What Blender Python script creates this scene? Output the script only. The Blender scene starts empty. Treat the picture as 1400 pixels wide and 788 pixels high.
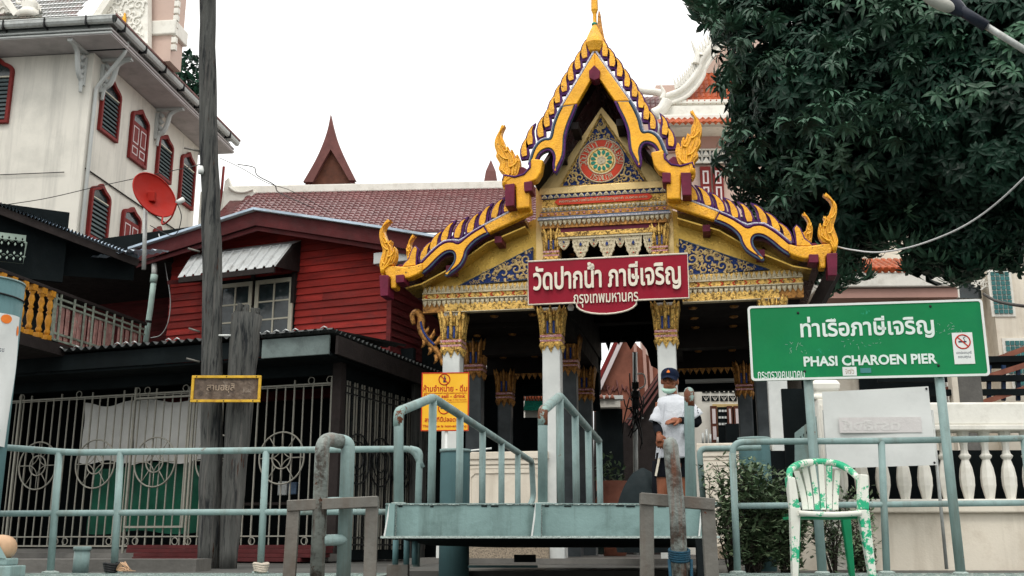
import bpy, bmesh, math, random
from mathutils import Vector, Matrix, Euler
from mathutils.geometry import tessellate_polygon

random.seed(7)
SC = bpy.context.scene
COL = SC.collection
PI = math.pi
R = math.radians

# ------------------------------------------------------------------ camera
CAM_Z = 0.22
FPX = 1440.0
PITCH = R(13.7)
cam_data = bpy.data.cameras.new('camera')
cam = bpy.data.objects.new('camera', cam_data)
COL.objects.link(cam)
cam.location = (0, 0, CAM_Z)
cam.rotation_euler = (R(90) + PITCH, 0, 0)
cam_data.sensor_width = 36
cam_data.lens = FPX / 1400 * 36
cam_data.clip_start = 0.05
cam_data.clip_end = 2000
SC.camera = cam

# ------------------------------------------------------------------ overcast sky and soft sun
SUN_EL, SUN_ROT = R(58), R(200)
world = bpy.data.worlds.new("World")
SC.world = world
world.use_nodes = True
wn, wl = world.node_tree.nodes, world.node_tree.links
wn.clear()
wo = wn.new('ShaderNodeOutputWorld')
sky = wn.new('ShaderNodeTexSky')
sky.sky_type = 'NISHITA'
sky.sun_disc = False
sky.sun_elevation = SUN_EL
sky.sun_rotation = SUN_ROT
bg1 = wn.new('ShaderNodeBackground')
bg1.inputs['Strength'].default_value = 0.02
wl.new(sky.outputs[0], bg1.inputs['Color'])
# the cloud layer: brighter overhead than at the horizon, faintly uneven
tc = wn.new('ShaderNodeTexCoord')
sp = wn.new('ShaderNodeSeparateXYZ')
wl.new(tc.outputs['Generated'], sp.inputs[0])
mr = wn.new('ShaderNodeMapRange')
mr.inputs['From Min'].default_value = 0.0
mr.inputs['From Max'].default_value = 1.0
mr.inputs['To Min'].default_value = 1.02
mr.inputs['To Max'].default_value = 2.5
wl.new(sp.outputs['Z'], mr.inputs['Value'])
nz = wn.new('ShaderNodeTexNoise')
nz.inputs['Scale'].default_value = 2.0
nz.inputs['Detail'].default_value = 4
wl.new(tc.outputs['Generated'], nz.inputs['Vector'])
mr2 = wn.new('ShaderNodeMapRange')
mr2.inputs['To Min'].default_value = 0.92
mr2.inputs['To Max'].default_value = 1.08
wl.new(nz.outputs['Fac'], mr2.inputs['Value'])
mu = wn.new('ShaderNodeMath')
mu.operation = 'MULTIPLY'
wl.new(mr.outputs[0], mu.inputs[0])
wl.new(mr2.outputs[0], mu.inputs[1])
bg2 = wn.new('ShaderNodeBackground')
bg2.inputs['Color'].default_value = (1.0, 0.99, 0.95, 1)
wl.new(mu.outputs[0], bg2.inputs['Strength'])
ad = wn.new('ShaderNodeAddShader')
wl.new(bg1.outputs[0], ad.inputs[0])
wl.new(bg2.outputs[0], ad.inputs[1])
wl.new(ad.outputs[0], wo.inputs['Surface'])

sun_d = bpy.data.lights.new('sun', 'SUN')
sun_d.energy = 1.2
sun_d.angle = R(14)
sun_d.color = (1.0, 0.95, 0.88)
sun = bpy.data.objects.new('sun', sun_d)
COL.objects.link(sun)
sun.rotation_euler = (R(90) - SUN_EL, 0, R(-16))
SC.view_settings.view_transform = 'Standard'
SC.view_settings.look = 'None'
SC.view_settings.exposure = -0.1
SC.view_settings.gamma = 1
SC.cycles.use_denoising = True
SC.cycles.max_bounces = 6

# ------------------------------------------------------------------ picture -> place helpers
_c, _s = math.cos(PITCH), math.sin(PITCH)
def raydir(px, py):
    a = (px - 700) / FPX
    b = (394 - py) / FPX
    return Vector((a, _c - b * _s, _s + b * _c))
CAM = Vector((0, 0, CAM_Z))
def at(px, py, Y):
    d = raydir(px, py)
    return CAM + d * (Y / d.y)
def atz(px, py, z):
    d = raydir(px, py)
    return CAM + d * ((z - CAM_Z) / d.z)

class Frame:
    """a facade: origin under pixel column px at depth Y, yaw = how far its right end comes nearer"""
    def __init__(s, px, Y, yaw, py=745, z=0.0):
        p = at(px, py, Y)
        s.O = Vector((p.x, p.y, z))
        s.yaw = R(yaw)
        s.ux = Vector((math.cos(s.yaw), -math.sin(s.yaw), 0))
        s.vx = Vector((math.sin(s.yaw), math.cos(s.yaw), 0))
    def loc(s, w):
        d = w - s.O
        return Vector((d.dot(s.ux), d.dot(s.vx), d.z))
    def p(s, px, py, v=0.0):
        """pixel -> local (u, v, z) on the plane v = const"""
        d = raydir(px, py)
        t = (s.O + s.vx * v - CAM).dot(s.vx) / d.dot(s.vx)
        return s.loc(CAM + d * t)
    def q(s, px, py, v=0.0):
        a = s.p(px, py, v)
        return (a.x, a.z)
    def side(s, px, py, u=0.0):
        """pixel -> local on the plane u = const"""
        d = raydir(px, py)
        t = (s.O + s.ux * u - CAM).dot(s.ux) / d.dot(s.ux)
        return s.loc(CAM + d * t)
    def w(s, u, v, z):
        return s.O + s.ux * u + s.vx * v + Vector((0, 0, z))

def tag(o, label=None, cat=None, group=None, kind=None):
    if label: o['label'] = label
    if cat: o['category'] = cat
    if group: o['group'] = group
    if kind: o['kind'] = kind
    return o
def empty(name, loc=(0, 0, 0), rz=0.0, label=None, cat=None, group=None):
    o = bpy.data.objects.new(name, None)
    COL.objects.link(o)
    o.location = loc
    o.rotation_euler = (0, 0, rz)
    return tag(o, label, cat, group)
def fempty(name, fr, label, cat, group=None):
    return empty(name, fr.O, -fr.yaw, label, cat, group)
def copy_tree(o, parent=None):
    c = o.copy()
    COL.objects.link(c)
    if parent: c.parent = parent
    for ch in list(o.children):
        copy_tree(ch, c)
    return c
def dup(o, parent=None, loc=None, rot=None, scale=None):
    c = o.copy()
    COL.objects.link(c)
    if parent is not None: c.parent = parent
    if loc is not None: c.location = loc
    if rot is not None: c.rotation_euler = rot
    if scale is not None: c.scale = scale
    return c

# ------------------------------------------------------------------ mesh builder
class MB:
    def __init__(s):
        s.v, s.f, s.m, s.sm = [], [], [], []
    def add(s, vs, fs, mi=0, smooth=False, M=None):
        n = len(s.v)
        if M is not None:
            vs = [M @ Vector(a) for a in vs]
        s.v += [tuple(a) for a in vs]
        for f in fs:
            s.f.append(tuple(i + n for i in f))
            s.m.append(mi)
            s.sm.append(smooth)
        return s
    def box(s, x0, x1, y0, y1, z0, z1, mi=0, M=None):
        vs = [(x, y, z) for z in (z0, z1) for y in (y0, y1) for x in (x0, x1)]
        return s.add(vs, [(0, 2, 3, 1), (4, 5, 7, 6), (0, 1, 5, 4), (2, 6, 7, 3), (0, 4, 6, 2), (1, 3, 7, 5)], mi, False, M)
    def cbox(s, c, size, mi=0, M=None):
        a, b, d = size
        return s.box(c[0] - a / 2, c[0] + a / 2, c[1] - b / 2, c[1] + b / 2, c[2] - d / 2, c[2] + d / 2, mi, M)
    def beam(s, a, b, w, h, mi=0, up=(0, 0, 1)):
        """rectangular bar from a to b; h measured towards up"""
        a, b = Vector(a), Vector(b)
        d = b - a
        L = d.length
        d.normalize()
        up = Vector(up)
        x = d.cross(up)
        if x.length < 1e-4: x = d.cross(Vector((1, 0, 0)))
        x.normalize()
        z = x.cross(d)
        vs = []
        for p in (a, b):
            for sx, sz in ((-1, -1), (1, -1), (1, 1), (-1, 1)):
                vs.append(p + x * (sx * w / 2) + z * (sz * h / 2))
        return s.add(vs, [(3, 2, 1, 0), (4, 5, 6, 7), (0, 1, 5, 4), (1, 2, 6, 5), (2, 3, 7, 6), (3, 0, 4, 7)], mi)
    def tube(s, pts, r, n=8, mi=0, closed=False, cap=True, smooth=True, flat=1.0):
        pts = [Vector(p) for p in pts]
        N = len(pts)
        rs = r if isinstance(r, (list, tuple)) else [r] * N
        base = len(s.v)
        T = []
        for i in range(N):
            if closed:
                t = pts[(i + 1) % N] - pts[i - 1]
            else:
                t = pts[min(i + 1, N - 1)] - pts[max(i - 1, 0)]
            if t.length < 1e-9: t = Vector((0, 0, 1))
            T.append(t.normalized())
        ref = Vector((0, 1, 0)) if abs(T[0].y) < 0.9 else Vector((1, 0, 0))
        x = (ref - T[0] * ref.dot(T[0])).normalized()
        for i in range(N):
            x = x - T[i] * x.dot(T[i])
            if x.length < 1e-6: x = T[i].orthogonal()
            x.normalize()
            y = T[i].cross(x)
            for k in range(n):
                a = 2 * PI * k / n
                s.v.append(tuple(pts[i] + x * (math.cos(a) * rs[i] * flat) + y * (math.sin(a) * rs[i])))
        M = N if closed else N - 1
        for i in range(M):
            j = (i + 1) % N
            for k in range(n):
                l = (k + 1) % n
                s.f.append((base + i * n + k, base + i * n + l, base + j * n + l, base + j * n + k))
                s.m.append(mi)
                s.sm.append(smooth)
        if cap and not closed:
            s.f.append(tuple(base + k for k in range(n))[::-1]); s.m.append(mi); s.sm.append(False)
            s.f.append(tuple(base + (N - 1) * n + k for k in range(n))); s.m.append(mi); s.sm.append(False)
        return s
    def lathe(s, prof, n=16, mi=0, c=(0, 0, 0), smooth=True, sx=1, sy=1, rot=0.0, M=None):
        """prof: (radius, z) pairs"""
        vs, fs = [], []
        for r, z in prof:
            for k in range(n):
                a = 2 * PI * k / n + rot
                vs.append((c[0] + r * sx * math.cos(a), c[1] + r * sy * math.sin(a), c[2] + z))
        for i in range(len(prof) - 1):
            for k in range(n):
                l = (k + 1) % n
                fs.append((i * n + k, i * n + l, (i + 1) * n + l, (i + 1) * n + k))
        s.add(vs, fs, mi, smooth, M)
        b = len(s.v) - len(vs)
        s.f.append(tuple(b + k for k in range(n))[::-1]); s.m.append(mi); s.sm.append(False)
        s.f.append(tuple(b + (len(prof) - 1) * n + k for k in range(n))); s.m.append(mi); s.sm.append(False)
        return s
    def prism(s, pts, y0, y1, mi=0, mside=None, M=None, holes=None, smooth=False):
        """outline of (x, z) points extruded from y0 (front) to y1"""
        loops = [pts] + (holes or [])
        allp = [p for l in loops for p in l]
        tris = tessellate_polygon([[Vector((p[0], p[1], 0)) for p in l] for l in loops])
        n = len(allp)
        area = sum(pts[i][0] * pts[(i + 1) % len(pts)][1] - pts[(i + 1) % len(pts)][0] * pts[i][1] for i in range(len(pts)))
        vs = [(p[0], y0, p[1]) for p in allp] + [(p[0], y1, p[1]) for p in allp]
        fs, fb = [], []
        for t in tris:
            a, b, c = [allp[i] for i in t]
            cr = (b[0] - a[0]) * (c[1] - a[1]) - (c[0] - a[0]) * (b[1] - a[1])
            if abs(cr) < 1e-12: continue
            t = t if cr > 0 else (t[0], t[2], t[1])
            fs.append(tuple(t))
            fb.append(tuple(i + n for i in reversed(t)))
        s.add(vs, fs + fb, mi, smooth, M)
        base = len(s.v) - len(vs)
        o = 0
        ms = mi if mside is None else mside
        for li, l in enumerate(loops):
            k = len(l)
            ar = sum(l[i][0] * l[(i + 1) % k][1] - l[(i + 1) % k][0] * l[i][1] for i in range(k))
            for i in range(k):
                j = (i + 1) % k
                a, b = base + o + i, base + o + j
                q = (a, a + n, b + n, b)
                if (ar > 0) != (li == 0): q = q[::-1]
                s.f.append(q if (ar > 0) == (li == 0) else q)
                s.m.append(ms); s.sm.append(smooth)
            o += k
        return s
    def strip(s, a, b, mi=0, smooth=False):
        n = len(a)
        return s.add(list(a) + list(b), [(i, i + 1, n + i + 1, n + i) for i in range(n - 1)], mi, smooth)
    def grid(s, fn, nu, nv, mi=0, smooth=True, closed_u=False):
        vs = [fn(i / nu, j / nv) for j in range(nv + 1) for i in range(nu + 1)]
        fs = [(j * (nu + 1) + i, j * (nu + 1) + i + 1, (j + 1) * (nu + 1) + i + 1, (j + 1) * (nu + 1) + i) for j in range(nv) for i in range(nu)]
        return s.add(vs, fs, mi, smooth)
    def mesh(s, name, mats):
        me = bpy.data.meshes.new(name)
        me.from_pydata(s.v, [], s.f)
        if not isinstance(mats, (list, tuple)): mats = [mats]
        for m in mats: me.materials.append(m)
        if len(mats) > 1: me.polygons.foreach_set('material_index', s.m)
        me.polygons.foreach_set('use_smooth', s.sm)
        me.update()
        return me
    def build(s, name, mats, parent=None, loc=(0, 0, 0), rot=(0, 0, 0), bev=0.0, seg=2, sub=0, recalc=False):
        me = s.mesh(name, mats)
        if recalc:
            bm = bmesh.new(); bm.from_mesh(me)
            bmesh.ops.recalc_face_normals(bm, faces=bm.faces)
            bm.to_mesh(me); bm.free()
        o = bpy.data.objects.new(name, me)
        COL.objects.link(o)
        if parent is not None: o.parent = parent
        o.location = loc
        o.rotation_euler = rot
        if bev:
            b = o.modifiers.new('bevel', 'BEVEL')
            b.width = bev; b.segments = seg; b.limit_method = 'ANGLE'; b.angle_limit = R(35)
        if sub:
            b = o.modifiers.new('sub', 'SUBSURF')
            b.levels = sub; b.render_levels = sub
        return o

def arc(cx, cz, r, a0, a1, n, rz=None):
    rz = rz or r
    return [(cx + r * math.cos(a0 + (a1 - a0) * i / n), cz + rz * math.sin(a0 + (a1 - a0) * i / n)) for i in range(n + 1)]
def smooth_path(pts, sub=4, closed=False):
    """Catmull-Rom through points of any dimension"""
    P = [Vector(p) for p in pts]
    n = len(P)
    out = []
    segs = n if closed else n - 1
    for i in range(segs):
        if closed:
            a, b, c, d = P[(i - 1) % n], P[i], P[(i + 1) % n], P[(i + 2) % n]
        else:
            a, b, c, d = P[max(i - 1, 0)], P[i], P[i + 1], P[min(i + 2, n - 1)]
        for k in range(sub):
            t = k / sub
            out.append(0.5 * ((2 * b) + (c - a) * t + (2 * a - 5 * b + 4 * c - d) * t * t + (3 * b - a - 3 * c + d) * t ** 3))
    if not closed: out.append(P[-1])
    return out
def fillet(pts, r=0.08, n=5):
    """round the corners of a 3-D polyline"""
    P = [Vector(p) for p in pts]
    out = [P[0]]
    for i in range(1, len(P) - 1):
        a, b, c = P[i - 1], P[i], P[i + 1]
        d1, d2 = (a - b), (c - b)
        rr = min(r, d1.length * .45, d2.length * .45)
        p1, p2 = b + d1.normalized() * rr, b + d2.normalized() * rr
        for k in range(n + 1):
            t = k / n
            out.append(p1 * (1 - t) ** 2 + b * 2 * t * (1 - t) + p2 * t * t)
    out.append(P[-1])
    return out

# ------------------------------------------------------------------ materials
def mat(name, col, rough=.6, var=.12, scale=3.0, bump=.15, bscale=30.0, metal=0.0, dirt=None, dscale=4.0, damt=.5,
        streak=None, samt=.5, sscale=5.0, chips=None, cthr=.62, cscale=12.0, spec=.2, coat=0.0, objvar=0.0, stretch=(1, 1, 1), dsharp=.12, alpha=None):
    """layered procedural surface: base colour with broad variation, dirt patches, vertical streaks and sharp-edged chips"""
    m = bpy.data.materials.new(name)
    m.use_nodes = True
    nt = m.node_tree
    N, L = nt.nodes, nt.links
    b = N['Principled BSDF']
    tcn = N.new('ShaderNodeTexCoord')
    mp = N.new('ShaderNodeMapping')
    mp.inputs['Scale'].default_value = stretch
    L.new(tcn.outputs['Object'], mp.inputs['Vector'])
    oi = N.new('ShaderNodeObjectInfo')
    vm = N.new('ShaderNodeVectorMath'); vm.operation = 'SCALE'
    cx = N.new('ShaderNodeCombineXYZ')
    L.new(oi.outputs['Random'], cx.inputs[0]); L.new(oi.outputs['Random'], cx.inputs[1]); L.new(oi.outputs['Random'], cx.inputs[2])
    L.new(cx.outputs[0], vm.inputs[0]); vm.inputs['Scale'].default_value = 17.0
    L.new(vm.outputs[0], mp.inputs['Location'])
    V = mp.outputs[0]
    def noise(sc, det=5, rough_=.6, vec=None):
        n = N.new('ShaderNodeTexNoise')
        n.inputs['Scale'].default_value = sc
        n.inputs['Detail'].default_value = det
        n.inputs['Roughness'].default_value = rough_
        L.new(vec or V, n.inputs['Vector'])
        return n.outputs['Fac']
    def rng(x, a, b_, c, d):
        r_ = N.new('ShaderNodeMapRange')
        r_.inputs['From Min'].default_value = a; r_.inputs['From Max'].default_value = b_
        r_.inputs['To Min'].default_value = c; r_.inputs['To Max'].default_value = d
        L.new(x, r_.inputs['Value'])
        return r_.outputs[0]
    def mix(f, a, c, mode='MIX'):
        x = N.new('ShaderNodeMix'); x.data_type = 'RGBA'; x.blend_type = mode
        if isinstance(f, float): x.inputs[0].default_value = f
        else: L.new(f, x.inputs[0])
        for sock, val in ((x.inputs[6], a), (x.inputs[7], c)):
            if isinstance(val, tuple): sock.default_value = val + (1,) if len(val) == 3 else val
            else: L.new(val, sock)
        return x.outputs[2]
    f = rng(noise(scale), .3, .7, 1 - var, 1 + var)
    cm = N.new('ShaderNodeCombineColor')
    for i in range(3): L.new(f, cm.inputs[i])
    c = mix(1.0, tuple(col), cm.outputs[0], 'MULTIPLY')
    if objvar:
        f2 = rng(oi.outputs['Random'], 0, 1, 1 - objvar, 1 + objvar)
        c2 = N.new('ShaderNodeCombineColor')
        for i in range(3): L.new(f2, c2.inputs[i])
        c = mix(1.0, c, c2.outputs[0], 'MULTIPLY')
    if dirt:
        c = mix(rng(noise(dscale, 8, .7), .5, .5 + dsharp * 2, 0, damt), c, tuple(dirt))
    if streak:
        mp2 = N.new('ShaderNodeMapping'); mp2.inputs['Scale'].default_value = (1, 1, .08)
        L.new(V, mp2.inputs['Vector'])
        c = mix(rng(noise(sscale, 6, .7, mp2.outputs[0]), .5, .72, 0, samt), c, tuple(streak))
    if chips:
        c = mix(rng(noise(cscale, 6, .75), cthr, cthr + .03, 0, 1), c, tuple(chips))
    L.new(c, b.inputs['Base Color'])
    L.new(rng(noise(scale * 2.3), .3, .7, max(rough - .1, .03), min(rough + .12, 1)), b.inputs['Roughness'])
    b.inputs['Metallic'].default_value = metal
    b.inputs['Specular IOR Level'].default_value = spec
    b.inputs['Coat Weight'].default_value = coat
    if alpha is not None: b.inputs['Alpha'].default_value = alpha
    if bump:
        bn = N.new('ShaderNodeBump')
        bn.inputs['Strength'].default_value = bump
        bn.inputs['Distance'].default_value = .02
        L.new(noise(bscale, 4), bn.inputs['Height'])
        L.new(bn.outputs[0], b.inputs['Normal'])
    return m

M = {}
M['teal'] = mat('teal_paint', (.225, .315, .308), .45, .16, 3, .18, 60, dirt=(.13, .2, .19), damt=.75, chips=(.13, .045, .018), cthr=.665, cscale=11, streak=(.12, .10, .07), samt=.6, sscale=9)
M['teal_rust'] = mat('rusting_teal', (.22, .32, .30), .5, .2, 3, .3, 60, dirt=(.16, .15, .12), damt=.7, chips=(.11, .035, .014), cthr=.5, cscale=9)
M['teal_dark'] = mat('teal_paint_pile', (.075, .15, .16), .6, .15, 2, .12, 40, dirt=(.05, .1, .1), streak=(.03, .06, .06), samt=.5)
M['teal_plate'] = mat('teal_plate', (.20, .305, .297), .55, .14, 3, .15, 40, dirt=(.07, .12, .11), dscale=5, damt=.55, chips=(.02, .03, .03), cthr=.72, cscale=14, streak=(.04, .06, .05), samt=.55)
M['weld'] = mat('weld_bead', (.42, .5, .47), .5, .3, 30, .8, 90, dirt=(.05, .06, .06), dscale=30)
M['deck'] = mat('deck_plate', (.24, .3, .28), .35, .2, 4, .3, 60, dirt=(.1, .12, .11), dscale=8, damt=.6)
M['rust_pipe'] = mat('worn_pipe', (.19, .215, .20), .4, .4, 6, .35, 60, metal=.25, dirt=(.045, .035, .028), dscale=9, damt=.9, dsharp=.05, chips=(.085, .03, .015), cthr=.62, cscale=8, streak=(.15, .04, .012), samt=.85, sscale=16)
M['steel'] = mat('worn_steel', (.15, .145, .13), .42, .25, 5, .12, 50, metal=.4, streak=(.10, .045, .02), samt=.5, sscale=3, dirt=(.1, .08, .065), dscale=7, damt=.7, chips=(.14, .04, .02), cthr=.66, cscale=9)
M['hull'] = mat('black_hull', (.006, .009, .010), .8, .3, 5, .2, spec=.15)
M['galv'] = mat('galvanised', (.42, .44, .43), .42, .15, 4, .15, 30, metal=.3, dirt=(.15, .14, .12), dscale=6, damt=.55, streak=(.14, .12, .1), samt=.4)
M['zinc_roof'] = mat('zinc_sheet', (.5, .52, .52), .35, .15, 3, .1, 30, metal=.15, dirt=(.2, .2, .19), dscale=3, damt=.5, streak=(.15, .13, .11), samt=.5)
M['dark_roof'] = mat('dark_sheet', (.05, .055, .055), .5, .3, 3, .2, 30)
M['blue_roof'] = mat('blue_sheet', (.42, .52, .62), .35, .3, 3, .2, 30, dirt=(.55, .6, .62), dscale=4, damt=.8)
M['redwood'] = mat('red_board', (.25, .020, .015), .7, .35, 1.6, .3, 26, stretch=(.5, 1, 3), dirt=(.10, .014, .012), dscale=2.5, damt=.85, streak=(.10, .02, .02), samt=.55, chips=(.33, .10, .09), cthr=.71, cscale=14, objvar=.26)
M['redwood_dark'] = mat('red_board_dark', (.10, .014, .015), .75, .3, 2, .3, 26, stretch=(.5, 1, 3), dirt=(.045, .014, .014), dscale=3, damt=.7, objvar=.2)  # deeper red for the side, porch and backing boards
M['fascia'] = mat('fascia_board', (.075, .014, .015), .75, .25, 3, .25, 30, dirt=(.04, .015, .015), damt=.7, chips=(.2, .09, .08), cthr=.72, cscale=14)
M['darkwood'] = mat('dark_timber', (.022, .017, .016), .8, .3, 4, .3, 30, spec=.2)
M['pole'] = mat('weathered_pole', (.070, .072, .068), .9, .45, 5, 1.0, 16, stretch=(2.4, 2.4, .25), dirt=(.012, .014, .016), dscale=7, damt=.95, dsharp=.05, streak=(.20, .185, .17), samt=.45, sscale=14, chips=(.045, .018, .010), cthr=.62, cscale=4, spec=.2)
M['cream_frame'] = mat('cream_window_paint', (.55, .52, .42), .5, .12, 4, .2, 30, dirt=(.25, .23, .18), damt=.5)
M['glass_dark'] = mat('dark_window_glass', (.018, .03, .033), .12, .4, 5, .02, 5, spec=.6)
M['lattice'] = mat('lattice_strip', (.085, .11, .115), .6)
M['white_wall'] = mat('white_render', (.68, .655, .59), .85, .06, .9, .15, 40, dirt=(.5, .49, .44), dscale=.7, damt=.7, streak=(.33, .325, .30), samt=.6, sscale=1.9, spec=.2)
M['grey_trim'] = mat('grey_trim', (.47, .49, .48), .6, .15, 2, .1, 20, dirt=(.2, .21, .21), dscale=2)
M['soffit'] = mat('soffit_boards', (.46, .43, .43), .75, .12, 2, .1, 20, dirt=(.2, .19, .19), dscale=1.5)
M['cream'] = mat('cream_render', (.71, .65, .55), .75, .08, 1.6, .15, 40, dirt=(.42, .34, .25), dscale=2.2, damt=.55, streak=(.33, .27, .2), samt=.4, sscale=3)
M['cream_white'] = mat('white_plaster', (.74, .72, .66), .7, .07, 3, .12, 30, dirt=(.4, .37, .31), dscale=4, damt=.5, chips=(.06, .06, .055), cthr=.74, cscale=7)
M['pinkwall'] = mat('pink_render', (.42, .25, .21), .8, .1, 1, .1, 20)
M['palepink'] = mat('pale_pink_render', (.56, .42, .36), .8, .1, 1, .1, 20, dirt=(.4, .28, .24), dscale=1)
M['marron_frame'] = mat('dark_red_frame', (.17, .016, .014), .55, .2, 6, .1)
M['louver'] = mat('louver_slat', (.03, .05, .048), .4, .2, 5, .1)
M['tile_purple'] = mat('purple_glazed_tile', (.135, .043, .044), .25, .25, 1.5, .1, 30, objvar=.1, spec=.5)
M['tile_orange'] = mat('orange_glazed_tile', (.36, .075, .025), .3, .25, 2, .1, 30, objvar=.15)
M['tile_maroon'] = mat('maroon_tile', (.10, .028, .028), .3, .25, 2, .1, 30)
M['gable_brown'] = mat('brown_gable', (.14, .055, .05), .55, .2, 3, .15, 20)
M['gable_wood'] = mat('brown_gable_boards', (.1, .035, .02), .6, .3, 3, .3, 20)
M['gold'] = mat('gold_paint', (.80, .385, .014), .27, .2, 7, .5, 45, metal=.15, dirt=(.50, .20, .010), dscale=9, damt=.75, chips=(.03, .017, .01), cthr=.61, cscale=24, spec=.5)
M['gold_clean'] = mat('gold_paint_even', (.82, .395, .013), .26, .14, 5, .35, 40, metal=.15, dirt=(.55, .23, .012), dscale=6, damt=.65, chips=(.05, .028, .014), cthr=.67, cscale=22, streak=(.42, .17, .01), samt=.4, spec=.45)
M['gold_leaf'] = mat('gold_relief', (.74, .47, .13), .3, .35, 16, .8, 50, metal=.35, dirt=(.07, .035, .012), dscale=26, damt=.9, dsharp=.04)
M['gold_bronze'] = mat('bronze_relief', (.42, .20, .055), .34, .4, 18, .7, 50, metal=.5, dirt=(.07, .03, .015), dscale=20, damt=.8, dsharp=.05)
M['gold_pale'] = mat('pale_gold_wall', (.66, .48, .21), .34, .2, 3, .2, 50, metal=.55, spec=.5, dirt=(.36, .25, .1), dscale=3, damt=.6)
M['gold_soffit'] = mat('gold_soffit', (.56, .36, .07), .3, .3, 3, .25, 40, metal=.6, spec=.5, dirt=(.14, .09, .03), dscale=3, damt=.75)
M['scroll_gold'] = mat('scroll_gold', (.78, .56, .24), .35, .3, 20, .5, 60, metal=.2, dirt=(.3, .17, .05), dscale=30, damt=.6, spec=.5)
M['ivory'] = mat('ivory_relief', (.68, .6, .42), .5, .25, 30, .6, 60, dirt=(.25, .19, .1), dscale=30, damt=.8, dsharp=.05)
M['purple'] = mat('purple_edge', (.07, .012, .115), .5, .25, 12, .2, 50, dirt=(.2, .14, .22), dscale=20, damt=.5)
M['maroon'] = mat('maroon_block', (.13, .012, .035), .45, .25, 6, .2, 40, chips=(.25, .08, .1), cthr=.72, cscale=14)
M['mosaic_white'] = mat('white_mosaic', (.5, .5, .55), .35, .4, 40, .5, 90, dirt=(.15, .14, .22), dscale=60, damt=.8, dsharp=.04)
M['slateblue'] = mat('slate_blue_edge', (.06, .10, .16), .35, .25, 12, .3, 60)
M['blue'] = mat('blue_mosaic', (.012, .045, .22), .2, .6, 40, .5, 80, dirt=(.01, .015, .07), dscale=40, damt=.9, dsharp=.04)
M['green_inlay'] = mat('green_inlay', (.02, .25, .17), .2, .4, 30, .3, 60)
M['pink_inlay'] = mat('pink_band', (.5, .17, .2), .4, .4, 60, .4, 90, dirt=(.6, .55, .5), dscale=60, damt=.9, dsharp=.03)
M['red_enamel'] = mat('red_enamel', (.62, .05, .015), .35, .12, 6, .1)
M['sign_red'] = mat('crimson_sign', (.25, .003, .018), .55, .18, 3, .1, 40, dirt=(.16, .004, .018), dscale=3, damt=.6, chips=(.45, .2, .2), cthr=.8, cscale=22)
M['sign_green'] = mat('green_sign', (.003, .18, .058), .6, .12, 2, .05, 30, dirt=(.0, .15, .06), dscale=2.5, damt=.7, chips=(.02, .27, .15), cthr=.645, cscale=3.2)
M['white_paint'] = mat('white_paint', (.66, .68, .66), .4, .05, 5, .05, 40, dirt=(.45, .47, .46), dscale=6, damt=.4)
M['letter_cream'] = mat('raised_letter', (.72, .66, .55), .4, .1, 8, .1)
M['letter_pale'] = mat('pale_letter', (.62, .70, .66), .5, .05)
M['letter_red'] = mat('red_letter', (.48, .03, .012), .5, .1)
M['letter_faded'] = mat('faded_letter', (.35, .27, .2), .7, .3, 12)
M['letter_dark'] = mat('dark_letter', (.03, .04, .07), .6, .1)
M['sign_yellow'] = mat('yellow_board', (.86, .46, .025), .4, .06, 3, .05, dirt=(.8, .52, .08), dscale=3, damt=.6)
M['yellow_frame'] = mat('yellow_frame', (.6, .36, .035), .5, .2, 8, .2, 40, dirt=(.25, .09, .02), dscale=9, damt=.8, chips=(.05, .02, .01), cthr=.7, cscale=14)
M['peeled'] = mat('peeled_board', (.12, .09, .07), .8, .5, 14, .5, 40, dirt=(.03, .024, .025), dscale=12, damt=.85, chips=(.26, .22, .18), cthr=.62, cscale=14, streak=(.18, .09, .05), samt=.4)
M['cloth_white'] = mat('white_tarp', (.50, .50, .48), .8, .15, 2, .2, 9, dirt=(.3, .3, .29), dscale=2, damt=.6)
M['cloth_green'] = mat('green_tarp', (.004, .062, .036), .7, .3, 3, .2, 9)
M['banner'] = mat('white_banner', (.66, .67, .66), .6, .06, 2, .12, 6, dirt=(.5, .51, .5), dscale=2.5, damt=.5)
M['orange'] = mat('orange_print', (.8, .2, .03), .6, .1)
M['vinyl_pink'] = mat('vinyl_pink', (.615, .585, .58), .6, .04, 8)
M['grey_board'] = mat('grey_green_board', (.13, .165, .16), .7, .25, 3, .2, 30, dirt=(.06, .07, .07), dscale=4, damt=.7)
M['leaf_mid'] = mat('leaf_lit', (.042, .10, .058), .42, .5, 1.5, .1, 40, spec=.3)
M['faint_pink'] = mat('faint_pink_print', (.60, .53, .53), .6, .04, 8)
M['banner_letter'] = mat('faint_letter', (.645, .625, .615), .6, .03)
M['grille'] = mat('grille_paint', (.25, .245, .21), .5, .2, 8, .2, 60, dirt=(.14, .10, .07), dscale=8, damt=.7)
M['grille_dark'] = mat('grille_black', (.015, .017, .018), .3, .2, 8)
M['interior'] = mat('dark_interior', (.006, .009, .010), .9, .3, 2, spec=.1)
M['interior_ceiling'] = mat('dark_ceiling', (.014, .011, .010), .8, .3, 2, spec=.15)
M['concrete'] = mat('wet_concrete', (.13, .125, .115), .5, .25, 2, .3, 20, dirt=(.05, .05, .05), dscale=3)
M['aggregate'] = mat('exposed_aggregate', (.34, .28, .21), .8, .25, 40, .7, 80, dirt=(.12, .1, .08), dscale=50, damt=.8, dsharp=.04)
M['ground'] = mat('ground', (.07, .07, .065), .6, .3, 1, .3, 10)
M['water'] = mat('water', (.012, .022, .02), .06, .2, 1, .5, 3)
M['marble'] = mat('white_marble', (.60, .62, .60), .35, .08, 3, .05, 20, dirt=(.42, .45, .45), dscale=2.5, damt=.6)
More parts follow.
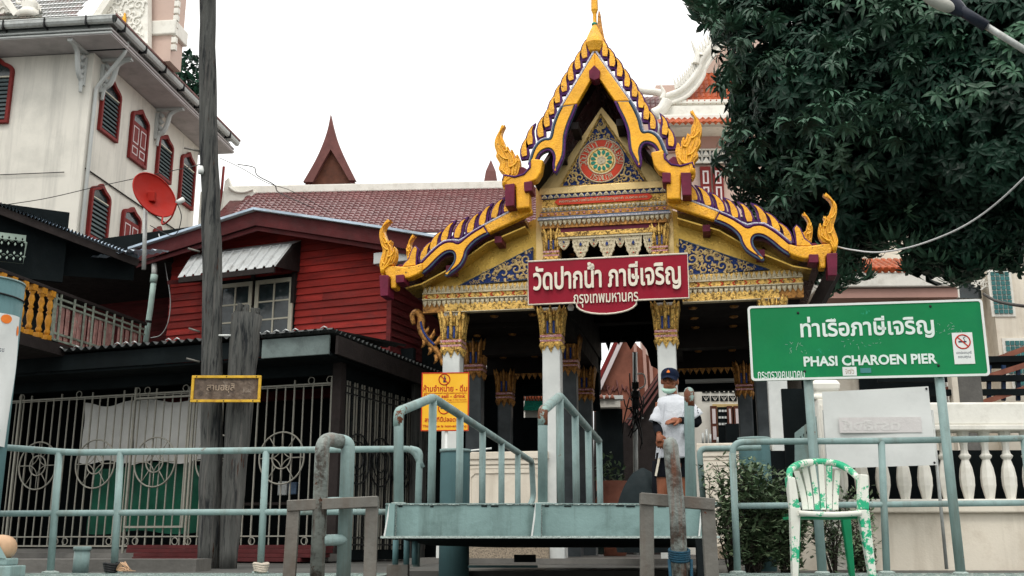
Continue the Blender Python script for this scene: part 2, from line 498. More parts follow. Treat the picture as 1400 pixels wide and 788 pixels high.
M['marble_grey'] = mat('grey_marble', (.07, .082, .088), .4, .35, 3, .05, 20, dirt=(.035, .042, .05), dscale=2.5, damt=.85, chips=(.3, .32, .33), cthr=.7, cscale=3)
M['satred'] = mat('red_dish', (.30, .011, .005), .65, .12, 3, .05, dirt=(.3, .015, .008), dscale=3)
M['pvc'] = mat('pale_green_pipe', (.34, .46, .42), .4, .1, 3, .05, dirt=(.2, .26, .24), dscale=4)
M['rust_pink'] = mat('rusty_pink_bar', (.32, .17, .15), .7, .3, 8, .3, 60, dirt=(.12, .05, .04), dscale=10, damt=.7, chips=(.3, .34, .3), cthr=.6, cscale=12)
M['rust_green'] = mat('peeling_green_frame', (.24, .28, .23), .7, .3, 8, .3, 60, dirt=(.10, .05, .035), dscale=10, damt=.8)
M['gold_baluster'] = mat('gold_baluster', (.50, .22, .02), .45, .2, 9, .3, 60, dirt=(.25, .09, .01), dscale=12, damt=.7, chips=(.55, .42, .25), cthr=.66, cscale=9)
M['celadon'] = mat('pale_green_panel', (.33, .42, .36), .6, .1, 4, .1)
M['skin'] = mat('skin', (.25, .092, .048), .55, .12, 12, .08, 120)
M['tshirt'] = mat('white_tshirt', (.56, .58, .62), .85, .06, 5, .9, 9)
M['black_cloth'] = mat('black_cloth', (.006, .007, .010), .95, .2, 6, .2, 20, spec=.1)
M['navy_cloth'] = mat('navy_cap', (.006, .011, .028), .95, .2, 6, .2, 60, spec=.1)
M['mask_green'] = mat('mint_mask', (.42, .62, .52), .7, .06, 6, .3, 20)
M['tarp_dark'] = mat('dark_tarp', (.010, .016, .018), .8, .3, 3, .4, 6)
M['hair'] = mat('black_hair', (.008, .007, .007), .5)
M['eye_white'] = mat('eye_white', (.5, .48, .45), .3, .03)
M['chair'] = mat('chair_white_green', (.62, .63, .57), .45, .06, 5, .08, 40, dirt=(.5, .46, .4), dscale=7, damt=.5, chips=(.015, .34, .17), cthr=.515, cscale=5.0, spec=.3)
M['chair_green'] = mat('chair_green', (.005, .20, .085), .4, .15, 5, .08)
M['bark'] = mat('bark', (.045, .038, .03), .85, .3, 4, .8, 20)
M['leaf'] = mat('leaf', (.012, .042, .026), .45, .55, .9, .1, 40, objvar=.2, spec=.16)
M['leaf_pale'] = mat('young_leaf', (.035, .085, .052), .42, .35, 2, .1, 40, objvar=.45, spec=.25)
M['leaf_shrub'] = mat('shrub_leaf', (.075, .12, .06), .5, .4, 4, .1, 40, spec=.3)
M['leaf_shrub2'] = mat('shrub_leaf_pale', (.15, .2, .11), .42, .3, 4, .1, 40)
M['lamp_head'] = mat('lamp_lens', (.4, .4, .36), .4, .1)
M['lamp_body'] = mat('lamp_body', (.02, .025, .04), .4, .2)
M['cable_white'] = mat('white_cable', (.5, .5, .5), .5)
M['cable'] = mat('black_cable', (.015, .015, .016), .5)
M['blue_rope'] = mat('blue_rope', (.008, .045, .075), .6, .3, 20, .5, 90)
M['hall_tile'] = mat('dark_green_tile', (.045, .05, .04), .35, .5, 6, .2, 30, dirt=(.14, .03, .025), dscale=2, damt=.9, spec=.5)
M['roller'] = mat('roller_plastic', (.5, .32, .2), .45, .15, 5, .1)
M['brown_tile'] = mat('terracotta', (.23, .085, .055), .6, .25, 3, .2)
M['shutter'] = mat('brown_shutter', (.09, .03, .018), .5, .2, 5, .2)
M['wire_gold'] = mat('ornate_gold_green', (.30, .24, .05), .4, .4, 20, .6, metal=.4)
M['teal_glass'] = mat('teal_glass', (.04, .15, .15), .15, .3, 3, .05)
M['stair_blue'] = mat('blue_steel', (.01, .03, .08), .5)
M['rope'] = mat('tied_rope', (.55, .48, .4), .8, .2, 20, .6, 80)
M['drop'] = mat('raindrop', (.45, .47, .49), .15, .0, 1, 0)

# ------------------------------------------------------------------ lettering
def text(parent, s, box, y, m, th=.006, name='lettering', mirror=False, fit='both', bold=0.0):
    """s fitted into box (x0, x1, z0, z1) on the plane y, facing -y, raised by th"""
    cu = bpy.data.curves.new('tmp', 'FONT')
    cu.body = s
    cu.size = 1
    cu.extrude = .01
    cu.offset = bold
    cu.resolution_u = 3
    to = bpy.data.objects.new('tmp', cu)
    COL.objects.link(to)
    dg = bpy.context.evaluated_depsgraph_get()
    me = bpy.data.meshes.new_from_object(to.evaluated_get(dg))
    bpy.data.objects.remove(to)
    if not me.vertices: return None
    xs = [v.co.x for v in me.vertices]; ys = [v.co.y for v in me.vertices]
    x0, x1, z0, z1 = box
    sx = (x1 - x0) / max(max(xs) - min(xs), 1e-6)
    sz = (z1 - z0) / max(max(ys) - min(ys), 1e-6)
    mx, my = (max(xs) + min(xs)) / 2, (max(ys) + min(ys)) / 2
    cx_, cz_ = (x0 + x1) / 2, (z0 + z1) / 2
    for v in me.vertices:
        a, b, c = v.co
        xx = (a - mx) * sx * (-1 if mirror else 1)
        v.co = (cx_ + xx, y - th / 2 - (c / .01) * th / 2, cz_ + (b - my) * sz)
    me.materials.clear()
    me.materials.append(m)
    me.name = name
    o = bpy.data.objects.new(name, me)
    COL.objects.link(o)
    o.parent = parent
    return o
# ================================================================== ground and water
def structure(mb, name, m, **k):
    return tag(mb.build(name, m, **k), kind='structure')
g = MB()
g.box(-60, -1.05, 8.9, 120, -1.2, -0.02); g.box(1.6, 60, 8.9, 120, -1.2, -0.021)
g.box(-1.05, 1.6, 10.35, 120, -1.2, -0.022)
structure(g, 'ground', M['ground'])
w = MB()
w.box(-80, 80, -60, 10.3, -1.0, -0.62)
structure(w, 'water', M['water'])
d = MB()
d.box(-9, -0.95, 6.3, 8.72, -0.16, 0.0); d.box(1.5, 9, 6.3, 8.72, -0.16, 0.0)
structure(d, 'pier_deck', M['deck'])
tr = MB()                                    # raised tread bars of the deck plate
for i in range(150):
    x = -9 + i * .12
    if -1.0 < x + .05 and x < 1.5: continue
    for j in range(10):
        yy = 7.3 + j * .14
        tr.beam((x + .02 * (j % 2), yy, .002), (x + .05 + .02 * (j % 2), yy + .035 * (1 if (i + j) % 2 else -1), .002), .008, .006)
tag(tr.build('tread_pattern', M['deck']), kind='stuff')
bd = MB()
bd.box(-4, 4, 3.4, 5.6, -0.5, -0.28)
structure(bd, 'boat_deck', M['steel'])
db = MB()                                    # kerb of the quay behind the deck
db.box(-9, -2.9, 10.0, 10.5, -.02, .09)
structure(db, 'quay_kerb', M['concrete'])

# ================================================================== temple pavilion
PF = Frame(830, 14.0, 11.0)
pav = fempty('temple_pavilion', PF, 'gilded temple gate pavilion with pointed gable roof and marble columns', 'pavilion')
VU, VL = -0.55, -0.42                        # planes of the upper and the lower bargeboards
def U(pts, v=VU): return [PF.q(x, y, v) for x, y in pts]
AX_U = PF.p(813, 71, VU).x                    # symmetry axis
def mirror(pts, ax=AX_U): return [(2 * ax - a, b) for a, b in pts][::-1]

def edge_tube(mb, pts, y, r, mi, closed=False):
    mb.tube([(a, y, b) for a, b in pts], r, 5, mi, closed)
def inset(pts, d):
    """move a closed outline inwards by d"""
    n = len(pts)
    ar = sum(pts[i][0] * pts[(i + 1) % n][1] - pts[(i + 1) % n][0] * pts[i][1] for i in range(n))
    sg = 1 if ar > 0 else -1
    out = []
    for i in range(n):
        a, b, c = Vector(pts[i - 1]), Vector(pts[i]), Vector(pts[(i + 1) % n])
        e1, e2 = (b - a), (c - b)
        if e1.length < 1e-7 or e2.length < 1e-7: out.append(tuple(b)); continue
        e1.normalize(); e2.normalize()
        nn = Vector((-e1.y - e2.y, e1.x + e2.x)) * sg
        if nn.length < .15: nn = Vector((-e1.y, e1.x)) * sg
        nn.normalize()
        out.append(tuple(b + nn * d))
    return out

def board(name, outline, y, th, parent, trim, m='gold_clean', bev=.018, groove=None):
    """a carved bargeboard: body, trim piping along listed point runs"""
    mb = MB().prism(outline, y, y + th)
    o = mb.build(name, M[m], parent, bev=bev, seg=2)
    for run, off, r, mm in trim:
        t = MB(); edge_tube(t, run, y + off, r, 0)
        t.build('edging', M[mm], o)
    return o

PLAIN = [(813, 71), (861, 138), (841, 138.6), (821.6, 110.5), (813, 101)]
SERP_OUT = [(861, 138), (868, 150), (874, 164), (877, 176), (880, 181), (887, 180.5), (895, 183.5), (902, 191), (907, 202), (911, 213)]
SERP_IN = [(903, 219), (900, 209), (895, 200), (888, 196), (881, 196), (876.5, 201), (875, 209), (876.5, 218), (874.5, 229), (868, 219), (862, 207), (860, 194), (858.5, 180), (853, 164), (846, 150), (841, 138.6)]
BLOCK = [(890, 210), (907, 206.5), (909, 218.5), (918, 227), (931, 229), (947, 224.5), (949, 232), (943, 240), (931, 241), (931, 274), (912, 274), (911, 239), (900.5, 236), (894, 227)]
FLAME = [(943.6, 152), (952, 160), (958.5, 171), (959.5, 181), (957, 190), (958, 196), (953, 206), (955, 214), (949, 222), (951, 236), (946, 246), (943, 238), (941, 226), (930, 227), (925, 217), (923.5, 206), (927, 196), (931, 202), (931.5, 194), (935, 188), (937, 192), (940, 183), (944, 186), (945, 176), (948.5, 168), (948, 160)]
LPLAIN = [(912.6, 273), (936.5, 272.7), (983, 290.5), (977, 301.5), (912.6, 280.5)]
LSERP_OUT = [(983, 290.5), (1000, 298), (1012, 305), (1022, 311), (1031, 307.6), (1044.5, 308), (1061.6, 318), (1082, 335)]
LSERP_IN = [(1080, 349), (1068.5, 342), (1054.8, 330.5), (1042.8, 323), (1033, 322.5), (1028.5, 328), (1030, 337), (1036, 345), (1044.5, 356), (1034, 351.5), (1021, 343), (1014, 332.5), (1010, 322), (996.5, 310), (977, 301.5)]
LBLOCK = [(1078, 335), (1091, 338), (1105, 338), (1117.6, 336), (1136, 334), (1139, 339), (1136, 347), (1128.5, 353), (1128.5, 368), (1120, 368), (1118.6, 355.5), (1099, 355), (1085, 351), (1078, 347)]
LFLAME = [(1125, 266), (1136, 272), (1143, 280), (1144, 290), (1142, 300.6), (1139.5, 310), (1142.5, 319), (1145.5, 329), (1144.5, 339), (1141, 350), (1136, 341), (1132, 334), (1124, 331), (1118.6, 320), (1120.6, 306), (1125, 313), (1127, 303), (1125.5, 296), (1131, 299), (1135, 288), (1137, 281), (1133, 273)]
LFLAME2 = [(1099, 281), (1107.4, 286), (1113.5, 298), (1114, 309), (1111, 325), (1103, 325), (1097, 315.5), (1099.5, 307), (1104, 309), (1105.5, 300), (1107, 293), (1103.5, 286)]

def fin_mesh():
    o = [(-.30, 0), (-.34, .25), (-.30, .5), (-.30, .72), (-.44, 1.0), (-.14, .86), (.10, .64), (.25, .38), (.28, .12), (.24, -.08), (-.2, -.08)]
    i = [(-.17, .06), (-.2, .28), (-.17, .5), (-.19, .68), (-.3, .86), (-.10, .74), (.05, .57), (.15, .36), (.16, .14), (.1, .02)]
    o = [(a * .195, b * .29) for a, b in o]; i = [(a * .195, b * .29) for a, b in i]
    mb = MB().prism(o, -.02, .05, 0)
    mb.prism(i, -.045, -.0195, 1)
    return mb.mesh('fin', [M['purple'], M['gold']])
FIN = fin_mesh()
def fins(parent, bases, y, flip, sc=1.0, lean=0.0):
    for k, (a, b) in enumerate(bases):
        o = bpy.data.objects.new('fin', FIN)
        COL.objects.link(o)
        o.parent = parent
        o.location = (a, y, b)
        s_ = sc * random.uniform(.95, 1.05)
        o.scale = (-s_ if flip else s_, 1, s_)
        o.rotation_euler = (0, (lean if not flip else -lean) + random.uniform(-.04, .04), 0)
def along(pts, n, t0=0.0, t1=1.0):
    P = [Vector(p) for p in pts]
    L = [0]
    for a, b in zip(P, P[1:]): L.append(L[-1] + (b - a).length)
    out = []
    for k in range(n):
        d = L[-1] * (t0 + (t1 - t0) * (k / (n - 1) if n > 1 else 0))
        i = max(j for j in range(len(L)) if L[j] <= d + 1e-9)
        i = min(i, len(P) - 2)
        out.append(tuple(P[i].lerp(P[i + 1], (d - L[i]) / max(L[i + 1] - L[i], 1e-9))))
    return out

def flame_obj(outl, y, th, name='flame_finial', mm='gold'):
    """carved horn finial: swelling body with a raised spine and flutes"""
    sm = [tuple(p) for p in smooth_path(outl, 3, True)]
    o = MB().prism(sm, y, y + th).build(name, M[mm], pav, bev=.022, seg=2)
    r1 = inset(sm, .028)
    MB().prism(r1, y - .022, y + .01).build('carved_face', M[mm], o, bev=.012)
    # fluted strands running from the foot to the tip, with curls breaking away
    zs_ = [p[1] for p in sm]; z0_, z1_ = min(zs_), max(zs_)
    def mid(t, f):
        zq = z0_ + (z1_ - z0_) * t
        xs = []
        for i in range(len(sm)):
            a, b = sm[i - 1], sm[i]
            if (a[1] > zq) != (b[1] > zq): xs.append(a[0] + (b[0] - a[0]) * (zq - a[1]) / (b[1] - a[1]))
        if len(xs) < 2: return None
        return (min(xs) + (max(xs) - min(xs)) * f, y - .03, zq)
    st_ = MB()
    for f, t1 in ((.28, .62), (.5, .9), (.72, .8)):
        P_ = [mid(t1 * k / 9 + .06, f) for k in range(10)]
        P_ = [p for p in P_ if p]
        if len(P_) > 3: st_.tube(P_, [.017 * (1 - .75 * k / (len(P_) - 1)) for k in range(len(P_))], 5)
    for t, f0, f1 in ((.12, .5, .95), (.22, .5, .08), (.34, .5, .95), (.46, .5, .1), (.58, .5, .9)):
        a, b = mid(t, f0), mid(min(t + .11, .95), f1)
        if a and b:
            c_ = mid(t + .02, (f0 + f1) / 2)
            if c_: st_.tube(smooth_path([a, c_, b], 3), [.016, .018, .017, .015, .012, .008, .004], 5)
    st_.build('carved_strand', M['gold_clean'], o)
    return o
for side in (0, 1):
    f = (lambda p, v: U(p, v)) if side == 0 else (lambda p, v: mirror(U(p, v)))
    sg = 1 if side == 0 else -1
    # ---- upper tier
    ol = U(SERP_OUT); il = U(SERP_IN); pl = U(PLAIN)
    so = [tuple(p) for p in smooth_path(ol, 4)]
    si = [tuple(p) for p in smooth_path(il, 3)]
    ser = so + si
    run_w = [(a + .012, b + .022) for a, b in ([pl[0], pl[1]] + so)]
    run_b = inset(pl + [], .02)
    if side:
        ser2, run_w2 = mirror(ser), mirror(run_w)
    else:
        ser2, run_w2 = ser, run_w
    b1 = board('bargeboard', f(PLAIN, VU), VU, .12, pav, [])
    T = MB(); edge_tube(T, run_w2, VU + .03, .018, 0); T.build('white_edging', M['mosaic_white'], b1)
    b2 = board('bargeboard', ser2, VU + .002, .12, pav, [(mirror(so) if side else so, -.008, .017, 'slateblue'), (mirror(si) if side else si, .005, .017, 'purple')], 'slateblue')
    inn = inset(ser2, .028)
    MB().prism(inn, VU - .022, VU + .02).build('raised_band', M['gold_clean'], b2, bev=.01)
    eb = f(BLOCK, VU); b3 = board('eave_block', eb, VU - .05, .2, pav, [])
    T = MB(); tp = U([(909, 212), (909, 218.5), (918, 227), (931, 229), (947, 224.5), (949, 232)], VU)
    edge_tube(T, mirror(tp) if side else tp, VU - .055, .016, 0); T.build('edging', M['purple'], b3)
    for bx in ([(906, 240), (917.5, 240), (917.5, 253.5), (906, 253.5)], [(931, 240), (945, 240), (945.5, 271), (933, 271)]):
        MB().prism(f(bx, VU), VU - .12, VU + .16).build('maroon_block', M['maroon'], b3, bev=.008)
    md = f([(912, 226), (914, 218), (920, 213.5), (927, 215), (931, 221), (932, 229)], VU)
    MB().prism(md, VU, VU + .1).build('maroon_boss', M['maroon'], b3, bev=.02)
    flame_obj(f(FLAME, VU), VU - .02, .13)
    # upper fins
    fb = along(U([(819, 80), (861, 138), (868, 150), (874, 164), (880, 179), (890, 180), (901, 188), (909, 203)]), 10)
    if side: fb = [(2 * AX_U - a, b) for a, b in fb]
    fins(b1, [(a + sg * .085, b + .02) for a, b in fb[:]], VU + .05, bool(side), 1.14, R(4))
    # ---- lower tier
    pl = U(LPLAIN, VL); so = [tuple(p) for p in smooth_path(U(LSERP_OUT, VL), 4)]; si = [tuple(p) for p in smooth_path(U(LSERP_IN, VL), 3)]
    ser = so + si
    if side: pl, so, si, ser = mirror(pl), mirror(so), mirror(si), mirror(ser)
    b1 = board('lower_bargeboard', pl, VL, .12, pav, [], 'gold')
    b2 = board('lower_bargeboard', ser, VL + .002, .12, pav, [(so, -.008, .015, 'purple'), (si, .005, .014, 'slateblue')], 'purple')
    inn = inset(ser, .027)
    MB().prism(inn, VL - .022, VL + .02).build('raised_band', M['gold_clean'], b2, bev=.01)
    run = U([(937, 271), (983, 288.5), (1000, 296), (1012, 303), (1022, 307), (1031, 305), (1044.5, 305), (1061.6, 315), (1082, 332)], VL)
    if side: run = mirror(run)
    T = MB(); edge_tube(T, run, VL + .03, .022, 0); T.build('white_edging', M['mosaic_white'], b1)
    b3 = board('eave_block', f(LBLOCK, VL), VL - .05, .2, pav, [], 'gold')
    for bx in ([(1105, 351), (1118, 351), (1118, 362.5), (1105, 362.5)], [(1129, 350), (1143.5, 349), (1143, 380), (1131, 380)]):
        MB().prism(f(bx, VL), VL - .12, VL + .16).build('maroon_block', M['maroon'], b3, bev=.008)
    md = f([(1106, 340), (1108, 333), (1115, 332), (1122, 336), (1124, 340)], VL)
    MB().prism(md, VL, VL + .1).build('maroon_boss', M['maroon'], b3, bev=.015)
    flame_obj(f(LFLAME, VL), VL - .03, .13)
    flame_obj(f(LFLAME2, VL), VL + .35, .1)
    fb = along(U([(951, 274), (983, 287), (1000, 294), (1012, 301), (1031, 304), (1044.5, 305), (1061.6, 315), (1080, 330)], VL), 8)
    if side: fb = [(2 * AX_U - a, b) for a, b in fb]
    fins(b1, fb, VL + .06, bool(side), 1.18, R(-12))
    cf = U([(1088, 338), (1086, 322), (1084, 312), (1089, 307), (1095, 312), (1101, 326), (1108, 331), (1112, 338)], VL)
    if side: cf = mirror(cf)
    cfo = MB().prism(cf, VL, VL + .07).build('curled_fin', M['purple'], b3, bev=.006)
    MB().prism(inset(cf, .02), VL - .02, VL + .01).build('curled_fin_face', M['gold'], cfo, bev=.006)
    # maroon underlay between the fins
    un = U([(937, 264), (983, 281), (1012, 296), (1044.5, 299), (1061.6, 308), (1090, 328), (1090, 338), (1061, 320), (1044, 310), (1012, 306), (983, 292), (937, 274)], VL)
    if side: un = mirror(un)
    MB().prism(un, VL + .08, VL + .13).build('fin_backing', M['purple'], pav)

# small finial inside the gable peak
pk = [PF.q(x, y, VU) for x, y in [(813, 91), (821, 99), (820, 109), (813, 112), (806, 109), (805.5, 99)]]
MB().prism(pk, VU - .05, VU + .14).build('peak_boss', M['maroon'], pav, bev=.01)

# apex chofa
ap = PF.p(813, 72.5, VU)
def zz(y): return PF.p(813, y, VU).z
mpp = abs(PF.p(813, 20, VU).x - PF.p(823, 20, VU).x) / 10
cb = MB()
cb.lathe([(.5 * mpp, zz(74)), (11 * mpp, zz(68)), (15.5 * mpp, zz(57)), (14 * mpp, zz(51)), (8 * mpp, zz(39)), (3.2 * mpp, zz(30)), (3.6 * mpp, zz(28)), (2.6 * mpp, zz(25)), (2.7 * mpp, zz(15)), (5 * mpp, zz(9)), (4.8 * mpp, zz(-4)), (3.5 * mpp, zz(-22)), (1.5 * mpp, zz(-40)), (.4 * mpp, zz(-52))], 8, 0, (ap.x, VU + .1, 0), False)
cho = cb.build('apex_finial', M['gold'], pav, bev=.006)
MB().lathe([(3.4 * mpp, zz(31)), (4.3 * mpp, zz(29)), (3.4 * mpp, zz(27))], 10, 0, (ap.x - .005, VU + .1, 0)).build('neck_ring', M['green_inlay'], cho)
MB().prism([PF.q(x, y, VU) for x, y in [(816, 37), (816.3, 20), (818, 10), (820, 15), (822, 30), (825, 46), (827, 58), (822, 52)]], VU + .06, VU + .14).build('finial_blade', M['gold_bronze'], cho, bev=.006)

# roof slabs running back from the bargeboards
def roof_slab(px_pts, v0, v1, th, name, mm):
    pts = U(px_pts, v0)
    for side in (0, 1):
        P = pts if side == 0 else [(2 * AX_U - a, b) for a, b in pts]
        lo = [(a, b - th) for a, b in P]
        poly = P + lo[::-1]
        MB().prism(poly, v0 + .12, v1).build(name, M[mm], pav)
UP = [(813, 80), (840, 117), (861, 146), (872, 168), (880, 190), (892, 206), (908, 222)]
LP = [(925, 280), (950, 284), (983, 297), (1022, 317), (1045, 320), (1085, 344), (1125, 346)]
roof_slab(UP, VU, 5.2, .08, 'roof', 'tile_purple')
roof_slab(LP, VL, 5.2, .07, 'roof', 'tile_purple')
def soffit(px_pts, v0, v1, drop, name, mm):
    pts = U(px_pts, v0)
    for side in (0, 1):
        P = [(a, b - drop) for a, b in pts]
        if side: P = [(2 * AX_U - a, b) for a, b in P]
        lo = [(a, b - .02) for a, b in P]
        MB().prism(P + lo[::-1], v0 + .13, v1).build(name, M[mm], pav)
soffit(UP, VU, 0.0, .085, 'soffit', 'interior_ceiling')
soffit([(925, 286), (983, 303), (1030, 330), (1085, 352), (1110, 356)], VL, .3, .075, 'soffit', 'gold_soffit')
# purlin ends across the soffits
for x, y in ((965, 296), (1040, 330)):
    for side in (0, 1):
        a, b = U([(x, y)], VL)[0]
        if side: a = 2 * AX_U - a
        MB().box(a - .05, a + .05, VL + .12, .25, b - .17, b - .08).build('purlin', M['maroon'], pav)
for x, y in ((846, 152), (868, 185)):
    for side in (0, 1):
        a, b = U([(x, y)], VU)[0]
        if side: a = 2 * AX_U - a
        MB().box(a - .05, a + .05, VU + .13, .0, b - .16, b - .06).build('purlin', M['darkwood'], pav)

# gable wall (v = 0) with the opening under the upper entablature
Z = lambda y, x=830, v=0: PF.p(x, y, v).z
AX0 = PF.p(826, 300, 0).x
def sym(pxs, v=0): return [PF.q(x, y, v) for x, y in pxs]
wallU = sym([(826, 152), (893, 258), (893, 266)])
wx0, wx1 = PF.p(733, 330).x, PF.p(921, 330).x
ox0, ox1 = PF.p(766, 330).x, PF.p(894, 330).x
top = [(AX0, Z(146)), (AX0 + .60, Z(226)), (wx1, Z(252)), (wx1, Z(322)), (wx0, Z(322)), (wx0, Z(252)), (AX0 - .60, Z(226))]
MB().prism(top, 0, .12).build('gable_wall', M['gold_pale'], pav)
MB().box(wx0, ox0, 0, .12, Z(400), Z(322)).build('gable_wall', M['gold_pale'], pav)
MB().box(ox1, wx1, 0, .12, Z(400), Z(322)).build('gable_wall', M['gold_pale'], pav)
MB().box(wx0, wx1, 0, .12, Z(400), Z(358)).build('gable_wall', M['gold_pale'], pav)
# side walls behind the lower bargeboards
for side in (0, 1):
    pts = [(915, 286), (983, 306), (1030, 334), (1090, 360), (1094, 374), (918, 388)]
    P = [PF.q(x, y, 0) for x, y in pts]
    if side: P = [(2 * AX0 - a, b) for a, b in P]
    P[0] = (P[0][0] , P[0][1]); 
    MB().prism(P, 0.02, .12).build('side_wall', M['gold_soffit'], pav)

# scrollwork element
def scroll_mesh(turns=1.15, leaves=4, seed=0):
    rr = random.Random(seed)
    mb = MB()
    pts, rs = [], []
    n = 22
    for i in range(n + 1):
        t = i / n
        a = 2 * PI * turns * t
        r = 1.0 * (1 - .82 * t)
        pts.append((r * math.cos(a), -.04 * t, r * math.sin(a)))
        rs.append(.22 * (1 - .4 * t))
    mb.tube(pts, rs, 5, 0, flat=.9)
    for k in range(leaves):
        a = 2 * PI * (k / leaves) * .8 + rr.uniform(-.2, .2)
        bx, bz = .95 * math.cos(a), .95 * math.sin(a)
        q = a - .6
        tip = (bx + .95 * math.cos(q), bz + .95 * math.sin(q))
        mid = (bx + .55 * math.cos(a + .1), bz + .55 * math.sin(a + .1))
        path = smooth_path([(bx, 0, bz), (mid[0], -.08, mid[1]), (tip[0], -.02, tip[1])], 4)
        mb.tube(path, [.26 * math.sin(PI * (.35 + .65 * j / (len(path) - 1))) + .015 for j in range(len(path))], 5, 0, flat=.6)
    return mb.mesh('scroll', M['scroll_gold'])
SCR = [scroll_mesh(1.2, 5, 1), scroll_mesh(.9, 6, 2)]
def inside(p, poly):
    c = False
    n = len(poly)
    for i in range(n):
        a, b = poly[i], poly[i - 1]
        if (a[1] > p[1]) != (b[1] > p[1]) and p[0] < (b[0] - a[0]) * (p[1] - a[1]) / (b[1] - a[1]) + a[0]: c = not c
    return c
def dist_edge(p, poly):
    best = 9
    P = Vector(p)
    for i in range(len(poly)):
        a, b = Vector(poly[i]), Vector(poly[i - 1])
        t = max(0, min(1, (P - a).dot(b - a) / max((b - a).length_squared, 1e-9)))
        best = min(best, (P - (a + (b - a) * t)).length)
    return best
def fill_scrolls(parent, poly, y, avoid=None, seed=3, smin=.028, smax=.075, n=26):
    rr = random.Random(seed)
    xs = [p[0] for p in poly]; zs = [p[1] for p in poly]
    placed = []
    for s_ in [smax, smax * .75, smax * .55, smin]:
        for _ in range(700):
            if len(placed) >= n: break
            p = (rr.uniform(min(xs), max(xs)), rr.uniform(min(zs), max(zs)))
            if not inside(p, poly) or dist_edge(p, poly) < s_ * 1.0: continue
            if avoid and math.hypot(p[0] - avoid[0], p[1] - avoid[1]) < avoid[2] + s_ * 1.2: continue
            if any(math.hypot(p[0] - q[0], p[1] - q[1]) < (s_ + q[2]) * .98 for q in placed): continue
            placed.append((p[0], p[1], s_))
    for k, (a, b, s_) in enumerate(placed):
        o = bpy.data.objects.new('scroll', SCR[k % 2])
        COL.objects.link(o); o.parent = parent
        o.location = (a, y, b)
        o.scale = (s_ * .95 * (1 if a > AX0 else -1), s_ * .7, s_ * .95)
        o.rotation_euler = (0, rr.uniform(0, 6.28), 0)

# upper pediment with the wheel emblem
tri = sym([(821.8, 161), (883, 250), (768, 257)])
trc = (sum(p[0] for p in tri) / 3, sum(p[1] for p in tri) / 3)
b_ = MB().prism(tri, -.03, 0.0).build('pediment', M['blue'], pav)
fr_ = MB()
edge_tube(fr_, tri, -.04, .022, 0, True)
edge_tube(fr_, inset(tri, -.045), -.03, .012, 0, True)
fr_.build('pediment_frame', M['gold_leaf'], b_)
wc = PF.q(823, 222, 0)
wm = PF.p(833, 222).x - PF.p(823, 222).x
wm /= 10
fill_scrolls(b_, tri, -.045, (wc[0], wc[1], 29 * wm), 5, .026, .07, 44)
em = empty('emblem', (wc[0], -.035, wc[1])); em.parent = pav
def disc(r0, r1, y0, y1, n=40):
    mb = MB()
    o = [(r1 * wm * math.cos(2 * PI * k / n), r1 * wm * math.sin(2 * PI * k / n)) for k in range(n)]
    if r0:
        i = [(r0 * wm * math.cos(2 * PI * k / n), r0 * wm * math.sin(2 * PI * k / n)) for k in range(n)][::-1]
        mb.prism(o, y0, y1, holes=[i])
    else: mb.prism(o, y0, y1)
    return mb
disc(0, 34, -.012, .0).build('outer_disc', M['blue'], em)
disc(19.5, 30.5, -.03, -.0125).build('red_ring', M['red_enamel'], em)
t_ = MB()
for r_ in (30.8, 19.3): t_.tube([(r_ * wm * math.cos(2 * PI * k / 40), -.03, r_ * wm * math.sin(2 * PI * k / 40)) for k in range(40)], .010, 6, 0, True)
t_.build('gold_rim', M['ivory'], em)
disc(0, 19, -.035, -.013).build('hub_disc', M['gold_pale'], em, bev=.004)
t_ = MB(); t_.tube([(16.5 * wm * math.cos(2 * PI * k / 40), -.036, 16.5 * wm * math.sin(2 * PI * k / 40)) for k in range(40)], .009, 6, 0, True)
t_.build('gold_rim', M['gold_leaf'], em)
pt = MB()
pt.prism([(-.0 * wm, 7.5 * wm), (2.4 * wm, 11 * wm), (2.1 * wm, 14 * wm), (0, 15.2 * wm), (-2.1 * wm, 14 * wm), (-2.4 * wm, 11 * wm)], -.046, -.034)
pm = pt.mesh('green_petal', M['green_inlay'])
for k in range(12):
    o = bpy.data.objects.new('green_petal', pm); COL.objects.link(o); o.parent = em
    o.rotation_euler = (0, 2 * PI * (k + .5) / 12, 0)
disc(0, 6, -.045, -.036).build('centre_disc', M['ivory'], em, bev=.003)
def ring_text(s, r, a0, a1, h, upside=False):
    n = len(s)
    for k, ch in enumerate(s):
        if ch == ' ': continue
        a = a0 + (a1 - a0) * (k + .5) / n
        o = text(em, ch, (-h * .30, h * .30, -h * .5, h * .5), 0, M['ivory'], .006, 'ring_letter')
        if o:
            o.location = (r * wm * math.cos(a), -.034, r * wm * math.sin(a))
            o.rotation_euler = (0, (PI / 2 - a) if not upside else (-PI / 2 - a), 0)
ring_text('วดปากนา  ภาษเจรญ', 25, R(195), R(-15), 8.5 * wm)
ring_text('กรงเทพ', 25, R(235), R(305), 7.5 * wm, True)

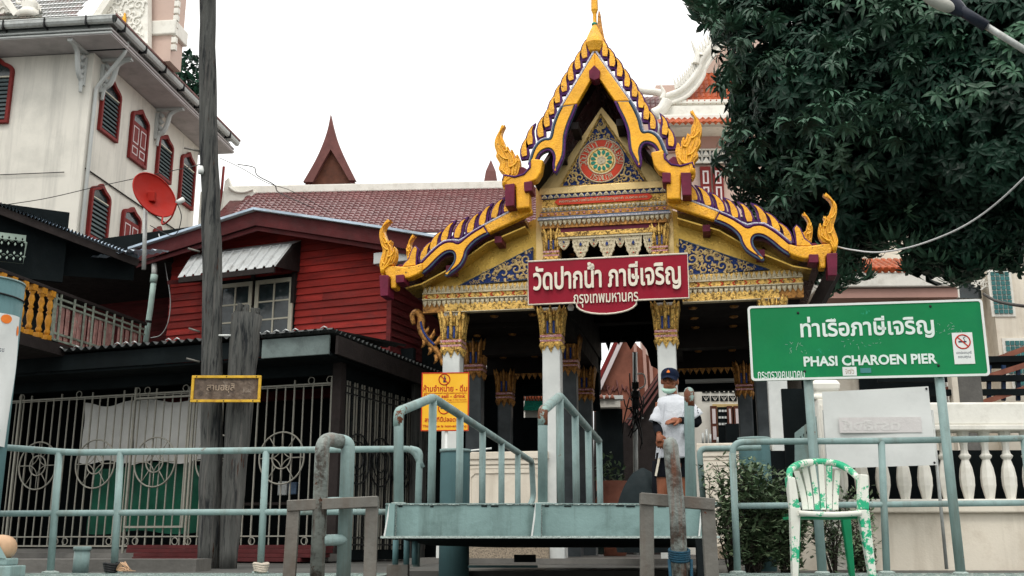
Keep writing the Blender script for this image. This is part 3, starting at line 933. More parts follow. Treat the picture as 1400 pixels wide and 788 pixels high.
# leaf rows and bands
def leaf_row(parent, x0, x1, z0, z1, y, step, mm, up=False, name='leaf_row', th=.02):
    mb = MB()
    n = max(1, int(round((x1 - x0) / step)))
    st = (x1 - x0) / n
    h = z1 - z0
    for k in range(n):
        c = x0 + (k + .5) * st
        if up: o = [(c - st * .46, z0), (c + st * .46, z0), (c + st * .4, z0 + h * .35), (c, z1), (c - st * .4, z0 + h * .35)]
        else: o = [(c - st * .46, z1), (c - st * .42, z0 + h * .5), (c - st * .1, z0 + h * .1), (c + st * .02, z0), (c + st * .3, z0 + h * .35), (c + st * .46, z1)]
        mx = sum(p[0] for p in o) / len(o); mz = (z0 + z1) / 2
        nn = len(o)
        mb.add([(p[0], y, p[1]) for p in o] + [(mx, y - th, mz)], [(i, (i + 1) % nn, nn) for i in range(nn)], 0)
    return mb.build(name, M[mm], parent, recalc=False)
def band(parent, x0, x1, z0, z1, y0, y1, mm, name='band', bev=.0):
    return MB().box(x0, x1, y0, y1, z0, z1).build(name, M[mm], parent, bev=bev)
def cz(y): return Z(y, 829, -.1)
ex0, ex1 = PF.p(741, 300, -.1).x, PF.p(912, 300, -.1).x
ent = band(pav, ex0, ex1, cz(298), cz(268), -.10, .0, 'gold_leaf', 'upper_entablature')
e = ent
band(e, ex0 - .02, ex1 + .02, cz(262.5), cz(253), -.14, .0, 'gold_pale', 'ledge', .006)
leaf_row(e, ex0, ex1, cz(268), cz(262), -.135, .085, 'ivory', True)
band(e, ex0, ex1, cz(268.5), cz(262.6), -.12, -.101, 'blue', 'backing')
rb = [PF.q(758, 277.5, -.14), PF.q(892, 268.5, -.14)]
zc_ = cz(273)
x0_, x1_ = PF.p(758, 275, -.13).x, PF.p(892, 270, -.13).x
rbo = MB().prism([(x0_, zc_), (x0_ + .05, zc_ + .045), (x1_ - .05, zc_ + .045), (x1_, zc_), (x1_ - .05, zc_ - .045), (x0_ + .05, zc_ - .045)], -.125, -.101).build('red_band', M['red_enamel'], e)
text(rbo, 'หอพระหลวงพ่อศักดิ์สิทธิ์องบูชาค ๓.๐๐๐.๐๐๐', (x0_ + .07, x1_ - .07, zc_ - .03, zc_ + .032), -.127, M['ivory'], .005)
leaf_row(e, ex0, ex1, cz(285.5), cz(280), -.115, .06, 'ivory')
band(e, ex0 - .01, ex1 + .01, cz(287.4), cz(286), -.13, -.1, 'slateblue')
band(e, ex0 - .03, ex1 + .03, cz(294), cz(287.5), -.15, -.1, 'gold_bronze', 'flower_band', .006)
fl = MB()
k = ex0
while k < ex1:
    fl.lathe([(.0, -.008), (.02, 0), (.0, .008)], 6, 0, (0, 0, 0), M=Matrix.Translation((k, -.152, cz(290.8))) @ Matrix.Rotation(R(90), 4, 'X')); k += .1
fl.build('flower', M['pink_inlay'], e)
band(e, ex0 - .04, ex1 + .04, cz(296), cz(294), -.17, -.1, 'slateblue')
band(e, ex0 - .05, ex1 + .05, cz(298.5), cz(296), -.18, -.1, 'mosaic_white')
leaf_row(e, ex0 - .04, ex1 + .04, cz(306.5), cz(298.5), -.15, .068, 'ivory')
band(e, ex0 + .0, ex1 - .0, cz(309), cz(298.6), -.13, .0, 'gold_bronze')
band(e, ox0 - .05, ox1 + .05, cz(315), cz(309), -.10, .0, 'maroon')
band(e, ox0 - .05, ox1 + .05, cz(321.5), cz(315), -.12, .0, 'gold_leaf', 'rail', .008)
band(e, ox0 - .02, ox1 + .02, cz(324), cz(321.5), -.11, .0, 'ivory')
# hanging lace pendants
def pendant(parent, c, w_, z1, z0, y):
    h = z1 - z0
    o = []
    L = [(.5, 1), (.5, .82), (.46, .7), (.5, .62), (.40, .5), (.42, .42), (.28, .3), (.28, .22), (.12, .08), (0, 0)]
    o = [(c + a * w_, z0 + b * h) for a, b in L] + [(c - a * w_, z0 + b * h) for a, b in L[-2::-1]]
    p = MB().prism(o, y, y + .04).build('pendant', M['ivory'], parent, bev=.008)
    jw = MB()
    for (dx, dz, rr_) in ((0, .32, .012),):
        jw.lathe([(rr_, 0), (rr_ * .7, .008), (0, .012)], 6, 0, M=Matrix.Translation((c + dx * w_, y - .001, z0 + dz * h)) @ Matrix.Rotation(R(90), 4, 'X'))
    jw.build('red_jewel', M['red_enamel'], p)
    sc2 = MB()
    for r_ in range(5):
        zz2 = z0 + h * (.16 + .17 * r_); nn2 = 1 + r_
        for q in range(nn2):
            xx = c + w_ * .17 * (q - (nn2 - 1) / 2)
            if abs(xx - c) > w_ * .4: continue
            sc2.add([(xx - w_ * .07, y - .002, zz2), (xx, y - .002, zz2 - h * .09), (xx + w_ * .07, y - .002, zz2), (xx, y - .002, zz2 + h * .07), (xx, y - .016, zz2)], [(0, 1, 4), (1, 2, 4), (2, 3, 4), (3, 0, 4)])
    sc2.build('carved_scales', M['ivory'], p)
    MB().prism([(c - .09 * w_, z0 + .7 * h), (c, z0 + .6 * h), (c + .09 * w_, z0 + .7 * h), (c, z0 + .8 * h)], y - .018, y).build('blue_inlay', M['blue'], p)
    return p
for (px_, wpx, yb) in ((771, 16, 345), (794, 23, 357), (812, 13, 339), (830, 23, 356), (848, 13, 338), (866, 23, 355), (888, 16, 345)):
    c = PF.p(px_, 335, -.08).x
    pendant(pav, c, wpx * wm, cz(323.5), Z(yb - (px_ - 830) * -.045, px_, -.08) , -.09)
# small lotus pilasters beside the opening
def lotus(parent, cx_, cy_, z0, z1, w_, flare=1.25, name='capital', grey=False):
    """lotus capital: blue and green glass strips between tall gilt petals, jewelled bands, hanging leaves"""
    H = z1 - z0
    h = w_ / 2
    gm = 'gold_bronze' if grey else 'gold_leaf'
    core = MB()
    zb = z0 + H * .36
    core.lathe([(h * 1.02 * 1.414, z0 + H * .2), (h * 1.25 * 1.414, z0 + H * .27), (h * 1.0 * 1.414, z0 + H * .31), (h * 1.18 * 1.414, zb), (h * 1.0 * 1.414, zb + .01), (h * 1.08 * 1.414, z0 + H * .86), (h * .95 * 1.414, z0 + H * .9)], 4, 0, (cx_, cy_, 0), False, rot=PI / 4)
    o = core.build(name, M[gm], parent)
    bands = MB()
    for q in (.225, .325):
        bands.cbox((cx_, cy_, z0 + H * q), (w_ * 1.16, w_ * 1.16, H * .05))
    bands.build('jewel_band', M['pink_inlay'], o)
    st = MB(); pe = MB(); lf = MB()
    for f_ in range(4):
        Rm = Matrix.Translation((cx_, cy_, 0)) @ Matrix.Rotation(f_ * PI / 2, 4, 'Z')
        for k in (-1, 0, 1):
            x = k * w_ * .34
            # upright petals with flaring tips
            path = [(x, -h * 1.1, zb + .01), (x * 1.05, -h * 1.16, z0 + H * .6), (x * 1.15, -h * 1.22, z0 + H * .78), (x * 1.45, -h * (1.22 + .35 * (flare - 1)), z0 + H * .9), (x * 1.55, -h * (1.15 + 1.0 * (flare - 1)), z1)]
            pe.tube([Rm @ Vector(p) for p in path], [w_ * .09, w_ * .09, w_ * .13, w_ * .12, w_ * .01], 5, 0)
            # hanging leaf below
            x = k * w_ * .38
            o2 = [(x - w_ * .2, z0 + H * .22), (x - w_ * .19, z0 + H * .12), (x, z0 - (0 if k else H * .05)), (x + w_ * .19, z0 + H * .12), (x + w_ * .2, z0 + H * .22)]
            lf.add([Rm @ Vector((a, -h * 1.06, b)) for a, b in o2] + [Rm @ Vector((x, -h * 1.32, z0 + H * .13))], [(i, (i + 1) % 5, 5) for i in range(5)], 0)
        for k in (-.5, .5):
            x = k * w_ * .34
            st.box(x - w_ * .055, x + w_ * .055, -h * 1.17, -h * 1.0, zb + .015, z0 + H * .74, M=Rm)
            x = k * w_ * 1.0
            pe.tube([Rm @ Vector(p) for p in [(k * .2 * w_ * 1.7, -h * 1.18, z0 + H * .66), (k * .2 * w_ * 1.9, -h * 1.2, z0 + H * .84), (k * .2 * w_ * 2, -h * 1.3, z0 + H * .93)]], [w_ * .08, w_ * .07, w_ * .01], 5, 0)
    st.build('blue_strip', M['blue'], o)
    pe.build('petal', M[gm], o)
    lf.build('hanging_leaf', M[gm], o)
    return o
for px_ in (754, 902):
    c = PF.p(px_, 335, -.06).x
    pz0, pz1 = Z(357 - (px_ - 830) * .045, px_, -.1), Z(308 - (px_ - 830) * .045, px_, -.1)
    pl_ = MB().box(c - .08, c + .08, -.04, .0, pz0 - .2, pz0 + .1).build('pilaster', M['gold_pale'], pav)
    lotus(pl_, c, -.0, pz0, pz1, .19, 1.15)

# lower entablature left and right of the name board
def lz(y): return PF.p(650, y, -.08).z
lx0, lx1 = PF.p(578, 405, -.08).x, PF.p(1098, 385, -.08).x
for (a, b, side_i) in ((lx0, PF.p(730, 400, -.08).x, 0), (PF.p(932, 380, -.08).x, lx1, 1)):
    le = band(pav, a, b, lz(425), lz(389.5), -.06, .04, 'gold_bronze', 'lower_entablature')
    band(le, a, b, lz(399), lz(389.6), -.075, -.061, 'gold_leaf')
    leaf_row(le, a, b, lz(398), lz(388.5), -.085, .066, 'ivory', True)
    band(le, a, b, lz(400), lz(398.5), -.11, -.06, 'ivory')
    band(le, a, b, lz(407), lz(400), -.09, -.061, 'gold_leaf', 'chevron_band')
    ch = MB(); k = a + .06; n = 0
    while k < b - .05:
        s_ = .018 * (1 if n % 2 else -1)
        zm_ = lz(403.5)
        ch.beam((k - s_, -.093, zm_ + .027), (k + s_, -.093, zm_), .012, .012)
        ch.beam((k + s_, -.094, zm_), (k - s_, -.094, zm_ - .027), .012, .012)
        k += .155; n += 1
    ch.build('chevron', M['letter_red'], le)
    band(le, a, b, lz(408.3), lz(407), -.11, -.06, 'ivory')
    leaf_row(le, a, b, lz(417.5), lz(408.5), -.085, .068, 'ivory')
    a2, b2 = (PF.p(609, 420, -.03).x, b) if not side_i else (a, PF.p(1065, 400, -.03).x)
    band(le, a2, b2, lz(425), lz(414), -.09, -.061, 'gold_leaf', 'carved_band')
    band(le, a2, b2, lz(426), lz(425), -.10, .02, 'ivory')
# blue scroll triangles of the side gables
for pts, sd in (([(928, 327.5), (1052, 369), (930, 377)], 1), ([(729, 339), (728, 382), (628, 391)], 0)):
    P = sym(pts, -.02)
    t_ = MB().prism(P, -.02, .019).build('side_pediment', M['blue'], pav)
    f_ = MB(); edge_tube(f_, P, -.03, .013, 0, True); f_.build('pediment_frame', M['slateblue'], t_)
    fill_scrolls(t_, P, -.03, None, 11 + sd, .024, .085, 60)

# columns
CZT = {}
def column(px_, ytop, ybot, v, w_, mm, grey=False, pyb=560):
    c = PF.p(px_, (ytop + ybot) / 2, v)
    z1, z0 = PF.p(px_, ytop, v).z, PF.p(px_, ybot, v).z
    o = MB().box(c.x - w_ / 2, c.x + w_ / 2, v - w_ / 2, v + w_ / 2, 0.0, z1 - .02).build('column', M[mm], pav, bev=.02)
    MB().cbox((c.x, v, .12), (w_ * 1.3, w_ * 1.3, .24)).build('column_base', M[mm], o, bev=.01)
    lotus(o, c.x, v, z0, z1, w_ * 1.04, 1.35, 'capital', grey)
    return o
for a in ((620, 428, 489), (755, 421, 482), (910.5, 414, 476), (1057, 407, 470)):
    column(a[0], a[1], a[2], .06, .245, 'marble')
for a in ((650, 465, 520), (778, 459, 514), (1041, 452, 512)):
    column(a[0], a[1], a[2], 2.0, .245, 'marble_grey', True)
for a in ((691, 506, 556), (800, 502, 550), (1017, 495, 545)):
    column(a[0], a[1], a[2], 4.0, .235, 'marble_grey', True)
# outer bracket beside the first column
br = smooth_path([PF.p(x, y, -.0) for x, y in ((566, 444), (564, 432), (571, 427), (576, 436), (576, 450), (582, 462), (592, 474), (601, 485), (606, 500))], 5)
bk = MB().tube(br, [.03 + .03 * math.sin(PI * i / (len(br) - 1)) for i in range(len(br))], 6, 0).build('bracket', M['gold_bronze'], pav)
bk2 = MB()
bk2.tube(smooth_path([PF.p(x, y, -.05) for x, y in ((575, 440), (578, 452), (585, 463), (594, 472))], 4), .018, 5, 0)
bk2.build('blue_strip', M['blue'], bk)
bf = MB()
for (x, y, dx, dy) in ((578, 458, 8, -12), (586, 466, 8, -16), (592, 474, 8, -14), (580, 466, -4, 10), (588, 476, -3, 10), (596, 486, -3, 12), (600, 470, 3, -22), (604, 482, 4, -14)):
    a, b = PF.p(x, y, 0), PF.p(x + dx, y + dy, 0)
    mid = (a + b) / 2 + Vector((.03, -.02, 0))
    bf.tube(smooth_path([a, mid, b], 3), [.035, .036, .034, .03, .022, .012, .004], 5, 0)
bf.build('bracket_flames', M['gold_bronze'], bk)
# right hand dark strut under the eave
MB().beam(PF.p(1140, 372, .1), PF.p(1105, 440, .3), .12, .16).build('eave_strut', M['darkwood'], pav)

# ceiling, beams, floor
cx0, cx1 = PF.p(585, 420).x, PF.p(1095, 400).x
zc = lz(424)
uc0, uc1 = PF.p(755, 430).x + .1, PF.p(910.5, 430).x - .1
HC = .85
for (a, b, h_) in ((cx0, uc0, 0), (uc1, cx1, 0), (uc0 + .001, uc1 - .001, HC)):
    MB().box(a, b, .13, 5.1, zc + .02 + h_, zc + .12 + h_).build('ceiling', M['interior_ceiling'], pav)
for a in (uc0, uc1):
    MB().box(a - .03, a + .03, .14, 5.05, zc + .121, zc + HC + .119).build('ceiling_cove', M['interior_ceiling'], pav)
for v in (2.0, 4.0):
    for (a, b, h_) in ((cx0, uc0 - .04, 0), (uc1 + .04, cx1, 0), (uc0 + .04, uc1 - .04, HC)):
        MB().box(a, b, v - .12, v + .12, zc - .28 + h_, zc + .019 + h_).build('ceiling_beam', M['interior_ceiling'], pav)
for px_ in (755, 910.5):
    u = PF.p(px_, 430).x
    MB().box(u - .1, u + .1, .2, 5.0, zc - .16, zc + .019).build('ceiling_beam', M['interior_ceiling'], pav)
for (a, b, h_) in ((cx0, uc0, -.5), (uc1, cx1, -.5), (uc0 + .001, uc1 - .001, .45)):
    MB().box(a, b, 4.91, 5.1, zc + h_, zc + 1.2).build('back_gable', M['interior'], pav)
cc = MB().lathe([(.07, 0), (.05, -.02), (0, -.03)], 8).mesh('ceiling_rosette', M['gold_bronze'])
for i in range(9):
    for j in range(7):
        u = cx0 + .3 + i * (cx1 - cx0 - .6) / 8
        o = bpy.data.objects.new('ceiling_rosette', cc); COL.objects.link(o); o.parent = pav; o.location = (u, .45 + j * .68, zc + .02 + (HC if uc0 < u < uc1 else 0))
lac = MB()
for i in range(40):
    u = cx0 + .5 + i * (cx1 - cx0 - 1) / 40
    if uc0 - .1 < u < uc1: continue
    lac.prism([(u, zc - .27), (u + .11, zc - .27), (u + .055, zc - .38)], 3.86, 3.87)
lac.build('lace_fringe', M['gold_bronze'], pav)
MB().box(cx0 - .1, cx1 + .4, -.3, 5.3, -.02, .05).build('floor_slab', M['concrete'], pav)

# low walls between the columns
def low_wall(x0, x1, ytop, v, mm='cream'):
    a, b = PF.p(x0, 700, v).x, PF.p(x1, 700, v).x
    zt = PF.p((x0 + x1) / 2, ytop, v).z
    o = MB().box(a, b, v, v + .2, 0, zt - .1).build('low_wall', M[mm], pav)
    MB().box(a - .02, b + .02, v - .05, v + .25, zt - .1, zt).build('coping', M[mm], o, bev=.012)
    MB().box(a, b, v - .03, v, zt - .17, zt - .1).build('moulding', M[mm], o, bev=.012)
    MB().box(a, b, v - .015, v, zt - .22, zt - .175).build('moulding', M[mm], o, bev=.006)
    w_ = b - a
    fr2 = MB()
    za, zb_ = .28, zt - .28
    hole = [(a + .12, za + .05), (a + .17, za), (b - .17, za), (b - .12, za + .05), (b - .12, zb_ - .05), (b - .17, zb_), (a + .17, zb_), (a + .12, zb_ - .05)][::-1]
    fr2.prism([(a, .2), (b, .2), (b, zt - .225), (a, zt - .225)], v - .014, v - .001, holes=[hole])
    fr2.build('panel_frame', M[mm], o)
    MB().box(a - .03, b + .03, v - .09, v, -.02, .19).build('wall_foot', M['aggregate'], o)
low_wall(632, 748, 618, -.12)
low_wall(958, 1056, 606, -.12)

# ================================================================== name board on the pavilion
sv = -.42
nb = fempty('name_board', PF, 'crimson board with raised gold-edged temple name fixed across the pavilion front', 'sign')
sx0, sx1 = PF.p(722, 388, sv).x, PF.p(941, 377, sv).x
sz1, sz0 = PF.p(831, 352.3, sv).z, PF.p(831, 412.3, sv).z
bx0, bx1 = PF.p(787.5, 415, sv).x, PF.p(871, 411, sv).x
bz = PF.p(829, 429.5, sv).z
bc = (bx0 + bx1) / 2
bul = [(bx0 + (bx1 - bx0) * (.5 - .5 * math.cos(PI * k / 12)), sz0 - (sz0 - bz) * math.sin(PI * k / 12) ** .8) for k in range(13)]
sout = [(sx0, sz1), (sx0, sz0)] + bul + [(sx1, sz0), (sx1, sz1)]
MB().prism(sout[::-1] if False else sout, sv, sv + .06).build('board', M['sign_red'], nb)
rm = MB(); rm.tube([(a, sv - .002, b) for a, b in sout], .013, 4, 0, True); rm.build('rim', M['letter_cream'], nb)
W_, H_ = sx1 - sx0, sz1 - sz0
text(nb, 'วัดปากน้ำ ภาษีเจริญ', (sx0 + W_ * .035, sx0 + W_ * .955, sz0 + H_ * .20, sz0 + H_ * .90), sv - .012, M['letter_cream'], .025, bold=.022)
text(nb, 'กรุงเทพมหานคร', (sx0 + W_ * .29, sx0 + W_ * .69, sz0 - H_ * .12, sz0 + H_ * .18), sv - .008, M['letter_cream'], .014, bold=.01)
tag(nb)
lh = empty('lamp', PF.w(PF.p(779, 420, -.3).x, -.2, PF.p(779, 420, -.2).z), 0, 'small white round spotlight below the crimson name board', 'spotlight')
MB().lathe([(.0, -.05), (.035, -.045), (.045, 0), (.03, .03), (.01, .05)], 10).build('lamp_shade', M['white_paint'], lh)
MB().tube([(0, 0, .05), (0, .05, .12)], .008, 6).build('bracket', M['galv'], lh)
# ================================================================== red timber house
HF = Frame(525, 17.0, 21.8)
hs = fempty('timber_house', HF, 'red clapboard upper storey house over a dark shop front', 'house')
hq = HF.p
Zh = lambda y, x=440: HF.p(x, y, 0).z
hL, hR = hq(231, 430).x, 0.0
zbot, ztop = Zh(492, 440), Zh(300, 440)
# plank wall: lapped boards
apx = hq(350, 300, 0).x
def roof_z(u):                                # underside of the roof at the wall plane
    zr, za = hq(600, 332, -.3).z, hq(350, 292, -.3).z
    ur = hq(600, 332, -.3).x
    return za - (za - zr) * abs(u - apx) / abs(ur - apx)
ph = .128
k = 0
z = zbot
while z < ztop + .2:
    c = z + ph
    u0, u1 = hL, hR
    # clip to the gable
    def edge(sgn):
        u = apx
        while hL < u < hR and roof_z(u) > z + .03: u += sgn * .05
        return max(hL, min(hR, u))
    if roof_z(apx) < z + .05: break
    a, b = edge(-1), edge(1)
    if b - a > .1:
        segs = [(a, b)]
        if k % 3 == 1 and b - a > 3: segs = [(a, a + 1.9), (a + 1.905, b)]
        elif k % 3 == 2 and b - a > 3: segs = [(a, b - 1.3), (b - 1.305, b)]
        for p0, p1 in segs:
            mb = MB()
            dz = random.uniform(-.004, .004)
            vs = [(p0, -.034, z + dz), (p1, -.034, z + dz), (p1, -.008, z + ph + .01), (p0, -.008, z + ph + .01), (p0, .01, z), (p1, .01, z), (p1, .01, z + ph + .01), (p0, .01, z + ph + .01)]
            mb.add(vs, [(0, 1, 2, 3), (1, 5, 6, 2), (4, 0, 3, 7), (0, 4, 5, 1)])
            mb.build('plank', M['redwood'], hs)
    z += ph; k += 1
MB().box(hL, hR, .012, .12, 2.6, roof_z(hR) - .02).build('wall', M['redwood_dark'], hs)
MB().prism([(hL, roof_z(hL) - .1), (hR, roof_z(hR) - .1), (hR, roof_z(hR)), (apx, roof_z(apx)), (hL, roof_z(hL))], .013, .12).build('wall', M['redwood_dark'], hs)
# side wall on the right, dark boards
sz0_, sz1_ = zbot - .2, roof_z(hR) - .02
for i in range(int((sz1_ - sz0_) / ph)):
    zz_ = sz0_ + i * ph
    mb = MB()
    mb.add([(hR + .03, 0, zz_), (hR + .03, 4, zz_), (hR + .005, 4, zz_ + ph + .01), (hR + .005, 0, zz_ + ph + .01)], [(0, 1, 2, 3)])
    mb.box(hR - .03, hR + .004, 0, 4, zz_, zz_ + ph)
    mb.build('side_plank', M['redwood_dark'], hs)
MB().box(hR - .05, hR + .035, -.045, .0, zbot - .1, sz1_).build('corner_post', M['redwood_dark'], hs, bev=.005)
# roof with fascia
fv = -.55
fl_ = [hq(x, y, fv) for x, y in ((185, 341), (270, 314), (350, 289), (440, 302), (520, 314), (603, 328))]
P = [(p.x, p.z) for p in fl_]
def tilt_strip(P, d0, d1): return [(a, b - d0) for a, b in P] + [(a, b - d1) for a, b in P][::-1]
MB().prism(tilt_strip(P, 0, .25), fv, fv + .03).build('fascia', M['fascia'], hs)
MB().prism(tilt_strip([(a, b) for a, b in P], .255, .33), fv + .06, fv + .09).build('fascia', M['fascia'], hs)
mbr = MB()
RP = [(P[0][0] - .1, P[0][1] - .02)] + P[1:-1] + [(P[-1][0] + .15, P[-1][1] - .04)]
MB().prism([(a, b + .03) for a, b in RP] + [(a, b + .005) for a, b in RP][::-1], fv - .06, 5).build('roof_sheet', M['zinc_roof'], hs)
MB().prism([(a, b - .0) for a, b in RP] + [(a, b - .04) for a, b in RP][::-1], fv + .04, 4.9).build('roof_board', M['darkwood'], hs)
rc = MB()                                     # crimped sheet lips on the verge
for i in range(len(RP) - 1):
    a, b = Vector((RP[i][0], fv - .07, RP[i][1] + .03)), Vector((RP[i + 1][0], fv - .07, RP[i + 1][1] + .03))
    rc.beam(a, b, .025, .04)
rc.build('verge_flashing', M['blue_roof'], hs)
MB().beam(hq(345, 308, -.05) , hq(228, 338, -.05), .03, .05).build('trim_batten', M['cream_frame'], hs)
MB().beam(hq(347, 308, -.05), hq(560, 336, -.05), .03, .03).build('trim_batten', M['fascia'], hs)
MB().box(hR - .1, hR + .75, fv + .1, .4, P[-1][1] - .25, P[-1][1] - .06).build('eave_box', M['grey_trim'], hs, bev=.01)

# window
def zw(y): return HF.p(400, y, -.05).z
def casement(x0, x1, parent):
    a, b = HF.p(x0, 430, -.06).x, HF.p(x1, 430, -.06).x
    z1, z0 = zw(379.5), zw(465)
    fr = .075
    mb = MB()
    mb.prism([(a, z0), (b, z0), (b, z1), (a, z1)], -.09, -.05, holes=[[(a + fr, z0 + fr), (a + fr, z1 - fr), (b - fr, z1 - fr), (b - fr, z0 + fr)]])
    o = mb.build('casement', M['cream_frame'], parent, bev=.004)
    mc = (a + b) / 2
    MB().box(mc - .014, mc + .014, -.084, -.054, z0 + fr, z1 - fr).build('glazing_bar', M['cream_frame'], o)
    hh = (z1 - z0 - 2 * fr) / 3
    for i in (1, 2):
        MB().box(a + fr, b - fr, -.082, -.056, z0 + fr + i * hh - .014, z0 + fr + i * hh + .014).build('glazing_bar', M['cream_frame'], o)
    for i in range(3):
        for (p0, p1) in ((a + fr, mc - .014), (mc + .014, b - fr)):
            MB().box(p0, p1, -.068, -.064, z0 + fr + i * hh + .014, z0 + fr + (i + 1) * hh - .014).build('pane', M['glass_dark'], o)
    la = MB()
    n = 7
    for i in range(-n, n * 2):
        for sg in (1, -1):
            pts = []
            for t in (0, 1):
                pts.append(t)
            x_ = a + (b - a) * i / n
            za, zb_ = z0 + fr, z1 - fr
            xa, xb = x_, x_ + sg * (zb_ - za) * .8
            # clip
            A, B_ = Vector((xa, -.058, za)), Vector((xb, -.058, zb_))
            t0, t1 = 0, 1
            dx = xb - xa
            for lim, s_ in ((a + fr, 1), (b - fr, -1)):
                f0, f1 = (xa - lim) * s_, (xb - lim) * s_
                if f0 < 0 and f1 < 0: t0, t1 = 1, 0; break
                if f0 < 0: t0 = max(t0, -f0 / (f1 - f0))
                if f1 < 0: t1 = min(t1, f0 / (f0 - f1))
            if t1 - t0 > .05: la.beam(A.lerp(B_, t0), A.lerp(B_, t1), .006, .014, up=(0, 1, 0))
    tag(la.build('lattice_grating', M['lattice'], o), kind='stuff')
    return o
wi = MB().box(HF.p(292, 430).x, HF.p(404, 430).x, -.05, .01, zw(470), zw(374)).build('window', M['interior'], hs)
casement(298, 344, wi); casement(348, 400, wi)
MB().box(HF.p(343.5, 430).x, HF.p(348.5, 430).x, -.075, -.05, zw(465), zw(345)).build('mullion', M['darkwood'], wi)
MB().box(HF.p(400.5, 430).x, HF.p(405, 430).x, -.1, -.0, zw(415), zw(368)).build('window_post', M['darkwood'], wi)
# awning of ribbed sheet over the window
aw0, aw1 = HF.p(274, 350, -.04), HF.p(411, 327, -.04)
al0, al1 = HF.p(243, 378, -.85), HF.p(376, 366, -.85)
zt_ = (aw0.z + aw1.z) / 2; zl_ = (al0.z + al1.z) / 2
ua0, ua1 = (aw0.x), (aw1.x)
mb = MB()
nb_ = 11
prof = []
for i in range(nb_):
    for (t, h) in ((0, 0), (.62, 0), (.72, .035), (.86, .035), (.97, 0)):
        prof.append(((i + t) / nb_, h))
prof.append((1, 0))
tops = [(ua0 + (ua1 - ua0) * t, -.30, zt_ - .13 + h) for t, h in prof]
lows = [(al0.x + (al1.x - al0.x) * t, -.85, zl_ + h) for t, h in prof]
mb.strip(tops, lows)
mb.strip([(a, b, c - .006) for a, b, c in lows], [(a, b, c - .006) for a, b, c in tops])
aw = mb.build('awning', M['zinc_roof'], hs)
MB().add([(ua0, -.30, zt_ - .115), (ua1, -.30, zt_ - .115), (ua1, -.02, zt_ + .03), (ua0, -.02, zt_ + .03), (ua0, -.30, zt_ - .125), (ua1, -.30, zt_ - .125), (ua1, -.02, zt_ + .02), (ua0, -.02, zt_ + .02)], [(0, 1, 2, 3), (7, 6, 5, 4), (4, 5, 1, 0), (5, 6, 2, 1), (3, 7, 4, 0)]).build('flashing', M['zinc_roof'], aw)
MB().beam((al0.x + .02, -.83, zl_ - .05), (al1.x - .02, -.83, zl_ - .05), .04, .09).build('awning_batten', M['darkwood'], aw)
for u in (ua1 - .03, ua0 + .05):
    MB().beam((u, -.03, zt_ - .5), (u - .08, -.8, zl_ - .06), .05, .07).build('awning_strut', M['fascia'], aw)
MB().add([(ua1, -.02, zt_ + .02), (ua1, -.30, zt_ - .13), (al1.x, -.85, zl_), (ua1, -.02, zt_ - .55), (ua1 - .01, -.02, zt_ - .55)], [(0, 1, 2, 3)]).build('awning_cheek', M['darkwood'], aw)

# recessed porch wall, gutter and downpipe on the left
pw = 2.2
za_, zb2 = HF.p(180, 490, pw).z, HF.p(180, 375, pw).z
i = 0
zz_ = za_ - .1
while zz_ < zb2 + .35:
    mb = MB(); a, b = HF.p(85, 430, pw).x, HF.p(238, 430, pw).x
    mb.add([(a, pw - .03, zz_), (b, pw - .03, zz_), (b, pw - .005, zz_ + ph + .01), (a, pw - .005, zz_ + ph + .01), (a, pw + .02, zz_), (b, pw + .02, zz_)], [(0, 1, 2, 3), (1, 0, 4, 5)])
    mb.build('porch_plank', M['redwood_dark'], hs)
    zz_ += ph; i += 1
MB().box(HF.p(-120, 430, pw).x, hL, pw + .021, pw + .1, 2.5, zb2 + .9).build('porch_wall', M['interior'], hs)
MB().box(hL - .01, hL + .06, 0, pw, zbot - .2, roof_z(hL) - .05).build('porch_return', M['redwood_dark'], hs)
MB().box(HF.p(-60, 380, .2).x, hL + .02, -.35, pw, HF.p(180, 372, .2).z, HF.p(180, 365, .2).z).build('porch_ceiling', M['darkwood'], hs)
gt = MB()
ga, gb = HF.p(5, 371, -.45), HF.p(213, 353, -.45)
gz = HF.p(120, 360, -.45).z
pr = [(-.07, .075), (-.075, 0), (-.055, -.07), (.0, -.09), (.055, -.07), (.075, 0), (.07, .075), (.055, .075), (.05, -.05), (-.045, -.05), (-.055, .075)]
vsa = [(ga.x, -.45 + y, gz + z_) for y, z_ in pr]; vsb = [(gb.x, -.45 + y, gz + z_) for y, z_ in pr]
gt.strip(vsa + [vsa[0]], vsb + [vsb[0]])
n_ = len(pr)
gt.add(vsb, [tuple(range(n_))]); gt.add(vsa, [tuple(range(n_))[::-1]])
gut = gt.build('gutter', M['galv'], hs, recalc=True)
for t in (.12, .32, .52, .72, .9):
    u = ga.x + (gb.x - ga.x) * t
    MB().box(u - .012, u + .012, -.535, -.365, gz - .095, gz + .08).build('gutter_strap', M['cable'], gut)
dp = [HF.p(x, y, -.42) for x, y in ((211, 360), (211, 372), (211, 378), (206, 420), (203, 440), (198, 482))]
MB().tube(dp[:3], .05, 10).build('downpipe', M['galv'], hs)
o = MB().tube(dp[2:], .052, 12).build('downpipe', M['pvc'], hs)
MB().tube([dp[2] + Vector((0, 0, .03)), dp[2] - Vector((.01, 0, .12))], .064, 12).build('pipe_collar', M['pvc'], o)
MB().tube([dp[4] + Vector((0.003, 0, .02)), dp[4] - Vector((0.002, 0, .02))], .06, 12).build('pipe_clamp', M['cable'], o)
lw = smooth_path([HF.p(x, y, -.1) for x, y in ((217, 320), (223, 345), (228, 375), (233, 410), (230, 440), (220, 458), (206, 462))], 5)
MB().tube(lw, .009, 5).build('loose_wire', M['galv'], hs)

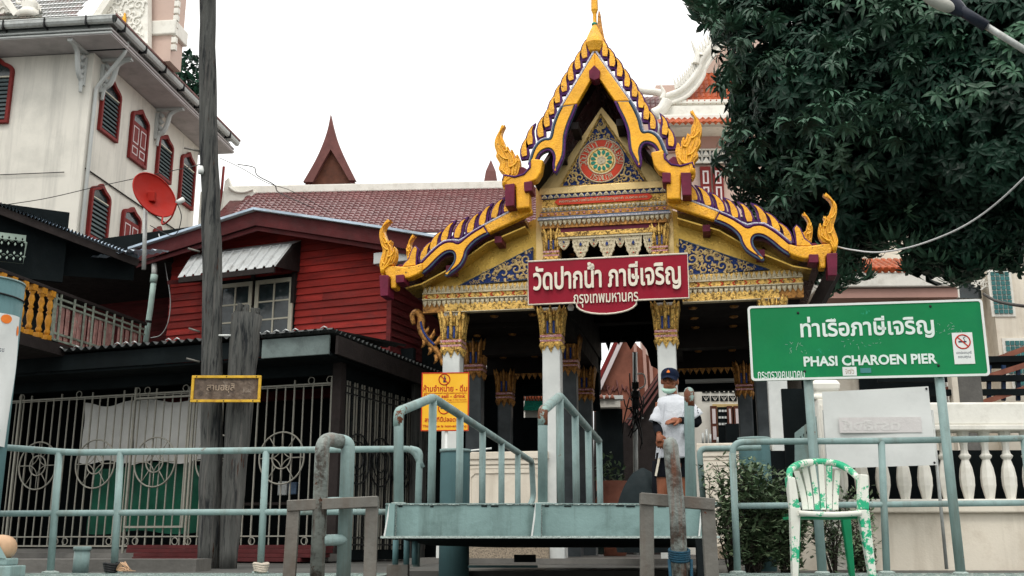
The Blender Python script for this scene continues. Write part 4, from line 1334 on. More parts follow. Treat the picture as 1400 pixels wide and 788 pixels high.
# balcony railing on the left: slants towards the corner pipe
BF = Frame(196, 18.6, -78)
BB = fempty('balcony', BF, 'weathered balcony with rusty bars and gold turned balusters below the long gutter', 'balcony')
bz1 = lambda x: BF.p(x, 0, 0)
def bq(x, y): return BF.p(x, y, 0)
ztp = 3.95; zbt = 3.28
uL, uM, uR = bq(-8, 400).x, bq(72, 450).x, bq(196, 470).x
MB().box(uL, uR, -.045, .045, ztp, ztp + .05).build('handrail', M['darkwood'], BB, bev=.006)
o = MB().beam((uM, 0, ztp - .07), (uR, 0, ztp - .07), .03, .03).build('panel_rail', M['rust_green'], BB)
MB().beam((uM, 0, ztp - .16), (uR, 0, ztp - .16), .03, .03).build('panel_rail', M['rust_green'], BB)
MB().beam((uM, 0, zbt + .06), (uR, 0, zbt + .06), .03, .03).build('panel_rail', M['rust_green'], BB)
MB().beam((uM, 0, zbt - .04), (uR, 0, zbt - .04), .03, .03).build('panel_rail', M['rust_green'], BB)
MB().beam((uM, 0, zbt - .05), (uM, 0, ztp), .04, .04).build('panel_post', M['rust_green'], BB)
nbar = 18
bm1 = MB().box(-.028, .028, -.016, .016, zbt - .02, ztp - .15).mesh('rusty_bar', M['rust_pink'])
bm2 = MB().box(-.012, .012, -.012, .012, zbt - .04, ztp - .0).mesh('thin_bar', M['rust_green'])
for i in range(nbar):
    u = uM + (uR - uM) * (i + .7) / nbar
    for me, du in ((bm1, 0), (bm2, .05)):
        if me is bm2 and i % 2: continue
        o = bpy.data.objects.new(me.name, me); COL.objects.link(o); o.parent = BB
        o.location = (u + du, .02 if me is bm1 else -.03, 0); o.rotation_euler = (0, random.uniform(-.015, .015), 0)
gbm = MB()
H = ztp - zbt + .08
gbm.box(-.05, .05, -.05, .05, 0, H * .1)
gbm.lathe([(.03, H * .1), (.05, H * .16), (.03, H * .22), (.035, H * .26), (.052, H * .38), (.04, H * .48), (.025, H * .52), (.045, H * .56), (.025, H * .6), (.05, H * .7), (.035, H * .78), (.025, H * .82), (.05, H * .86), (.04, H * .88)], 10)
gbm.box(-.05, .05, -.05, .05, H * .88, H)
gme = gbm.mesh('gold_baluster', M['gold_baluster'])
for px_ in (-4, 12, 28, 41, 55, 67):
    u = bq(px_, 430).x
    o = bpy.data.objects.new('gold_baluster', gme); COL.objects.link(o); o.parent = BB
    o.location = (u, 0, zbt - .08)
MB().box(uL, uR, -.05, 1.2, zbt - .26, zbt - .09).build('balcony_floor', M['darkwood'], BB)

# carved pale panel and dark roof edge of the neighbouring porch
NF = Frame(60, 16.2, -28)
nbp = fempty('porch_gable', NF, 'dark porch eave with a pale green cut-out panel and blue sheet roof edge', 'porch roof')
pa = [NF.p(x, y, 0) for x, y in ((-20, 322), (36, 322), (34, 361), (-22, 364))]
z1, z0 = pa[1].z, pa[2].z
a, b = pa[0].x, pa[1].x
nx, nz_ = 6, 2
holes = []
for i in range(nx):
    for j in range(nz_):
        cx_, cz_ = a + (b - a) * (i + .5) / nx, z0 + (z1 - z0) * (j + .5) / nz_
        s_ = (z1 - z0) / nz_ * .40
        for k in range(4):
            an = PI / 2 * k + PI / 4 * 0
            d0, d1 = s_ * .2, s_ * .8
            t_, n2 = Vector((math.cos(an), math.sin(an))), Vector((-math.sin(an), math.cos(an)))
            C_ = Vector((cx_, cz_))
            q4 = [C_ + t_ * d0, C_ + t_ * (d0 + d1) / 2 + n2 * s_ * .18, C_ + t_ * d1, C_ + t_ * (d0 + d1) / 2 - n2 * s_ * .18]
            holes.append([tuple(q) for q in q4][::-1])
MB().prism([(a, z0), (b, z0), (b, z1), (a, z1)], 0, .03, holes=holes).build('cutout_panel', M['celadon'], nbp)
MB().box(a, b + .6, .12, .2, z0 - .2, z1 + .5).build('backing', M['interior'], nbp)
re_ = [NF.p(x, y, -.1) for x, y in ((-30, 268), (0, 284), (190, 352))]
ra, rb_ = re_[0], re_[2]
mb = MB()
n = 46
top_, low_ = [], []
for i in range(n * 4 + 1):
    t = i / (n * 4)
    p = ra.lerp(rb_, t)
    h = .03 * math.sin(2 * PI * i / 4 + .3)
    low_.append((p.x, -.16, p.z + h))
    top_.append((p.x, 1.6, p.z + h + .35))
mb.strip(low_, top_); mb.strip([(x, y, z_ - .008) for x, y, z_ in top_], [(x, y, z_ - .008) for x, y, z_ in low_])
mb.build('corrugated_sheet', M['blue_roof'], nbp)
MB().beam(ra - Vector((0, 0, .1)), rb_ - Vector((0, 0, .1)), .04, .12).build('eave_board', M['darkwood'], nbp)
MB().add([(ra.x, .3, ra.z), (rb_.x, .3, rb_.z), (rb_.x, .3, rb_.z - .3), (rb_.x - 2.2, .3, z0 - .1), (ra.x, .3, z0 - .1)], [(4, 3, 2, 1, 0)]).build('dark_gable', M['interior'], nbp)
# small blue sheets in front of the red dish pole
BR = Frame(160, 16.4, 10)
bro = fempty('roof_patch', BR, 'low pale blue ribbed roof sheets behind the long gutter', 'roof sheets')
a, b = BR.p(130, 347), BR.p(190, 337)
for i in range(3):
    mb = MB(); lo, hi = [], []
    for k in range(25):
        t = k / 24
        p = a.lerp(b, t)
        h = .02 * math.sin(k * PI / 2)
        lo.append((p.x + .05 * i, -.1 + .25 * i, p.z - .08 + h + .07 * i)); hi.append((p.x + .05 * i, .3 + .25 * i, p.z + .0 + h + .07 * i))
    mb.strip(lo, hi)
    mb.build('ribbed_sheet', M['blue_roof'], bro)

# satellite dish
sd0 = at(198, 352, 16.0); sd1 = at(199, 284, 16.0)
dish = empty('satellite_dish', sd0, 0, 'round red satellite dish on a thin pole above the long gutter', 'satellite dish')
MB().tube([(0, 0, -.2), sd1 - sd0], .035, 8).build('dish_pole', M['galv'], dish)
dc = at(206, 271, 15.9) - sd0
rr_ = 37 * 15.9 / 1482 / 1.0
mb = MB()
prf = [(rr_ * math.sin(t * .9) / math.sin(.9), -.28 * (1 - math.cos(t * .9 / 1))) for t in [i / 10 for i in range(11)]]
vs, fs = [], []
nn = 40
for r_, d_ in prf:
    for k in range(nn):
        an = 2 * PI * k / nn
        vs.append((r_ * math.cos(an), d_ * 1.0, r_ * math.sin(an)))
for i in range(10):
    for k in range(nn):
        fs.append((i * nn + k, (i + 1) * nn + k, (i + 1) * nn + (k + 1) % nn, i * nn + (k + 1) % nn))
rot = Euler((R(-20), R(-14), R(60))).to_matrix().to_4x4()
Tm = Matrix.Translation(dc) @ rot
mb.add(vs, fs, 0, True, Tm)
mb.add([(x, y + .012, z_) for x, y, z_ in vs], [f[::-1] for f in fs], 0, True, Tm)
do = mb.build('dish_bowl', M['satred'], dish)
mb = MB(); mb.tube([Tm @ Vector((rr_ * math.cos(2 * PI * k / 40), prf[-1][1], rr_ * math.sin(2 * PI * k / 40))) for k in range(40)], .012, 5, 0, True)
mb.build('dish_rim', M['satred'], do)
MB().cbox(Tm @ Vector((0, -.03, 0)), (.12, .1, .16)).build('dish_mount', M['satred'], dish, bev=.01)
lnb = at(242, 278, 15.2) - sd0
ar = smooth_path([Tm @ Vector((0, -.1, -rr_ * .95)), at(222, 307, 15.6) - sd0, at(234, 298, 15.3) - sd0, lnb], 5)
MB().tube(ar, .014, 6).build('feed_arm', M['satred'], dish)
MB().tube([lnb, lnb + Vector((.08, .05, .08))], .04, 10).build('feed_horn', M['white_paint'], dish)
MB().tube(smooth_path([lnb, lnb + Vector((.05, .1, -.2)), lnb + Vector((-.08, .2, -.45)), sd1 - sd0 + Vector((.1, 0, -.3))], 6), .007, 5).build('dish_cable', M['cable'], dish)

# ================================================================== lean-to shop front with iron grille
LF = Frame(455, 15.0, 20)
lt = fempty('shop_front', LF, 'black iron grille shop front with wheel ornaments under corrugated roofing', 'shop front')
lq = LF.p
ZL = lambda y, x=455, v=0: LF.p(x, y, v).z
zr = ZL(466)                                   # roof edge height
uL = lq(-80, 600).x
def corr(parent, a, b, c, d, n, amp, name, mm):
    """corrugated sheet between edge a->b (front) and d->c (back)"""
    lo, hi = [], []
    nrm = (b - a).cross(d - a).normalized()
    if nrm.z < 0: nrm = -nrm
    for i in range(n * 6 + 1):
        t = i / (n * 6)
        h = amp * math.sin(2 * PI * i / 6)
        lo.append(tuple(a.lerp(b, t) + nrm * h)); hi.append(tuple(d.lerp(c, t) + nrm * h))
    mb = MB()
    mb.strip(lo, hi, 0, True)
    mb.strip([(x, y, z_ - .006) for x, y, z_ in hi], [(x, y, z_ - .006) for x, y, z_ in lo], 0, True)
    return mb.build(name, M[mm], parent)
fa, fb_ = Vector((uL - .5, -.75, zr + .0)), Vector((.28, -.75, zr))
corr(lt, fa, fb_, Vector((.28, 1.6, zr + .2)), Vector((uL - .5, 1.6, zr + .2)), 54, .028, 'roof_sheet', 'dark_roof')
LIP = MB().tube([(-.05, 0, .015), (0, 0, .04), (.05, 0, .015)], .01, 4).mesh('sheet_lip', M['zinc_roof'])
for i in range(54):
    u = fa.x + (fb_.x - fa.x) * (i + .25) / 54
    if random.random() < .45:
        o = bpy.data.objects.new('sheet_lip', LIP); COL.objects.link(o); o.parent = lt; o.location = (u, -.775, zr)
sa, sb_ = Vector((.28, -.75, zr)), Vector((.45, 3.4, zr - .12))
corr(lt, sa, sb_, Vector((-.9, 3.4, zr - .12)), Vector((-.9, -.75, zr + .0)), 34, .028, 'roof_sheet', 'dark_roof')
MB().box(lq(362, 480, -.6).x, .2, -.68, -.64, zr - .33, zr - .06).build('fascia_board', M['grey_board'], lt, bev=.006)
MB().box(uL, lq(360, 480, -.6).x, -.66, -.63, zr - .3, zr - .06).build('fascia_board', M['interior'], lt)
MB().beam((.3, -.64, zr - .2), (.42, 3.3, zr - .3), .04, .26).build('fascia_board', M['darkwood'], lt)
MB().box(uL, .2, -.62, 3.2, zr - .34, zr - .30).build('shop_ceiling', M['interior'], lt)
MB().box(uL, .02, 2.4, 2.5, 0, zr + .3).build('back_wall', M['interior'], lt)
MB().box(uL - .1, uL, -.5, 2.5, 0, zr + .3).build('end_wall', M['interior'], lt)
MB().box(uL, .0, .0, 2.4, 0, .16).build('shop_floor', M['concrete'], lt)
MB().box(-.07, .07, -.07, .07, 0, zr - .3).build('corner_post', M['darkwood'], lt)
MB().box(uL, .0, -.05, .05, ZL(515) + .02, zr - .3).build('header', M['interior'], lt)
gz1, gz0 = ZL(517), ZL(747)
gzr1, gzr0 = ZL(524), ZL(733)
bar = MB().box(-.0095, .0095, -.011, .011, gz0, gz1).mesh('grille_bar', M['grille'])
bar2 = MB().box(-.008, .008, -.008, .008, gz0, gzr1).mesh('grille_bar', M['grille'])
u = -.12; i = 0
while u > uL:
    if abs(i % 7) != 99:
        o = bpy.data.objects.new('grille_bar', bar if i % 4 == 0 else bar2); COL.objects.link(o); o.parent = lt
        o.location = (u, 0, 0)
    u -= .152; i += 1
for zz_, r_ in ((gzr1, .011), (gzr0, .009), (gz0, .012), (ZL(526.5), .006)):
    MB().box(uL, -.08, -.013 - r_, -.013 + r_, zz_ - r_, zz_ + r_).build('grille_rail', M['grille'], lt)
for px_ in (22, 206 - 26, 262, 452):
    u = lq(px_, 620).x
    MB().box(u - .016, u + .016, -.03, .0, gz0 - .12, gz1 + .03).build('grille_post', M['grille'], lt)
def ring_mesh(r, t, m, n=36): 
    mb = MB(); mb.tube([(r * math.cos(2 * PI * k / n), 0, r * math.sin(2 * PI * k / n)) for k in range(n)], t, 5, 0, True)
    return mb.mesh('ring', M[m])
big, mid_, small = ring_mesh(.37, .013, 'grille'), ring_mesh(.155, .012, 'grille'), ring_mesh(.05, .008, 'grille', 16)
star = MB()
for k in range(4):
    a0 = PI / 2 * k
    p0 = Vector((.15 * math.cos(a0), 0, .15 * math.sin(a0))); p1 = Vector((.15 * math.cos(a0 + PI / 2), 0, .15 * math.sin(a0 + PI / 2)))
    star.tube([p0 * (1 - t) ** 2 + p1 * t * t + (p0 + p1) * .22 * t * (1 - t) * 2 for t in [j / 6 for j in range(7)]], .008, 4)
star = star.mesh('star', M['grille'])
spoke = MB().tube([(.155, 0, 0), (.37, 0, 0)], .009, 4).mesh('spoke', M['grille'])
zwc = LF.p(214, 632).z
for px_ in (-22, 54, 132, 213, 298, 386):
    u = lq(px_, 632).x
    h = empty('wheel_ornament', (u, -.03, zwc)); h.parent = lt
    for me in (big, mid_, star):
        o = bpy.data.objects.new(me.name, me); COL.objects.link(o); o.parent = h
    for a0 in (0, .95, PI / 2, PI - .95, PI, PI + .95, 3 * PI / 2, -.95):
        o = bpy.data.objects.new('spoke', spoke); COL.objects.link(o); o.parent = h; o.rotation_euler = (0, a0, 0)
for px_ in (-10, 10, 77, 90, 150, 172, 186, 240, 258, 310, 324, 345, 417, 443):
    u = lq(px_, 740).x
    for zz_ in ((gz0 + gzr0) / 2, gzr1 - .02 + .07):
        if zz_ > 1 and px_ in (77, 150, 310, 324, 345): continue
        o = bpy.data.objects.new('ring', small); COL.objects.link(o); o.parent = lt; o.location = (u, -.02, zz_)
# gate frame
ga_, gb2 = lq(178, 640).x, lq(258, 640).x
MB().prism([(ga_, ZL(722, 215)), (gb2, ZL(722, 215)), (gb2, ZL(543, 215)), (ga_, ZL(543, 215))], -.05, -.025, holes=[[(ga_ + .03, ZL(722, 215) + .03), (ga_ + .03, ZL(543, 215) - .03), (gb2 - .03, ZL(543, 215) - .03), (gb2 - .03, ZL(722, 215) + .03)]]).build('gate_frame', M['grille'], lt)
# cloths behind the grille
def cloth(x0, x1, y0, y1, v, mm, name, amp=.03, seed=0):
    a, b = lq(x0, 640, v).x, lq(x1, 640, v).x
    z1_, z0_ = ZL(y0, (x0 + x1) / 2, v), ZL(y1, (x0 + x1) / 2, v)
    rr = random.Random(seed); ph_ = [rr.uniform(0, 6) for _ in range(6)]
    def fn(s, t):
        f = amp * (math.sin(9 * s + 3 * t + ph_[0]) + .6 * math.sin(17 * s - 5 * t + ph_[1]) + .5 * math.sin(5 * s + 11 * t + ph_[2]))
        return (a + (b - a) * s, v + f, z1_ + (z0_ - z1_) * t + .04 * math.sin(7 * s + ph_[3]) * (1 - t) + .03 * math.sin(9 * s + ph_[4]) * t)
    mb = MB(); mb.grid(fn, 26, 18)
    return mb.build(name, M[mm], lt)
cloth(108, 176, 553, 632, .22, 'cloth_white', 'white_tarp', .02, 1)
cloth(178, 278, 548, 632, .2, 'cloth_white', 'white_tarp', .02, 2)
cloth(128, 280, 636, 728, .3, 'cloth_green', 'green_tarp', .02, 3)
MB().cbox(((lq(80, 500).x), -.3, ZL(508, 90)), (.22, .05, .22)).build('pale_card', M['galv'], lt)
# things stored inside, barely seen
for k, (px_, yy, s_) in enumerate(((388, 668, .16), (402, 668, .14))):
    c = lq(px_, yy, .9)
    MB().cbox((c.x, .9, c.z), (s_, .1, s_ * 1.3)).build('stored_box', M['slateblue' if k % 2 else 'galv'], lt, bev=.01)
c = lq(395, 680, .9); MB().box(c.x - .7, c.x + .5, .7, 1.2, c.z - .12, c.z - .08).build('shelf', M['darkwood'], lt)
# side grille
SZ = lambda y, x: LF.side(x, y, .04)
v1 = 3.0
bars = MB().box(-.009, .009, -.009, .009, gz0 - .05, gz1 - .02).mesh('side_bar', M['grille'])
bark_ = MB().box(-.008, .008, -.008, .008, gz0 - .05, gz1 - .05).mesh('side_bar', M['grille_dark'])
for i in range(40):
    o = bpy.data.objects.new('side_bar', bars if i % 3 else bark_); COL.objects.link(o); o.parent = lt
    o.location = (.04, .1 + i * v1 / 40, 0)
for zz_ in (gz1 - .1, gz1 - .2, gz0 + .12, gz0 + .02):
    MB().box(.03, .05, 0, v1, zz_ - .012, zz_ + .012).build('side_rail', M['grille_dark'], lt)
rgd = ring_mesh(.36, .014, 'grille_dark'); rgd2 = ring_mesh(.15, .013, 'grille_dark')
for i in range(4):
    for me in (rgd, rgd2, ring_mesh(.25, .01, 'grille_dark')):
        o = bpy.data.objects.new('wheel_ornament', me); COL.objects.link(o); o.parent = lt
        o.location = (.08, .5 + i * .72, zwc); o.rotation_euler = (0, 0, PI / 2)
MB().box(-.02, .02, 0, v1, 0, gz0 + .02).build('side_sill', M['interior'], lt)
MB().box(-.1, -.06, .1, v1, 0, zr - .3).build('side_lining', M['interior'], lt)
MB().box(-.1, .3, v1, v1 + .1, 0, zr + .6).build('end_wall', M['interior'], lt)
MB().beam((.2, 2.3, 0), (.2, 2.3, 2.8), .2, .2).build('timber_post', M['pole'], lt)
# dark red boards lying along the foot
for i in range(4):
    a, b = lq(168, 770, -.7).x, lq(440, 770, -.7).x
    z_ = .0 + i * .055
    MB().box(a + random.uniform(0, .2), b - random.uniform(0, .3), -.75 + .02 * i, -.3, z_, z_ + .052).build('foot_board', M['fascia'], lt, bev=.004)
MB().box(uL, .1, -.28, -.05, 0, .1).build('foot_kerb', M['concrete'], lt)
# ================================================================== white temple building, upper left
WF = Frame(112, 25.0, 6.5)
# corner of the wall goes through pixel (124, 110)
cu = WF.p(124, 120).x
WF.O = WF.O + WF.ux * cu
wb = fempty('temple_hall', WF, 'tall white rendered temple hall with dark red arched shutters', 'building')
wz = lambda y, x=100: WF.p(x, y, 0).z
ztopw = wz(74)
vE = WF.side(268, 250).y
MB().box(-9, 0, 0, .3, 0, ztopw).build('front_wall', M['white_wall'], wb)
MB().box(-.3, 0, .3, vE, 0, ztopw).build('side_wall', M['white_wall'], wb)
MB().box(-9, -.3, vE - .3, vE, 0, ztopw).build('rear_wall', M['white_wall'], wb)
ov = .9
vEE = WF.side(322, 230, 1.0).y
se = ztopw + .02
MB().box(-9.5, ov, -ov, vEE, se, se + .05).build('soffit', M['soffit'], wb)
MB().box(-9.5, ov - .08, -ov + .08, vEE - .1, se + .05, se + .3).build('eave_fascia', M['grey_trim'], wb)
for zo, t in ((.0, .08), (.1, .07)):
    MB().box(-9.5, ov + .03, -ov - .03, -ov + .05, se + zo + .02, se + zo + t).build('moulding', M['grey_trim'], wb, bev=.02)
    MB().box(ov - .05, ov + .03, -ov + .05, vEE, se + zo + .02, se + zo + t).build('moulding', M['soffit'], wb, bev=.02)
gp_ = [(-.09, .09), (-.09, 0), (-.06, -.06), (0, -.085), (.06, -.06), (.09, 0), (.09, .09)]
gz_ = se + .33
mb = MB()
mb.strip([(-9.5, -ov - .1 + y, gz_ + z_) for y, z_ in gp_], [(ov + .1, -ov - .1 + y, gz_ + z_) for y, z_ in gp_])
gg = mb.build('gutter', M['galv'], wb, recalc=False)
mb = MB(); mb.strip([(ov + .1 - y, -ov - .1, gz_ + z_) for y, z_ in gp_], [(ov + .1 - y, vEE, gz_ + z_) for y, z_ in gp_])
gg2 = mb.build('gutter', M['grey_trim'], wb)
MB().box(ov + .19, ov + .215, -ov - .2, vEE, gz_ + .07, gz_ + .125).build('gutter_edge', M['gable_brown'], wb)
MB().box(-9.5, ov + .2, -ov - .2, vEE, gz_ + .09, gz_ + .11).build('gutter_lip', M['white_paint'], wb)
for i in range(8):
    u = -7.4 + i * 1.1
    MB().box(u, u + .03, -ov - .22, -ov + .0, gz_ - .13, gz_ + .11).build('gutter_strap', M['cable'], gg)
for i in range(9):
    v = -.6 + i * 1.2
    if v > vEE - .2: break
    MB().box(ov - .0, ov + .22, v, v + .03, gz_ - .13, gz_ + .11).build('gutter_strap', M['cable'], gg2)
# brackets
def corbel(u, v, along_u):
    mb = MB()
    pts = smooth_path([(0, 1.0), (-.0 + .05, .75), (.28, .45), (.32, .1), (.22, -.3), (.06, -.62), (.06, -1.0)], 4)
    # local: first coordinate is the reach from the wall, second height
    path = [(.95 - .9 * min(1, t * 1.6) if False else 0, 0) for t in (0,)]
    run = smooth_path([(.78, 0, -.06), (.6, 0, -.08), (.42, 0, -.2), (.36, 0, -.45), (.27, 0, -.7), (.12, 0, -.85), (.09, 0, -1.15)], 4)
    rs = [.045 + .03 * math.sin(PI * i / (len(run) - 1)) for i in range(len(run))]
    Mx = Matrix.Translation((u, v, se)) @ Matrix.Rotation(-PI / 2 if along_u else 0, 4, 'Z')
    mb.tube([Mx @ p for p in run], rs, 6)
    mb.box(.0, .10, -.07, .07, -.95, -.15, M=Mx)
    mb.box(.0, .82, -.07, .07, -.08, -.001, M=Mx)
    o = mb.build('corbel', M['grey_trim'], wb, bev=.01)
    le = MB()
    for z_ in (-.28, -.48, -.68, -.84):
        le.tube([Mx @ Vector(p) for p in ((.10, 0, z_ + .12), (.2, 0, z_ + .04), (.15, 0, z_ - .02))], [.075, .07, .02], 6)
    le.build('carved_leaf', M['grey_trim'], o)
corbel(-.22, 0, True); corbel(0, .45, False)
vb = [WF.side(x, y).y for x, y in ((212, 180), (262, 215))]
for v in vb[:1]: corbel(0, v, False)
# recessed dark battens in the soffit
MB().box(-.2, .9, -.12, -.05, se - .004, se - .001).build('soffit_slot', M['interior'], wb)
# windows
def arch_outline(w_, h, d=0.0):
    hw = w_ / 2 - d
    z0 = d; zs = h * .72; zt = h - d * 1.6
    q = [(1, 0), (1.0, .2), (.95, .38), (.82, .52), (.62, .62), (.45, .68), (.3, .77), (.15, .9)]
    R_ = [(hw * a, zs + (zt - zs) * b) for a, b in q]
    return [(-hw, z0), (hw, z0)] + R_ + [(0, zt)] + [(-a, b) for a, b in R_[::-1]]
def arched(parent, origin, rz, w_, h, style):
    o = arch_outline(w_, h); i = arch_outline(w_, h, .09)
    wn_ = empty('window', origin, rz); wn_.parent = parent
    MB().prism(o, -.1, 0, holes=[i[::-1]]).build('window_frame', M['marron_frame'], wn_, bev=.012)
    MB().prism(i, -.02, -.005).build('pane', M['glass_dark'], wn_)
    hw = w_ / 2 - .1
    if style == 'louver':
        mb = MB(); z_ = .14
        me = MB().add([(-hw, -.07, 0), (hw, -.07, 0), (hw, -.03, .07), (-hw, -.03, .07), (-hw, -.06, -.012), (hw, -.06, -.012)], [(0, 1, 2, 3), (4, 5, 1, 0)]).mesh('louver_slat', M['grey_trim' if False else 'lattice'])
        while z_ < h * .68:
            q = bpy.data.objects.new('louver_slat', me); COL.objects.link(q); q.parent = wn_; q.location = (0, 0, z_)
            z_ += .115
        MB().box(-hw, hw, -.075, -.03, h * .69, h * .71).build('transom', M['cream_frame'], wn_)
    else:
        for sx in (-1, 1):
            mb = MB(); a, b = (0.01, hw) if sx > 0 else (-hw, -.01)
            q = MB().box(a, b, -.065, -.025, .1, h * .7).build('shutter', M['marron_frame'], wn_)
            for (p, r) in ((.12, .26), (.32, .62)):
                m_ = .05
                MB().prism([(a + m_, h * p), (b - m_, h * p), (b - m_, h * r), (a + m_, h * r)], -.072, -.0655, holes=[[(a + m_ + .03, h * p + .03), (a + m_ + .03, h * r - .03), (b - m_ - .03, h * r - .03), (b - m_ - .03, h * p + .03)]]).build('panel_moulding', M['faint_pink'], q)
    return wn_
def side_win(xl, xr, ytop, ybot, style):
    v0, v1_ = WF.side(xl, ybot).y, WF.side(xr, ybot).y
    xc = (xl + xr) / 2
    zt, zb_ = WF.side(xc, ytop).z, WF.side(xc, ybot).z
    arched(wb, (.0, (v0 + v1_) / 2, zb_), PI / 2, abs(v1_ - v0), zt - zb_, style)
side_win(131, 158, 103, 187, 'louver'); side_win(172, 197, 144, 224, 'shutter'); side_win(210, 231, 180, 246, 'louver'); side_win(241, 261, 203, 282, 'louver')
side_win(115, 143, 246, 331, 'louver'); side_win(160, 186, 279, 352, 'shutter'); side_win(204, 219, 306, 366, 'shutter')
c = WF.p(-8, 170)
arched(wb, (WF.p(0, 130).x - .1, 0, WF.p(5, 170).z), 0, WF.p(22, 130).x - WF.p(-22, 130).x, WF.p(5, 80).z - WF.p(5, 170).z, 'louver')
# downpipe at the corner
zg = gz_ - .1
dpp = [(ov - .02, -ov + .9, zg), (ov - .06, -ov + .9, zg - .3), (.07, .14, se - .95), (.07, .14, se - 1.15), (.07, .14, 2)]
MB().tube(fillet(dpp, .12), .05, 8).build('downpipe', M['grey_trim'], wb)
MB().tube([(-.45, -.05, wz(236)), (-6, -.05, wz(236))], .012, 5).build('wall_cable', M['cable'], wb)
zwr = WF.side(128, 238, .03)
MB().tube([(.03, .1, zwr.z), (.03, vE - .5, zwr.z)], .02, 5).build('conduit', M['darkwood'], wb)
# upper storey: tiled roof, carved gable and tower behind
e1 = gz_ + .12
rf = MB()
u0_, u1_ = -4.2, -1.2
for j in range(16):
    for i in range(26):
        u = u0_ + .115 * i + (.057 if j % 2 else 0)
        y = .3 + .12 * j; z_ = e1 + .1 + .19 * j
        rf.add([(u, y, z_ + .02), (u + .055, y - .03, z_ - .01), (u + .11, y, z_ + .02), (u + .11, y + .14, z_ + .2), (u, y + .14, z_ + .2)], [(0, 1, 2, 3, 4)])
tag(rf.build('roof_tiles', M['hall_tile'], wb), kind='stuff')
MB().box(-9, -.9, .5, 1.1, e1, e1 + .6).build('attic_wall', M['palepink'], wb)
def slab2(pts, v0, v1_, nm, mm, par=wb, bev=0): return MB().prism(pts, v0, v1_).build(nm, M[mm], par, bev=bev)
# gable with scroll carving whose raking edge climbs to the left top
gv = 1.2
gpt = [WF.p(x, y, gv) for x, y in ((128, 30), (190, -60), (202, -60), (202, 70), (175, 50))]
G = slab2([(p.x, p.z) for p in gpt][::-1], gv, gv + .25, 'carved_gable', 'cream_white')
SCW = SCR[0].copy(); SCW.materials.clear(); SCW.materials.append(M['cream_white'])
def wscroll(par, x, y, v, s_, rot=0):
    p = WF.p(x, y, v)
    o = bpy.data.objects.new('carved_scroll', SCW); COL.objects.link(o); o.parent = par
    o.location = (p.x, v - .03, p.z); o.scale = (s_, s_ * .5, s_); o.rotation_euler = (0, rot, 0)
for i, (x, y, s_) in enumerate(((150, 14, .14), (163, 4, .15), (160, 24, .12), (174, 18, .15), (176, 38, .13), (188, 30, .15), (187, 50, .12), (190, 8, .15), (178, -2, .12), (170, 34, .1), (195, 62, .1))):
    wscroll(G, x, y, gv, s_, i)
gd = WF.p(172, 28, gv); o = MB().lathe([(0, -.2), (.05, -.12), (.06, 0), (.03, .1), (.035, .14), (0, .2)], 8, 0, (gd.x, gv - .08, gd.z)).build('gold_figure', M['gold'], G)
TB_ = MB().beam(WF.p(133, 28, gv - .05), WF.p(190, -58, gv - .05), .2, .3, up=(0, -1, 0)).build('raking_cornice', M['cream_white'], wb)
# left carved pieces
g2 = [WF.p(x, y, gv) for x, y in ((-20, 34), (-20, -10), (4, -10), (24, 20), (24, 30))]
G2 = slab2([(p.x, p.z) for p in g2][::-1], gv, gv + .2, 'carved_gable', 'cream_white')
for i, (x, y, s_) in enumerate(((4, 16, .16), (38, 8, .22), (40, 24, .16), (34, -4, .14), (18, 22, .12), (52, 16, .1))): wscroll(G2, x, y, gv, s_, i * 1.3)
MB().beam(WF.p(4, -6, gv - .03), WF.p(24, 22, gv - .03), .15, .2, up=(0, -1, 0)).build('raking_cornice', M['cream_white'], G2)
MB().lathe([(.3, 0), (.36, .08), (.28, .2), (.2, .3), (.26, .4), (.1, .6), (0, .8)], 10, 0, (WF.p(40, 26, gv).x, gv, WF.p(40, 26, gv).z)).build('carved_urn', M['cream_white'], G2)
# tower wall
tw = [WF.p(x, y, 1.6) for x, y in ((193, -80), (232, -80), (246, 140), (198, 100))]
MB().box(tw[0].x, WF.p(236, 40, 1.6).x, 1.6, 2.3, e1, WF.p(200, -90, 1.6).z).build('tower_wall', M['palepink'], wb)
MB().box(tw[0].x - .05, WF.p(236, 40, 1.6).x + .12, 1.5, 2.35, WF.p(220, 49, 1.6).z, WF.p(220, 30, 1.6).z).build('string_course', M['cream_white'], wb, bev=.03)
rk = MB()
for i in range(26):
    rk.cbox((WF.p(237, 40, 1.6).x + .05, 1.62, e1 + .4 + i * .22), (.13, .12, .16))
tag(rk.build('crocket_edge', M['cream_white'], wb), kind='stuff')

# ================================================================== foliage behind the hall
def leaf_tuft(center, rx, rz, n, size, seed):
    rr = random.Random(seed); mb = MB()
    for i in range(n):
        while True:
            p = Vector((rr.uniform(-1, 1), rr.uniform(-1, 1), rr.uniform(-1, 1)))
            if p.length < 1: break
        c = Vector((center[0] + p.x * rx, center[1] + p.y * rx, center[2] + p.z * rz))
        d = Vector((rr.uniform(-1, 1), rr.uniform(-1, 1), rr.uniform(-1, .6))).normalized()
        s = d.cross(Vector((rr.uniform(-1, 1), rr.uniform(-1, 1), 1))).normalized()
        L_ = size * rr.uniform(.7, 1.3)
        mb.add([c, c + d * L_ * .5 + s * L_ * .22, c + d * L_, c + d * L_ * .5 - s * L_ * .22], [(0, 1, 2, 3)])
    return mb
tp = at(258, 110, 33)
st = empty('tree', (tp.x, tp.y, 0), 0, 'small distant dark tree showing between white hall and wooden pole', 'tree')
MB().tube([(0, 0, 0), (.1, 0, 6), (0, 0, tp.z)], [.25, .18, .05], 8).build('trunk', M['bark'], st)
mb = leaf_tuft((-.1, 0, tp.z + .1), .75, 1.0, 500, .32, 4)
